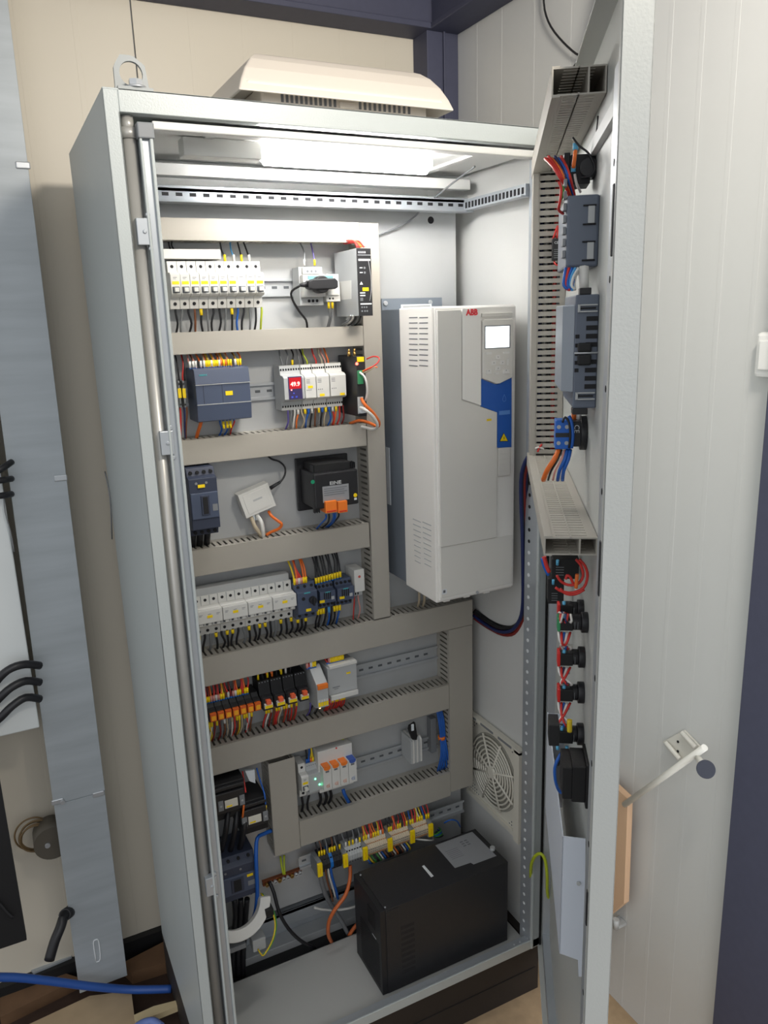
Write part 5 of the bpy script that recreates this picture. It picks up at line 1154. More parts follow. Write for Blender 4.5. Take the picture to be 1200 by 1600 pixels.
tx = [ttag(*q, lab) for q, lab in (((175, 368, 220, 486), 'yellow end marker at the left end of the bottom terminal strip'), ((335, 315, 380, 426), 'yellow end marker right of the black and blue terminals'), ((458, 270, 505, 377), 'yellow end marker between the grey and beige terminals'),
    ((615, 215, 660, 322), 'yellow end marker, fourth along the bottom terminal strip'), ((755, 160, 800, 268), 'yellow end marker, fifth along the bottom terminal strip'), ((870, 115, 915, 226), 'yellow end marker nearest the right end of the bottom terminal strip'))]
print('TX', tx, zTS)
BEI = mat('terminal_beige', rgb(205, 190, 165), 0.5); BEO = mat('terminal_tan', rgb(190, 135, 90), 0.5)
def terms(x0, x1, wd, cols, lab, mode):
    n = max(1, round((x1 - x0) / wd)); wd = (x1 - x0) / n
    for k in range(n):
        c = cols[k % len(cols)]; xa = x0 + wd * k + 0.0002; xb = x0 + wd * (k + 1) - 0.0002; xc = (xa + xb) / 2
        cn = {id(BLK): 'black', id(BLUE): 'blue', id(LGREY): 'light grey', id(BEI): 'beige'}[id(c)]
        t = thing('terminal_block', f'{cn} rail terminal {lab}', 'terminal', (xc, 0.262, zTS - 0.02), f'{cn} terminals {lab}')
        part('body', MB().prism([(0.264, zTS - 0.024), (YW + 0.014, zTS - 0.024), (YW + 0.004, zTS - 0.012), (YW, zTS - 0.006), (YW, zTS + 0.006), (YW + 0.004, zTS + 0.012), (YW + 0.014, zTS + 0.022), (0.264, zTS + 0.022)], xa, xb, c, 'x'), t)
        mb = MB()
        for s_ in (1, -1):
            mb.box(xc - wd * 0.28, xc + wd * 0.28, YW + 0.0058, YW + 0.0075, zTS + s_ * 0.0145 - 0.002, zTS + s_ * 0.0145 + 0.002, DARK if mode != 'b' else BEO)
            if mode == 'b': mb.box(xc - wd * 0.3, xc + wd * 0.3, YW - 0.0003, YW + 0.0003, zTS + s_ * 0.003 - 0.0012, zTS + s_ * 0.003 + 0.0012, INK)
        if mode == 'b': mb.box(xa, xb, YW + 0.003, YW + 0.0055, zTS - 0.012, zTS - 0.0075, BEO)
        part('contact_slot', mb, t)
terms(tx[0] + 0.005, tx[1] - 0.005, 0.0075, [BLK, BLK, BLK, BLUE], 'at the left of the bottom terminal strip', 'a')
terms(tx[1] + 0.005, tx[2] - 0.005, 0.0072, [LGREY], 'in the bottom terminal strip', 'a')
terms(tx[2] + 0.005, tx[3] - 0.005, 0.0052, [BEI], 'left group of the bottom terminal strip', 'b')
terms(tx[3] + 0.005, tx[4] - 0.005, 0.0052, [BEI], 'middle group of the bottom terminal strip', 'b')
terms(tx[4] + 0.005, tx[5] - 0.005, 0.0052, [BEI], 'right group of the bottom terminal strip', 'b')
def spray(x0, x1, n, cols, mks, place, zt=0.2985):
    it = []
    for k in range(n):
        x = x0 + (x1 - x0) * (k + 0.5) / n; it.append((x, zt, zTS + 0.020, cols[k % len(cols)], mks[k % len(mks)]))
    wires('wire', place, it, 0.262, 0.238, 0.0017, mlen=0.013)
spray(tx[0] + 0.004, tx[1] - 0.002, 9, ['black', 'brown', 'black', 'grey'], ['yellow', 'yellow', 'yellow', None], 'above the black and blue bottom terminals')
spray(tx[1] + 0.006, tx[2], 5, ['grey', 'black'], ['white', 'yellow', 'yellow'], 'above the light grey bottom terminals')
spray(tx[2] + 0.003, tx[3] - 0.006, 9, ['orange', 'yellow', 'red', 'red', 'orange'], ['yellow', 'yellow', 'white', 'orange', 'yellow'], 'above the left beige terminals')
spray(tx[3] + 0.004, tx[4] - 0.002, 9, ['black', 'black', 'red', 'orange', 'red'], ['yellow', 'yellow', None, None], 'above the middle beige terminals')
spray(tx[4] + 0.002, tx[5] + 0.008, 9, ['blue', 'red', 'red', 'yellow', 'white', 'yellow'], ['yellow', 'yellow', None, 'yellow'], 'above the right beige terminals')
lowc = [('blue', 0), ('yellow', 1), ('green', 2), ('black', 3), ('green', 4), ('white', 5), ('blue', 6), ('brown', 7), ('black', 8), ('brown', 9), ('white', 10), ('orange', 11), ('black', 12), ('brown', 13), ('white', 14), ('blue', 15), ('yellow', 16)]
for c, k in lowc:
    f_ = k / 16; x = tx[2] + 0.008 + f_ * (tx[4] - tx[2] - 0.018)
    P = [(x, 0.24, zTS - 0.022), (x + 0.006, 0.225, zTS - 0.034), (x + 0.018 - 0.010 * f_, 0.238, zTS - 0.05), (x + 0.024 - 0.016 * f_, 0.27, zTS - 0.075)]
    single('wire', MB().tube(P, 0.0019, wm(c), 7), f'{c} wire curving down from the beige terminals behind the black box', 'wire', P[-1], f'{c} wires under the beige terminals')
for k, c in enumerate(('green', 'blue', 'green', 'black', 'white')):
    x = tx[5] - 0.002 + 0.002 * k
    P = [(x, 0.24, zTS - 0.018), (x + 0.015, 0.225, zTS - 0.022 - 0.003 * k), (x + 0.04, 0.235, zTS - 0.026 - 0.005 * k), (x + 0.055 - 0.006 * k, 0.27, zTS - 0.045 - 0.004 * k)]
    if c == 'white': P = [(tx[4] + 0.01, 0.24, zTS - 0.022), (tx[4] + 0.035, 0.225, zTS - 0.026), (tx[4] + 0.06, 0.225, zTS - 0.036), (tx[4] + 0.075, 0.25, zTS - 0.05)]
    single('wire', MB().tube(P, 0.0022, wm(c), 7), f'{c} wire fanning out at the right end of the bottom terminal strip', 'wire', P[-1], f'{c} wires at the right end of the strip')
cable('wire', 'blue wire arching beneath the free rail end at the bottom right', [(694, 1286, 0.235), (704, 1281, 0.225), (714, 1283, 0.225), (719, 1292, 0.24)], 0.0018, 'blue', 'wire')
cable('power_cable', 'grey sheathed cable dropping from the left of the terminal strip', [(500, 1362, 0.225), (503, 1380, 0.235), (510, 1400, 0.25), (520, 1418, 0.262), (534, 1440, 0.262), (545, 1462, 0.262)], 0.0055, 'grey')
cable('power_cable', 'orange cable curving down in front of the crossbar left of the black box', [(547, 1352, 0.235), (547, 1372, 0.225), (540, 1398, 0.21), (524, 1420, 0.205), (514, 1440, 0.21), (513, 1460, 0.225), (518, 1472, 0.248)], 0.0046, mat('cable_burnt_orange', rgb(205, 105, 52), 0.45))
cable('power_cable', 'orange cable end between the crossbar and the black box', [(562, 1440, 0.25), (553, 1450, 0.245), (545, 1462, 0.25)], 0.0046, MC['cable_burnt_orange'])
cable('wire', 'blue wire dropping from the left of the bottom terminal strip', [(516, 1352, 0.225), (519, 1370, 0.23), (525, 1390, 0.24), (528, 1404, 0.25)], 0.003, 'blue', 'wire')
cable('wire', 'white wire dropping from the left of the bottom terminal strip', [(512, 1354, 0.225), (515, 1370, 0.232), (521, 1390, 0.242), (524, 1402, 0.25)], 0.0022, 'white', 'wire')
cable('wire', 'brown wire dropping from the left of the bottom terminal strip', [(508, 1356, 0.225), (511, 1375, 0.235), (517, 1395, 0.245), (520, 1408, 0.25)], 0.0024, 'brown', 'wire')
cable('cable_strap', 'white strap lying across the crossbar left of the black box', [(491, 1418, 0.27), (505, 1421, 0.27), (525, 1422, 0.268), (545, 1419, 0.268), (556, 1416, 0.27)], 0.003, 'white')

# ================================================================== UPS
up = thing('ups_box', 'black uninterruptible power supply box lying on the cabinet floor', 'ups', (0.57, 0.11, 0.0))
ux0, ux1, uy0, uy1, uz0, uz1 = 0.402, 0.738, 0.046, 0.186, 0.002, 0.222
UM = mat('ups_black_metal', rgb(38, 38, 41), 0.42, var=0.05, bump=0.3, bscale=500)
part('case', MB().box(ux0 + 0.013, ux1, uy0, uy1, uz0, uz1, UM).box(ux0 + 0.0133, ux0 + 0.045, uy0 - 0.0012, uy0, uz0 + 0.004, uz1 - 0.004, UM), up, 0.0015)
mb = MB().box(ux0, ux0 + 0.013, uy0 + 0.001, uy1 - 0.001, uz0, uz1 - 0.001, BLK)
for k in range(18): mb.box(ux0 - 0.0006, ux0 + 0.001, uy0 + 0.012, uy1 - 0.03, uz0 + 0.012 + 0.0066 * k, uz0 + 0.0145 + 0.0066 * k, BLK2)
mb.box(ux0 - 0.001, ux0 + 0.001, uy0 + 0.03, uy0 + 0.065, uz1 - 0.07, uz1 - 0.025, BLK2).box(ux0 - 0.0012, ux0, uy0 + 0.025, uy0 + 0.045, uz1 - 0.09, uz1 - 0.0885, LGREY)
part('front_bezel', mb, up, 0.001)
Zu = Z(540, 1280, 3.53)
mb = MB()
for k in range(9):
    zz = at(*Zu(303 + k * 1, 603 + 30.5 * k), y=uy0).z
    for j in range(11):
        xj = at(*Zu(305, 600), y=uy0).x + j * 0.0031 + 0.0005; mb.box(xj, xj + 0.0016, uy0 - 0.0003, uy0 + 0.001, zz - 0.0045, zz + 0.0035, DARK)
part('vent_holes', mb, up)
c = [at(*Zu(495, 145), z=uz1), at(*Zu(698, 70), z=uz1), at(*Zu(832, 203), z=uz1), at(*Zu(603, 270), z=uz1)]
mid1, mid2 = at(*Zu(690, 240), z=uz1), at(*Zu(706, 250), z=uz1)
mb = MB().prism([(p.x, min(p.y, uy1 - 0.001)) for p in (c[0], c[1], c[2], mid2, mid1, c[3])], uz1, uz1 + 0.0006, LBL, 'z')
part('rating_label', mb, up, label='silver rating label')
cen = (c[0] + c[2]) / 2
mb = MB()
for k in range(3):
    for j in range(2): mb.box(cen.x + 0.004 + 0.012 * j, cen.x + 0.012 + 0.012 * j, cen.y + 0.014 + 0.008 * k, cen.y + 0.017 + 0.008 * k, uz1 + 0.0005, uz1 + 0.0009, INK)
for k in range(6): mb.box(cen.x - 0.045, cen.x - 0.012, cen.y - 0.012 + 0.006 * k, cen.y - 0.0112 + 0.006 * k, uz1 + 0.0005, uz1 + 0.0009, INK)
part('print', mb, up)
a, b = at(*Zu(430, 257), z=uz1), at(*Zu(477, 317), z=uz1)
part('sticker', MB().prism([(a.x - 0.004, a.y), (a.x + 0.002, a.y + 0.001), (b.x + 0.004, b.y), (b.x - 0.003, b.y - 0.001)], uz1, uz1 + 0.0007, INKL, 'z'), up, label='white sticker strip')
mb = MB()
for u, v in ((594, 1421), (556, 1370)): p = at(u, v, z=uz1); mb.cyl((p.x + 0.012, p.y, uz1 - 0.001), (p.x + 0.012, p.y, uz1 + 0.001), 0.0022, ZINC, 10)
part('screw', mb, up)
p = at(*Zu(823, 183), z=uz1); single('round_knob', MB().cyl((p.x, p.y + 0.01, uz1 - 0.002), (p.x, p.y + 0.01, uz1 + 0.008), 0.006, LGREY, 16), 'small round grey knob at the back edge of the black box', 'knob', (p.x, p.y, uz1))
P = [(0.738, 0.10, 0.07), (0.752, 0.10, 0.075), (0.762, 0.11, 0.09), (0.766, 0.13, 0.12), (0.762, 0.17, 0.13), (0.76, 0.22, 0.1)]
single('mains_cable', MB().tube(P, 0.0036, BLK, 8).box(0.738, 0.752, 0.09, 0.112, 0.06, 0.08, BLK), 'black power cord plugged into the back of the black box', 'cable', P[0])
cable('earth_strap', 'yellow-green earthing strap arching from cabinet frame to door', [(829, 1372, 0.012), (830, 1352, -0.01), (836, 1338, -0.03), (845, 1334, -0.045), (852, 1345, -0.055), (855, 1370, -0.06), (855, 1392, -0.05), (858, 1407, -0.04)], 0.0036, 'yellow-green')
cable('strap_lug', 'black sleeve at the door end of the earthing strap', [(858, 1407, -0.04), (861, 1418, -0.03), (863, 1428, -0.02)], 0.0032, 'black')

# ================================================================== DOOR EQUIPMENT
def dthing(name, label, cat, s, h, z): return thing(name, label, cat, tuple(DP(s, h, z)))
def dbox_from(ul, ur, vt, vb, h0, slen):
    vm = (vt + vb) / 2; s1, _ = dsz(ur, vm, h0); h1, _ = dhz(ul, vm, s1)
    zt = dhz((ul + ur) / 2, vt, s1)[1]; zb = dhz((ul + ur) / 2, vb, s1)[1]
    return s1 - slen, s1, h0, h1, zb, zt
# vertical duct on the door
s1v = dsz(879, 600, 0.004)[0]
hv = dhz(829, 600, s1v)[0]
vz1 = dhz(850, 250, s1v)[1]; vz0 = dhz(850, 712, s1v)[1]
print('VDUCT s', s1v, 'h', hv, vz0, vz1)
hb = 0.003; t_ = 0.0018
vd = dthing('wiring_duct', 'tall slotted wiring duct standing on the inside of the door', 'duct', s1v - 0.03, hb, vz0)
part('base', MB(DPX).box(s1v - 0.06, s1v, hb, hb + t_, vz0, vz1, DUCT), vd)
def dvwall(s0, s1_):
    mb = MB(DPX).box(s0, s1_, hb + t_, hb + 0.010, vz0, vz1, DUCT).box(s0, s1_, hv - 0.012, hv - 0.002, vz0, vz1, DUCT); z = vz0 + 0.004
    while z < vz1 - 0.01:
        mb.box(s0, s1_, hb + 0.010, hv - 0.012, z, z + 0.0082, DUCT); z += 0.0118
    return mb
part('slotted_wall', dvwall(s1v - t_, s1v), vd); part('slotted_wall', dvwall(s1v - 0.06, s1v - 0.06 + t_), vd)
part('cover', MB(DPX).box(s1v - 0.061, s1v + 0.001, hv - 0.002, hv, vz0, vz1, DUCT).box(s1v, s1v + 0.0012, hv - 0.010, hv, vz0, vz1, DUCT), vd, 0.0004)
mb = MB(DPX); 
for k, c in enumerate(('red', 'black', 'white', 'dark blue')): mb.tube([(s1v - 0.012 - 0.01 * k, 0.02 + 0.008 * k, vz0 + 0.01), (s1v - 0.012 - 0.008 * k, 0.022 + 0.008 * k, (vz0 + vz1) / 2), (s1v - 0.012 - 0.01 * k, 0.02 + 0.008 * k, vz1 - 0.01)], 0.004, wm(c), 6)
w = part('wire_run', mb, None, 0, 'run of red, black and white wires inside the tall door duct', tuple(DP(s1v - 0.02, 0.03, vz0))); w['category'] = 'wires'
def hduct(lab, ur, vr, ul, vtop, vbot, s0, tilt=0):
    s1, zb = dsz(ur, vbot, 0.004); zt = dsz(ur, vtop, 0.004)[1]; hh = dhz(ul, (vtop + vbot) / 2, s1)[0]
    print('HDUCT', lab[:12], s1, zb, zt, hh)
    d = dthing('wiring_duct', lab, 'duct', (s0 + s1) / 2, 0.003, zb)
    part('base', MB(DPX).box(s0, s1, hb, hb + t_, zb, zt, DUCT), d)
    for za, zb_ in ((zt - t_, zt), (zb, zb + t_)):
        mb = MB(DPX).box(s0, s1, hb + t_, hb + 0.012, za, zb_, DUCT).box(s0, s1, hh - 0.014, hh - 0.002, za, zb_, DUCT); s = s0
        while s < s1 - 0.001:
            mb.box(s, min(s + 0.0102, s1), hb + 0.012, hh - 0.014, za, zb_, DUCT); s += 0.0125
        mb.box(s0, s1, (hh + hb) / 2 - 0.001, (hh + hb) / 2 + 0.001, za, zb_ + 0.0008, DUCT)
        part('slotted_wall', mb, d)
    part('cover', MB(DPX).box(s0, s1, hh - 0.002, hh, zb - 0.001, zt + 0.001, DUCT).box(s0, s1, hh - 0.010, hh, zt, zt + 0.0014, DUCT).box(s0, s1, hh - 0.010, hh, zb - 0.0014, zb, DUCT), d, 0.0004)
    part('divider', MB(DPX).box(s0, s1, (hh + hb) / 2 - 0.012, (hh + hb) / 2 - 0.010, zb + t_, zt - t_, DUCT), d)
    return s1, zb, zt, hh
hduct('grey wiring duct along the top of the door, its open end cut off', 946, 142, 862, 103, 145, s1v - 0.06)
hduct('grey wiring duct across the middle of the door, its open end facing out', 932, 866, 850, 838, 868, s1v - 0.03)
# HMI-like boxes on the door
def dpanel(name, lab, cat, ul, ur, vt, vb, h0, slen, m):
    b = dbox_from(ul, ur, vt, vb, h0, slen); print(name, [round(x, 3) for x in b])
    t = dthing(name, lab, cat, (b[0] + b[1]) / 2, h0, b[4]); return t, b
t, b = dpanel('display_housing', 'grey-blue display housing on the upper door with two clamps', 'display', 885, 936, 304, 417, 0.002, 0.14, HMIG)
s0, s1, h0, h1, z0, z1 = b
part('housing', MB(DPX).prism([(h0, z0), (h1, z0), (h1, z1 - 0.010), (h1 - 0.006, z1), (h0, z1)], s0, s1, HMIG, 'x') if False else MB(DPX).box(s0, s1, h0, h1, z0, z1, HMIG), t, 0.003)
for fz_ in (0.72, 0.22):
    zc_ = z0 + (z1 - z0) * fz_; part('clamp', MB(DPX).box(s1, s1 + 0.004, h0 + 0.006, h0 + 0.014, zc_ - 0.010, zc_ + 0.010, LGREY).box(s1, s1 + 0.002, h0 + 0.004, h0 + 0.020, zc_ + 0.010, zc_ + 0.012, DARK).box(s1, s1 + 0.002, h0 + 0.004, h0 + 0.020, zc_ - 0.012, zc_ - 0.010, DARK), t, 0.0005, label='bright mounting clamp')
mb = MB(DPX)
for k in range(7): mb.box(s1 - 0.02, s1 - 0.004, h1, h1 + 0.004, z0 + 0.012 + 0.014 * k, z0 + 0.021 + 0.014 * k, MGREY)
part('connector', mb, t, 0.0006)
HM = (s1, h1, z0, z1)
def dcable(name, lab, pts, r, c, cat='wire', group=None, seg=7):
    P = [tuple(DP(s, max(h, 0.003 + r), z)) for s, h, z in pts]
    return single(name, MB().tube(P, r, wm(c), seg), lab, cat, P[-1], group)
def dpx(u, v, s): h, z = dhz(u, v, s); return (s, h, z)
for k, c in enumerate(('red', 'red', 'orange', 'dark blue', 'blue', 'red')):
    dcable('wire', f'{c} wire sweeping from the top door duct to the display housing', [dpx(852 + k * 5, 248 - (k % 2) * 3, s1 - 0.05), dpx(864 + k * 4, 260, s1 - 0.02), dpx(874 + k * 3.2, 275, s1 - 0.01), dpx(884 + k * 2, 292, s1 - 0.02), dpx(890 + k * 1.5, 306, s1 - 0.03)], 0.0022, c, group=f'{c} wires above the display housing')
dcable('wire', 'orange wire hanging in front of the upper selector switch', [dpx(899, 236, s1), dpx(898, 246, s1 + 0.005), dpx(896, 262, s1)], 0.0025, 'orange')
dcable('wire', 'red wire hanging beside the slotted door duct above the small module', [dpx(873, 284, s1), dpx(877, 295, s1), dpx(875, 315, s1), dpx(873, 328, s1 - 0.01), dpx(880, 334, s1 - 0.02)], 0.0018, 'red')
dcable('wire', 'green wire beside the display housing', [dpx(880, 290, s1 - 0.01), dpx(880, 302, s1 - 0.01), dpx(877, 312, s1 - 0.01)], 0.0016, 'green')
# upper selector switch, black cluster
t, b = dpanel('selector_switch', 'black selector switch body under the top door duct', 'switch', 906, 934, 232, 292, 0.0, 0.05, BLK)
s0, s1_, h0, h1, z0, z1 = b; zc_ = (z0 + z1) / 2
part('flange', MB(DPX).cyl(((s0 + s1_) / 2, 0.002, zc_ + 0.01), ((s0 + s1_) / 2, 0.009, zc_ + 0.01), 0.021, BLK, 24), t, 0.001)
part('body', MB(DPX).box(s1_ - 0.045, s1_, 0.009, h1 + 0.012, z0 + 0.004, z1 - 0.006, BLK2).cyl((s1_ - 0.02, h1 * 0.5, zc_), (s1_ + 0.006, h1 * 0.5, zc_), 0.012, BLK, 20).box(s1_ - 0.03, s1_ - 0.002, h1 + 0.012, h1 + 0.020, zc_ - 0.006, zc_ + 0.02, BLK2), t, 0.001)
part('terminal', MB(DPX).cyl((s1_, h1 + 0.006, zc_ + 0.022), (s1_, h1 + 0.006, zc_ + 0.030), 0.0035, mat('light_blue_sleeve', rgb(100, 185, 225), 0.45), 10).cyl((s1_, h1 + 0.008, zc_ - 0.004), (s1_, h1 + 0.008, zc_ + 0.003), 0.0032, MC['light_blue_sleeve'], 10), t, label='light blue sleeves')
dcable('wire', 'black wire looping over the upper selector switch', [dpx(895, 215, s1_ + 0.005), dpx(905, 228, s1_ + 0.01), dpx(920, 240, s1_ + 0.01), dpx(930, 262, s1_ + 0.01), dpx(922, 275, s1_ + 0.01), dpx(908, 277, s1_ + 0.005)], 0.0014, 'black')
dcable('wire', 'thin black wire rising along the door from the selector switch', [dpx(932, 230, s1_ + 0.005), dpx(940, 205, s1_ + 0.01), dpx(952, 180, s1_ + 0.02)], 0.001, 'black')
dcable('wire', 'white wire tail below the upper selector switch', [dpx(898, 272, s1_), dpx(901, 287, s1_), dpx(907, 300, s1_ - 0.01)], 0.0018, 'white')
# small CE module
s1m = s1v + 0.02
hA, zA = dhz(877, 372, s1m); hB, zB_ = dhz(862.5, 407, s1m)
t = dthing('relay_module', 'small black module with tiny white print hanging in front of the slotted door duct', 'relay', s1m, (hA + hB) / 2, zB_)
part('body', MB(DPX).box(s1m - 0.016, s1m, hA, hB, zB_, zA, BLK), t, 0.001)
ctr = DP(s1m + 0.0006, (hA * 0.45 + hB * 0.55), (zA * 0.8 + zB_ * 0.2))
text('CE', tuple(ctr), 0.006, INKL, t, ex=tuple(-DN), ez=(0, 0, 1), name='lettering', ext=0.0001)
mb = MB(DPX)
for k in range(5): mb.box(s1m, s1m + 0.0004, hA + 0.003, hB - 0.003, zB_ + 0.004 + 0.0035 * k, zB_ + 0.005 + 0.0035 * k, MGREY)
part('print', mb, t)
dcable('wire', 'red wire above the small black door module, left one', [dpx(864, 373, s1m - 0.005), dpx(868, 362, s1m), dpx(871, 353, s1m - 0.01)], 0.0018, 'red')
dcable('wire', 'red wire above the small black door module, right one', [dpx(870, 373, s1m - 0.005), dpx(871, 364, s1m), dpx(872, 354, s1m - 0.01)], 0.0018, 'red')
dcable('wire', 'red wire looping under the small black door module', [dpx(866, 408, s1m - 0.005), dpx(869, 414, s1m), dpx(876, 413, s1m), dpx(880, 407, s1m - 0.01)], 0.0014, 'red')
# long HMI
t, b = dpanel('operator_panel', 'long slate grey operator panel housing with dark vents on the door', 'panel', 897, 934, 460, 638, 0.002, 0.16, HMIG)
s0, s1, h0, h1, z0, z1 = b
part('housing', MB(DPX).box(s0, s1, h0, h1, z0, z1, HMIG), t, 0.002)
h2 = dhz(878, 545, s1 - 0.02)[0]
part('rear_cover', MB(DPX).prism([(s0 + 0.01, h1), (s1 - 0.001, h1), (s1 - 0.02, h2), (s0 + 0.02, h2)], z0 + 0.020, z1 - 0.012, mat('panel_rear_grey', rgb(142, 150, 160), 0.35), 'z'), t, 0.0015, label='pale sloping rear cover')
mb = MB(DPX)
zv = lambda v_: z1 - (v_ - 460) / 178.0 * (z1 - z0)
for v_ in (497, 511, 524, 537, 564, 577, 590, 603): mb.box(s1, s1 + 0.0006, h0 + 0.001, h0 + 0.015, zv(v_ + 3.6), zv(v_ - 3.6), DARK)
for v_ in (524, 538, 551, 565, 577): mb.box(s1, s1 + 0.0006, h1 - 0.006, h1 - 0.001, zv(v_ + 3), zv(v_ - 3), DARK)
part('vent_holes', mb, t)
for zc_ in (zv(481), zv(618)):
    part('clamp', MB(DPX).box(s1, s1 + 0.003, h0 + 0.002, h1 - 0.004, zc_ + 0.003, zc_ + 0.0048, LGREY).box(s1, s1 + 0.003, h0 + 0.002, h1 - 0.004, zc_ - 0.0048, zc_ - 0.003, LGREY).box(s1, s1 + 0.003, h1 - 0.006, h1 - 0.003, zc_ - 0.0048, zc_ + 0.0048, LGREY).box(s1, s1 + 0.002, h0 + 0.004, h1 - 0.006, zc_ - 0.001, zc_ + 0.001, DARK), t, 0.0004, label='bright metal clamp')
zc_ = zv(551)
part('connector', MB(DPX).box(s1, s1 + 0.006, h0 + 0.008, h1 - 0.004, zc_ + 0.002, zv(534), BLK2).box(s1, s1 + 0.006, h0 + 0.008, h1 - 0.004, zv(569), zc_ - 0.001, BLK2), t, 0.002, label='black double connector')
part('fixing_rod', MB(DPX).cyl((s1 + 0.004, 0.0, zc_ + 0.001), (s1 + 0.004, h1, zc_ + 0.001), 0.0012, ZINC, 8), t)
part('bracket', MB(DPX).box(s1 - 0.02, s1, h0 + 0.010, h0 + 0.024, z1, z1 + 0.008, BLK).box(s1 - 0.02, s1, h0 + 0.010, h1, z0 - 0.008, z0, BLK), t, 0.001)
for k, c in enumerate(('blue', 'red', 'blue', 'light blue', 'white')):
    dcable('wire', f'{c} wire looping between the two door panels', [dpx(884 + 5 * k, 419, s1 - 0.02), dpx(882 + 3.5 * k, 432, s1 - 0.015), dpx(881 + 3 * k, 446 + (k % 2) * 3, s1 - 0.01), dpx(890 + 2 * k, 452, s1 - 0.01), dpx(897, 440, s1 - 0.02), dpx(900 + k, 420, s1 - 0.03)], 0.002, c, group=f'{c} wires between the door panels')
p = dpx(910, 440, s1 - 0.03)
dcable('ribbon_cable', 'flat white cable joining the two door panels', [dpx(912, 418, s1 - 0.03), dpx(912, 440, s1 - 0.025), dpx(912, 458, s1 - 0.03)], 0.007, 'white', 'cable')
# blue contact block / emergency stop
t, b = dpanel('contact_block', 'bright blue double contact block mounted inside the door', 'switch', 868, 917, 657, 702, 0.003, 0.03, BLUE)
s0, s1, h0, h1, z0, z1 = b; hin = dhz(893, 680, s1)[0]
part('body', MB(DPX).box(s1 - 0.03, s1, hin, h1, z0, z1, mat('contact_blue', rgb(20, 96, 190), 0.4)), t, 0.0015)
mb = MB(DPX)
for k in (0.22, 0.78):
    for j in (0.3, 0.8): mb.cyl((s1, hin + (h1 - hin) * j, z0 + (z1 - z0) * k), (s1 + 0.001, hin + (h1 - hin) * j, z0 + (z1 - z0) * k), 0.0028, LGREY, 12)
part('screw', mb, t)
part('label_strip', MB(DPX).box(s1, s1 + 0.0008, hin, h1, (z0 + z1) / 2 - 0.003, (z0 + z1) / 2 + 0.003, BLK), t)
hf = dhz(912, 680, s1)[0]; hf2 = dhz(904, 680, s1)[0]
cm = part('collar', MB(DPX).cyl((s1 - 0.018, 0.002, (z0 + z1) / 2), (s1 - 0.018, 0.011, (z0 + z1) / 2), 0.024, BLK, 26).box(s1 - 0.03, s1 - 0.003, 0.010, hin, z0 + 0.003, z1 - 0.002, BLK), t, 0.001, label='black mounting collar')
text('CE', tuple(DP(s1 - 0.0022, (0.010 + hin) / 2, (z0 + z1) / 2 + 0.008)), 0.010, INKL, t, ex=(0, 0, -1), ez=tuple(-DN), name='lettering', ext=0.0001)
for k, c in enumerate(('orange', 'black', 'pink', 'blue', 'blue')):
    r = 0.0036 if c in ('orange',) else 0.0026 if c == 'blue' else 0.0015
    dcable('wire', f'{c} wire dropping from the blue contact block to the middle door duct', [dpx(873 + 4.5 * k, 703, s1 - 0.005), dpx(866 + 5.5 * k, 718, s1 + 0.005), dpx(855 + 6.5 * k, 735, s1), dpx(849 + 7.5 * k, 750, s1 - 0.02)], r, c, group=f'{c} wires under the blue contact block')
dcable('wire', 'blue wire arching over the blue contact block', [dpx(893, 700, s1 + 0.004), dpx(895, 680, s1 + 0.006), dpx(893, 660, s1 + 0.006), dpx(889, 650, s1 + 0.004)], 0.0024, 'blue')
dcable('wire', 'black wire arching over the blue contact block', [dpx(889, 700, s1 + 0.005), dpx(891, 680, s1 + 0.007), dpx(889, 660, s1 + 0.006), dpx(883, 652, s1 + 0.004), dpx(879, 660, s1 + 0.003)], 0.0016, 'black')
dcable('data_cable', 'orange cable between the operator panel and the blue contact block', [dpx(896, 638, s1 - 0.03), dpx(897, 648, s1 - 0.025), dpx(896, 662, s1 - 0.03)], 0.0035, 'orange', 'cable')
dcable('data_cable', 'white cable between the operator panel and the blue contact block', [dpx(906, 638, s1 - 0.03), dpx(905, 648, s1 - 0.025), dpx(904, 662, s1 - 0.03)], 0.0035, 'white', 'cable')
dcable('wire', 'white wire crossing behind the vertical door duct foot', [dpx(836, 701, s1v), dpx(842, 699, s1v), dpx(850, 702, s1v)], 0.002, 'white')
dcable('wire', 'red wire crossing behind the vertical door duct foot', [dpx(840, 706, s1v), dpx(843, 699, s1v), dpx(847, 694, s1v)], 0.002, 'red')
# relays cluster under the middle duct
for j, (ul, ur, vt, vb) in enumerate(((862, 905, 874, 905), (856, 893, 905, 944))):
    t, b = dpanel('plug_in_relay', ['black square relay just below the middle door duct', 'black square relay with white print, lower of the two on the door'][j], 'relay', ul, ur, vt, vb, 0.006, 0.035, BLK)
    s0, s1, h0, h1, z0, z1 = b
    part('body', MB(DPX).box(s0, s1, h0 if j == 0 else h0 + 0.012, h1, z0, z1, BLK2), t, 0.0015)
    mb = MB(DPX)
    for k in range(4): mb.box(s1, s1 + 0.0004, h0 + 0.022, h1 - 0.006, z0 + 0.006 + 0.004 * k, z0 + 0.0068 + 0.004 * k, MGREY)
    part('print', mb, t)
    part('terminal', MB(DPX).cyl((s1 + 0.002, h1 - 0.008, z1 - 0.008), (s1 + 0.004, h1 - 0.008, z1), 0.0022, MC['light_blue_sleeve'], 8), t, label='pale blue sleeve')
sl = dsz(922, 900, 0.006)[0]
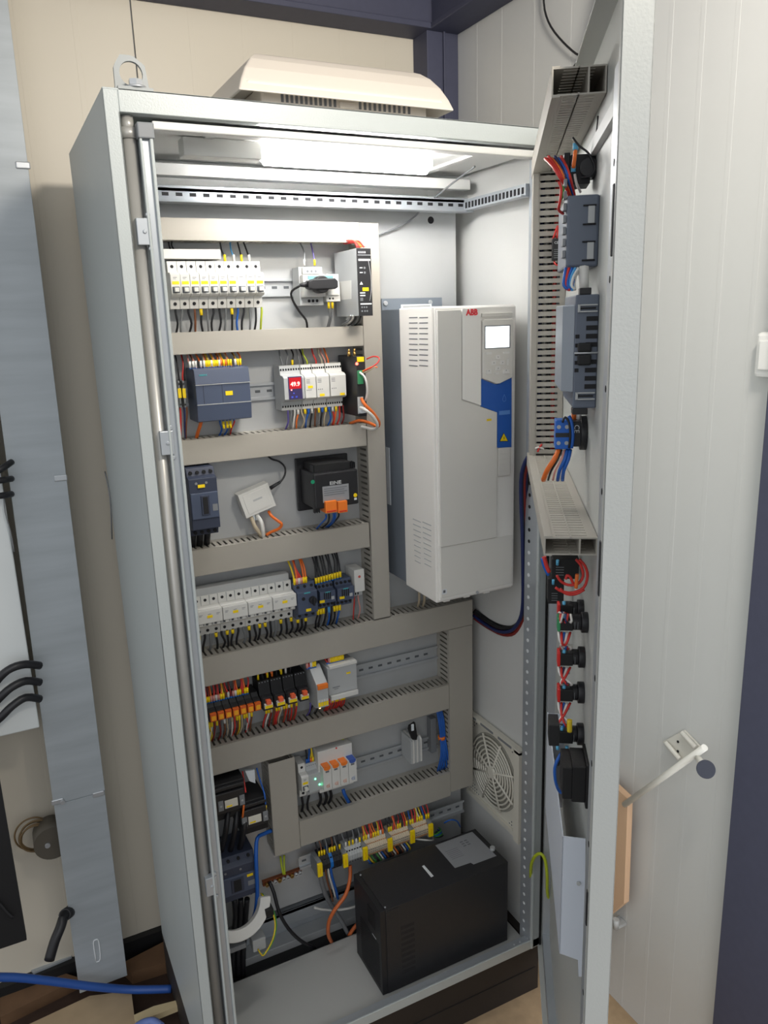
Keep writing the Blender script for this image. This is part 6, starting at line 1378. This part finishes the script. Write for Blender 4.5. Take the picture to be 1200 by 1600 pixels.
for j, P in enumerate(([(870, 899), (876, 908), (888, 914), (903, 912), (911, 900), (908, 884), (900, 874)], [(868, 918), (878, 924), (895, 926), (912, 918), (918, 900), (914, 884), (905, 874)], [(884, 905), (886, 899), (891, 902), (896, 912), (902, 914)], [(875, 920), (885, 928), (900, 928), (913, 921)])):
    dcable('wire', ['inner red wire loop in front of the door relays', 'outer red wire loop in front of the door relays', 'small red wire curl in front of the door relays', 'lower red wire crossing under the door relays'][j], [dpx(u, v, sl) for u, v in P], 0.0019, 'red')
dcable('wire', 'red wires entering the middle door duct at its left', [dpx(850, 870, sl), dpx(853, 882, sl), dpx(858, 894, sl)], 0.003, 'red')
dcable('wire', 'blue wire entering the middle door duct at its left', [dpx(847, 872, sl), dpx(850, 885, sl), dpx(857, 899, sl)], 0.0022, 'blue')
t = dcable('marker_sleeve', 'orange sleeve hanging in front of the door relays', [dpx(902, 897, sl + 0.004), dpx(901, 908, sl + 0.004), dpx(900, 919, sl + 0.004)], 0.0025, 'orange', 'marker')
# pilot buttons
BTN = [(912, 912, 868, 943, 967, 'white and red wired pilot device, uppermost and half hidden', 'red'), (919, 912, 868, 964, 993, 'largest black pilot device with green and blue terminals', 'green'), (914, 905, 868, 1019, 1048, 'black pilot device with red terminals, third down the door', 'red'), (913, 905, 868, 1075, 1104, 'black pilot device with red terminals, fourth down the door', 'red'), (912, 905, 862, 1141, 1170, 'black pilot device below the yellow key, fifth down the door', 'red')]
prev = None
for i, (ur, um, ul, vt, vb, lab, tc) in enumerate(BTN):
    s1, zc_ = dsz(ur, (vt + vb) / 2, 0.003); R_ = abs(dhz(900, vt, s1 - 0.02)[1] - dhz(900, vb, s1 - 0.02)[1]) / 2
    s = s1 - R_; hm = dhz(895, (vt + vb) / 2, s + R_ * 0.6)[0]; hl = dhz(ul + 4, (vt + vb) / 2, s + R_ * 0.6)[0]
    t = dthing('pilot_device', lab, 'push button', s, 0.002, zc_)
    part('collar', MB(DPX).cyl((s, 0.002, zc_), (s, 0.011, zc_), R_ * 1.05, BLK, 26), t, 0.0008)
    part('barrel', MB(DPX).cyl((s, 0.011, zc_), (s, hm + 0.006, zc_), R_ * 0.78, BLK, 22), t, 0.0008)
    part('contact_block', MB(DPX).box(s - R_ * 0.8, s + R_ * 0.85, hm, hl, zc_ - R_ * 0.62, zc_ + R_ * 0.62, BLK2), t, 0.001)
    mb = MB(DPX)
    for k in range(3): mb.box(s + R_ * 0.6, s + R_ * 0.8, 0.016 + 0.004 * k, 0.0165 + 0.004 * k, zc_ - R_ * 0.4, zc_ + R_ * 0.3, MGREY)
    part('print', mb, t)
    part('terminal', MB(DPX).box(s - R_ * 0.5, s + R_ * 0.9, hl - 0.003, hl + 0.001, zc_ - R_ * 0.7, zc_ + R_ * 0.7, {'red': RED, 'green': GRN}[tc]), t, 0.0008, label=tc + ' terminal')
    for q_, zz in ((0.3, zc_ - R_ * 1.1), (0.8, zc_ - R_ * 1.0), (0.6, zc_ + R_ * 1.0)):
        part('sleeve', MB(DPX).cyl((s + R_ * 0.5, hm + (hl - hm) * q_, zz), (s + R_ * 0.5, hm + (hl - hm) * q_, zz - 0.007), 0.0024, MC['light_blue_sleeve'], 8), t, label='light blue sleeve')
    if prev:
        for k, c in enumerate(('red', 'white', 'dark blue' if i % 2 else 'blue', 'red', 'white')):
            a, bq = prev, (s + R_ * 0.5, hm, hl, zc_ + R_)
            ha, hb_ = a[1] + (a[2] - a[1]) * (0.15 + 0.2 * k), bq[1] + (bq[2] - bq[1]) * (0.85 - 0.17 * k)
            dcable('wire', f'{c} wire between the {["", "first and second", "second and third", "third and fourth", "fourth and fifth"][i]} pilot devices on the door', [(a[0], ha, a[3]), (a[0] + 0.012 - 0.004 * (k % 3), ha * 0.7 + hb_ * 0.3 + 0.003, a[3] * 0.65 + bq[3] * 0.35), (bq[0] + 0.01, hb_ + 0.004 * (k % 2), a[3] * 0.3 + bq[3] * 0.7), (bq[0], hb_, bq[3])], 0.0017, c, group=f'{c} wires between {["", "first and second", "second and third", "third and fourth", "fourth and fifth"][i]} pilot devices')
    prev = (s + R_ * 0.5, hm, hl, zc_ - R_ * 0.9)
dcable('yellow_key', 'yellow marker sleeve above the fifth pilot device', [dpx(890, 1125, s + 0.02), dpx(890, 1134, s + 0.02), dpx(890, 1143, s + 0.02)], 0.0038, 'yellow', 'marker')
t, b = dpanel('relay_module', 'black square module left of the fifth pilot device', 'relay', 858, 874, 1133, 1166, 0.045, 0.03, BLK)
part('body', MB(DPX).box(*b, BLK2), t, 0.001)
dcable('wire', 'blue wire hanging from the fifth pilot device to the black bracketed box', [dpx(880, 1172, s), dpx(873, 1184, s + 0.01), dpx(867, 1200, s + 0.01), dpx(868, 1220, s + 0.01), dpx(873, 1235, s), dpx(879, 1239, s)], 0.0024, 'blue')
dcable('wire', 'black wire hanging from the fifth pilot device', [dpx(884, 1172, s), dpx(877, 1183, s + 0.008), dpx(872, 1196, s + 0.008)], 0.002, 'black')
# box with bracket
t, b = dpanel('door_socket', 'black bracketed box near the foot of the door', 'socket', 879, 894, 1200, 1249, 0.024, 0.05, BLK)
s0, s1, h0, h1, z0, z1 = b
part('body', MB(DPX).box(*b, BLK2), t, 0.001)
hq = dhz(904, 1225, s1)[0]
part('flange', MB(DPX).box(s0 - 0.005, s1 + 0.002, 0.002, 0.006, z0 - 0.012, z1 + 0.006, BLK2).box(s0, s1, 0.006, h0, z0 - 0.004, z1 + 0.002, BLK2), t, 0.001)
# document pocket
t = dthing('document_pocket', 'white sheet metal document pocket on the lower door', 'pocket', 0.4, 0.003, 0.3)
sp1, zt1 = dsz(914, 1311, 0.004); hp = dhz(879, 1306, sp1)[0]; zb1_ = dhz(879, 1490, sp1)[1]; zb2 = dsz(912, 1506, 0.004)[1]
print('POCKET', sp1, zt1, hp, zb1_, zb2)
PK = mat('pocket_white', rgb(208, 214, 224), 0.4, var=0.02)
part('side', MB(DPX).prism([(0.003, zt1), (hp, zt1 + 0.002), (hp, zb1_), (dhz(903, 1500, sp1)), (dhz(904, 1526, sp1)), (dhz(911, 1526, sp1)), (dhz(912, 1490, sp1))], sp1 - 0.0015, sp1, PK, 'x'), t)
part('front', MB(DPX).box(sp1 - 0.35, sp1, hp - 0.0015, hp, zb1_, zt1 + 0.002, PK), t)
part('side', MB(DPX).box(sp1 - 0.35, sp1 - 0.3485, 0.003, hp, zb1_, zt1, PK), t)
q = dpx(904, 1380, sp1 + 0.001); part('rivet', MB(DPX).cyl((sp1, q[1], q[2]), (sp1 + 0.003, q[1], q[2]), 0.0028, LGREY, 12), t)
# black vertical gasket strip + stay near the hinge
mb = MB(DPX).tube([(0.10, 0.030, 0.02), (0.10, 0.030, 1.7)], 0.0022, BLK2, 6)

# ================================================================== RIGHT WALL ITEMS
a = at(1183, 519, x=XR - 0.02); b = at(1190, 590, x=XR - 0.02)
t = thing('light_switch', 'white rounded light switch on the wall at the right', 'switch', (XR, a.y - 0.04, b.z))
part('plate', MB().box(XR - 0.022, XR - 0.002, a.y - 0.085, a.y, b.z, a.z, mat('switch_white', rgb(240, 240, 238), 0.3)), t, 0.006)
part('rocker', MB().box(XR - 0.027, XR - 0.022, a.y - 0.075, a.y - 0.010, b.z + 0.012, a.z - 0.012, MC['switch_white']), t, 0.003)
# rod with knob
rod = thing('wall_stay', 'white rod on a slotted wall bracket with a round black knob', 'rod', tuple(at(1070, 1165, x=XR)))
Wm = mat('stay_white', rgb(222, 220, 212), 0.35)
pA = at(1101, 1168, x=0.885); pB = at(976, 1257, x=0.905)
part('rod', MB().cyl(tuple(pA), tuple(pB), 0.0065, Wm, 14), rod)
br = [(1035, 1159), (1068, 1141), (1098, 1172), (1064, 1187)]
pts = [at(u, v, x=XR - 0.006) for u, v in br]
mb = MB().prism([(p.y, p.z) for p in pts], XR - 0.006, XR - 0.001, Wm, 'x')
for (u0, v0, u1, v1) in ((1040, 1160, 1062, 1186), (1065, 1144, 1087, 1168)):
    mb.tube([tuple(at(u0, v0, x=XR - 0.012)), tuple(at(u1, v1, x=XR - 0.012))], 0.005, Wm, 8)
for u, v in ((1059, 1159), (1059, 1174)): p = at(u, v, x=XR - 0.007); mb.cyl((XR - 0.0075, p.y, p.z), (XR - 0.006, p.y, p.z), 0.0028, DARK, 10)
part('wall_bracket', mb, rod, 0.0006)
pK = at(1103, 1202, x=0.872)
v = (pA - pK).normalized()
part('knob_stem', MB().cyl(tuple(at(1090, 1183, x=0.885)), tuple(pK), 0.006, Wm, 12), rod)
kd = (CP - pK).normalized()
part('knob', MB().cyl(tuple(pK - kd * 0.006), tuple(pK + kd * 0.006), 0.0165, mat('knob_navy_black', rgb(40, 44, 58), 0.4), 28).cyl(tuple(pK + kd * 0.006 + EX * 0.003 + EY * 0.006), tuple(pK + kd * 0.0075 + EX * 0.003 + EY * 0.006), 0.0038, LGREY, 14), rod, 0.001, label='round black knob')
# wood board
WD = mat('plywood', rgb(214, 178, 145), 0.6, var=0.12, scale=20, stretch=(1, 1, 0.1))
a0, a1, a2, a3 = at(968, 1234, x=XR - 0.035), at(981, 1248, x=XR - 0.035), at(975, 1412, x=XR - 0.035), at(960, 1441, x=XR - 0.035)
ym = a0.y + 0.16
mb = MB().prism([(a1.y, a1.z), (a2.y, a2.z), (a3.y + 0.02, a3.z), (ym, a3.z), (ym, a0.z), (a0.y + 0.02, a0.z)], XR - 0.035, XR - 0.02, WD, 'x')
single('wooden_board', mb, 'small pale wooden board on the wall behind the open door edge', 'board', (XR - 0.03, a2.y + 0.05, a3.z), bev=0.0008)
single('board_foot', MB().cyl((XR - 0.030, a3.y + 0.0, a3.z + 0.006), (XR - 0.030, a3.y + 0.0, a3.z - 0.018), 0.007, LGREY, 12).box(XR - 0.03, XR - 0.001, a3.y - 0.004, a3.y + 0.02, a3.z - 0.02, a3.z - 0.012, LGREY), 'small grey bracket under the pale wooden board', 'bracket', (XR - 0.02, a3.y, a3.z - 0.02))
# hanging cable top right + brace
P = [tuple(at(u, v, x=XR - 0.012)) for u, v in ((849, -20), (851, 15), (861, 42), (880, 66), (900, 84), (912, 89), (903, 96), (894, 108))]
single('hanging_cable', MB().tube(P, 0.0022, BLK, 7), 'thin black cable draped down the wall above the door', 'cable', P[-1])
pa, pb = at(911, 110, x=0.90), at(936, -8, x=0.90)
pc = at(975, -8, x=0.90); pd = at(945, 110, x=0.90)
dv_ = (pb - pa)
ext = lambda p, q, k: p + (q - p) * k
A1, A2 = ext(pa, pb, 2.2), ext(pa, pb, -0.8); B1, B2 = ext(pd, pc, 2.2), ext(pd, pc, -0.8)
GREYS = mat('brace_grey', rgb(104, 106, 112), 0.6, var=0.1, scale=60)
LS = mat('brace_light', rgb(142, 146, 150), 0.5, var=0.06, scale=40)
mid = lambda p, q, k: p + (q - p) * k
mb = MB().prism([(A1.y, A1.z), (mid(A1, B1, .62).y, mid(A1, B1, .62).z), (mid(A2, B2, .62).y, mid(A2, B2, .62).z), (A2.y, A2.z)], 0.90, 0.915, GREYS, 'x')
mb.prism([(mid(A1, B1, .62).y, mid(A1, B1, .62).z), (B1.y, B1.z), (B2.y, B2.z), (mid(A2, B2, .62).y, mid(A2, B2, .62).z)], 0.905, 0.935, LS, 'x')
struct('trim_5', mb)

# ================================================================== LEFT SIDE
YTR = 0.50
tray = thing('cable_tray', 'galvanised steel cable trunking standing left of the cabinet', 'cable tray', tuple(at(160, 1530, z=FZ)))
TR = mat('galvanised_trunking', rgb(172, 178, 182), 0.42, 0.12, var=0.18, scale=9, stretch=(0.6, 1, 5))
tl0, tr0 = at(120, 1521, y=YTR), at(199, 1524, y=YTR)
tl1, tr1 = at(0, 640, y=YTR), at(11, 0, y=YTR)
zbt, ztt = tr0.z, 2.12
def tx_(z, a, b): k = (z - a.z) / (b.z - a.z); return a.x + (b.x - a.x) * k
tlT, trT = tx_(ztt, tl0, tl1), tx_(ztt, tr0, tr1)
part('trough', MB().prism([(tl0.x, zbt), (tr0.x, zbt), (trT, ztt), (tlT, ztt)], YTR + 0.0015, YTR + 0.06, TR), tray)
zj = at(120, 1248, y=YTR).z
xa_, xb_ = tx_(zj, tl0, tl1), tx_(zj, tr0, tr1)
part('lid', MB().prism([(xa_ - 0.001, zj + 0.001), (xb_ + 0.001, zj + 0.001), (trT + 0.001, ztt), (tlT - 0.001, ztt)], YTR - 0.0016, YTR + 0.0015, TR), tray, 0.0008)
part('lid', MB().prism([(tl0.x, zbt), (tr0.x, zbt), (xb_, zj - 0.001), (xa_, zj - 0.001)], YTR - 0.0005, YTR + 0.0015, TR), tray, 0.0008)
for u, v in ((36, 258), (95, 747), (154, 1241), (90, 1253)):
    p = at(u, v, y=YTR - 0.004); part('clip', MB().box(p.x - 0.013, p.x + 0.013, YTR - 0.005, YTR, p.z - 0.0065, p.z + 0.0065, ZINC), tray, 0.002, label='bright lid clip')
p = at(98, 1253, y=YTR - 0.004); part('screw', MB().cyl((p.x, YTR - 0.008, p.z), (p.x, YTR - 0.001, p.z), 0.005, ZINC, 12), tray)
p = at(152, 1485, y=YTR)
mb = MB(); mb.tube([(p.x - 0.006, YTR - 0.001, p.z - 0.028), (p.x - 0.006, YTR - 0.001, p.z + 0.024), (p.x, YTR - 0.001, p.z + 0.032), (p.x + 0.006, YTR - 0.001, p.z + 0.024), (p.x + 0.004, YTR - 0.001, p.z - 0.026), (p.x - 0.006, YTR - 0.001, p.z - 0.030)], 0.0016, INKL, 6)
part('slot_rim', mb, tray)
# white enclosure at far left with cables
a = at(62, 1137, y=0.47); b = at(0, 1112, y=0.47)
t = thing('wall_enclosure', 'white wall cabinet behind the galvanised trunking at the far left', 'enclosure', (a.x - 0.15, 0.6, a.z))
part('body', MB().box(-0.62, a.x, 0.47, YB - 0.001, a.z, 1.75, mat('enclosure_white', rgb(208, 212, 212), 0.35)), t, 0.003)
for k in range(3):
    v0 = 1040 + 26 * k
    P = [tuple(at(u, v, y=yy)) for u, v, yy in ((62, v0, 0.462), (40, v0 - 2, 0.44), (18, v0 + 4 + 4 * k, 0.43), (0, v0 + 18 + k * 6, 0.43), (-25, v0 + 50, 0.44))]
    single('sheathed_cable', MB().tube(P, 0.0085, wm('black'), 10), f'thick dark cable bending from the white wall cabinet, {["uppermost", "middle", "lowest"][k]} of the three', 'cable', P[-1])
for k, v0 in enumerate((722, 748, 772)):
    P = [tuple(at(u, v, y=yy)) for u, v, yy in ((18, v0, 0.462), (6, v0 + (2 if k else 8), 0.44), (-15, v0 + (4 if k else 20), 0.43))]
    single('sheathed_cable', MB().tube(P, 0.0065, wm('black'), 10), f'short dark conduit at the far left edge, {["top", "middle", "bottom"][k]} of three by the trunking', 'cable', P[-1])
cable('wire', 'thin grey wire hanging at the far left beside the trunking', [(6, 775, 0.462), (8, 800, 0.462), (16, 830, 0.462), (22, 862, 0.462)], 0.0014, 'grey', 'wire')
# black panel
a, b, c_, d_ = at(0, 1184, y=0.30), at(42, 1469, y=0.30), at(0, 1485, y=0.30), at(-60, 1184, y=0.3)
t = thing('black_panel', 'black metal cover with a small handle at the far left edge', 'panel', (b.x, 0.31, b.z))
part('sheet', MB().box(b.x - 0.30, b.x, 0.30, 0.315, b.z, a.z, BLK2), t, 0.001)
P = [tuple(at(u, v, y=0.292)) for u, v in ((-6, 1408), (2, 1415), (10, 1425), (20, 1434))]
part('handle', MB().tube(P, 0.003, BLK, 8), t)
# coil
t = thing('wire_coil', 'dusty coil of brown wire on a grey drum behind the trunking', 'coil', tuple(at(60, 1310, y=0.56)))
cc = at(58, 1308, y=0.585); mb = MB()
for k in range(5):
    r = 0.040 - 0.002 * k; ox, oz = random.uniform(-.004, .004), random.uniform(-.006, .006)
    mb.tube([(cc.x - 0.004 + ox + r * math.cos(q * math.pi / 8), 0.60 - 0.004 * k, cc.z + oz + r * 1.05 * math.sin(q * math.pi / 8)) for q in range(17)], 0.0022, mat('coil_brown', rgb(120, 98, 66), 0.6), 6)
part('windings', mb, t, label='brown wire windings')
c2 = at(82, 1312, y=0.56); part('drum', MB().cyl((c2.x, 0.545, c2.z), (c2.x, 0.60, c2.z), 0.042, mat('drum_grey', rgb(92, 86, 76), 0.6, var=0.2), 28).cyl((c2.x - 0.012, 0.54, c2.z), (c2.x - 0.012, 0.545, c2.z), 0.006, ZINC, 12), t)
# black conduit
P = [tuple(at(u, v, y=yy)) for u, v, yy in ((112, 1422, 0.52), (101, 1430, 0.48), (94, 1450, 0.46), (85, 1472, 0.45), (77, 1500, 0.44))]
single('conduit_elbow', MB().tube(P, 0.0115, BLK, 12).cyl(P[0], P[1], 0.014, BLK, 14), 'black conduit elbow dropping to the floor beside the trunking', 'conduit', P[-1])
# floor items at left
mb = MB().box(-0.9, -0.01, 0.43, 0.50, FZ - 0.03, FZ - 0.005, mat('angle_steel', rgb(96, 104, 112), 0.5, 0.4))
WDK = mat('dusty_wood', rgb(108, 80, 56), 0.8, var=0.35, scale=18, bump=0.4, bscale=60)
pa, pb = at(47, 1508, z=-0.10), at(110, 1478, z=-0.10)
single('steel_angle', MB().prism([(at(45, 1512, z=-.1).x, at(45, 1512, z=-.1).y), (at(52, 1520, z=-.1).x, at(52, 1520, z=-.1).y), (at(112, 1495, z=-.1).x, at(112, 1495, z=-.1).y), (at(108, 1485, z=-.1).x, at(108, 1485, z=-.1).y)], -0.13, -0.10, GALV, 'z'), 'short grey steel angle on the floor behind the blue hose', 'angle', tuple(at(80, 1505, z=-.13)))
SLB = mat('stone_slab', rgb(168, 146, 116), 0.85, var=0.22, scale=14, bump=0.4, bscale=50)
sl_ = [at(u, v, z=-0.118) for u, v in ((20, 1612), (140, 1556), (205, 1548), (213, 1612))]
single('stone_slab', MB().prism([(p.x, p.y) for p in sl_], -0.16, -0.118, SLB, 'z'), 'dusty tan slab on the floor at the bottom left', 'slab', (sl_[0].x, sl_[0].y, -0.16))
ws = [at(u, v, z=-0.105) for u, v in ((209, 1586), (240, 1572), (279, 1562), (278, 1572), (248, 1584), (212, 1597))]
single('wood_offcut', MB().prism([(p.x, p.y) for p in ws], -0.12, -0.105, mat('fresh_wood', rgb(205, 185, 145), 0.6, var=0.1), 'z'), 'pale wood splinter lying beside the tan slab', 'wood', (ws[0].x, ws[0].y, -0.12))
for k, (poly, zz) in enumerate((([(0, 1545), (100, 1520), (125, 1528), (20, 1580), (0, 1590)], -0.13), ([(190, 1505), (262, 1468), (270, 1500), (205, 1520)], -0.125))):
    pp_ = [at(u, v, z=zz) for u, v in poly]
    single('timber_plank', MB().prism([(p.x, p.y) for p in pp_], -0.16, zz, WDK, 'z'), ['dark weathered timber on the floor in front of the blue hose', 'dark weathered timber on the floor behind the blue hose beside the cabinet'][k], 'timber', (pp_[0].x, pp_[0].y, -0.16))
P = [tuple(at(u, v, y=yy)) for u, v, yy in ((-40, 1528, .45), (20, 1527, .455), (80, 1533, .46), (140, 1541, .46), (200, 1546, .455), (240, 1546, .435), (268, 1545, 0.42))]
single('blue_hose', MB().tube(P, 0.0095, mat('hose_blue', rgb(42, 84, 160), 0.45, var=0.1), 12), 'dusty blue hose lying across the floor at the bottom left', 'hose', P[0])
P = [tuple(at(u, v, z=-0.098)) for u, v in ((212, 1606), (225, 1598), (240, 1596), (252, 1604))]
single('blue_hose', MB().tube(P, 0.009, mat('hose_pale', rgb(110, 130, 190), 0.5), 12), 'pale blue hose bend peeking in at the bottom edge', 'hose', P[0])
P = [tuple(at(u, v, x=-0.003)) for u, v in ((164, 737), (169, 760), (173, 790), (175, 842))]
single('wire', MB().tube(P, 0.0015, wm('grey'), 6), 'thin dark wire hanging behind the left side of the cabinet', 'wire', P[-1])
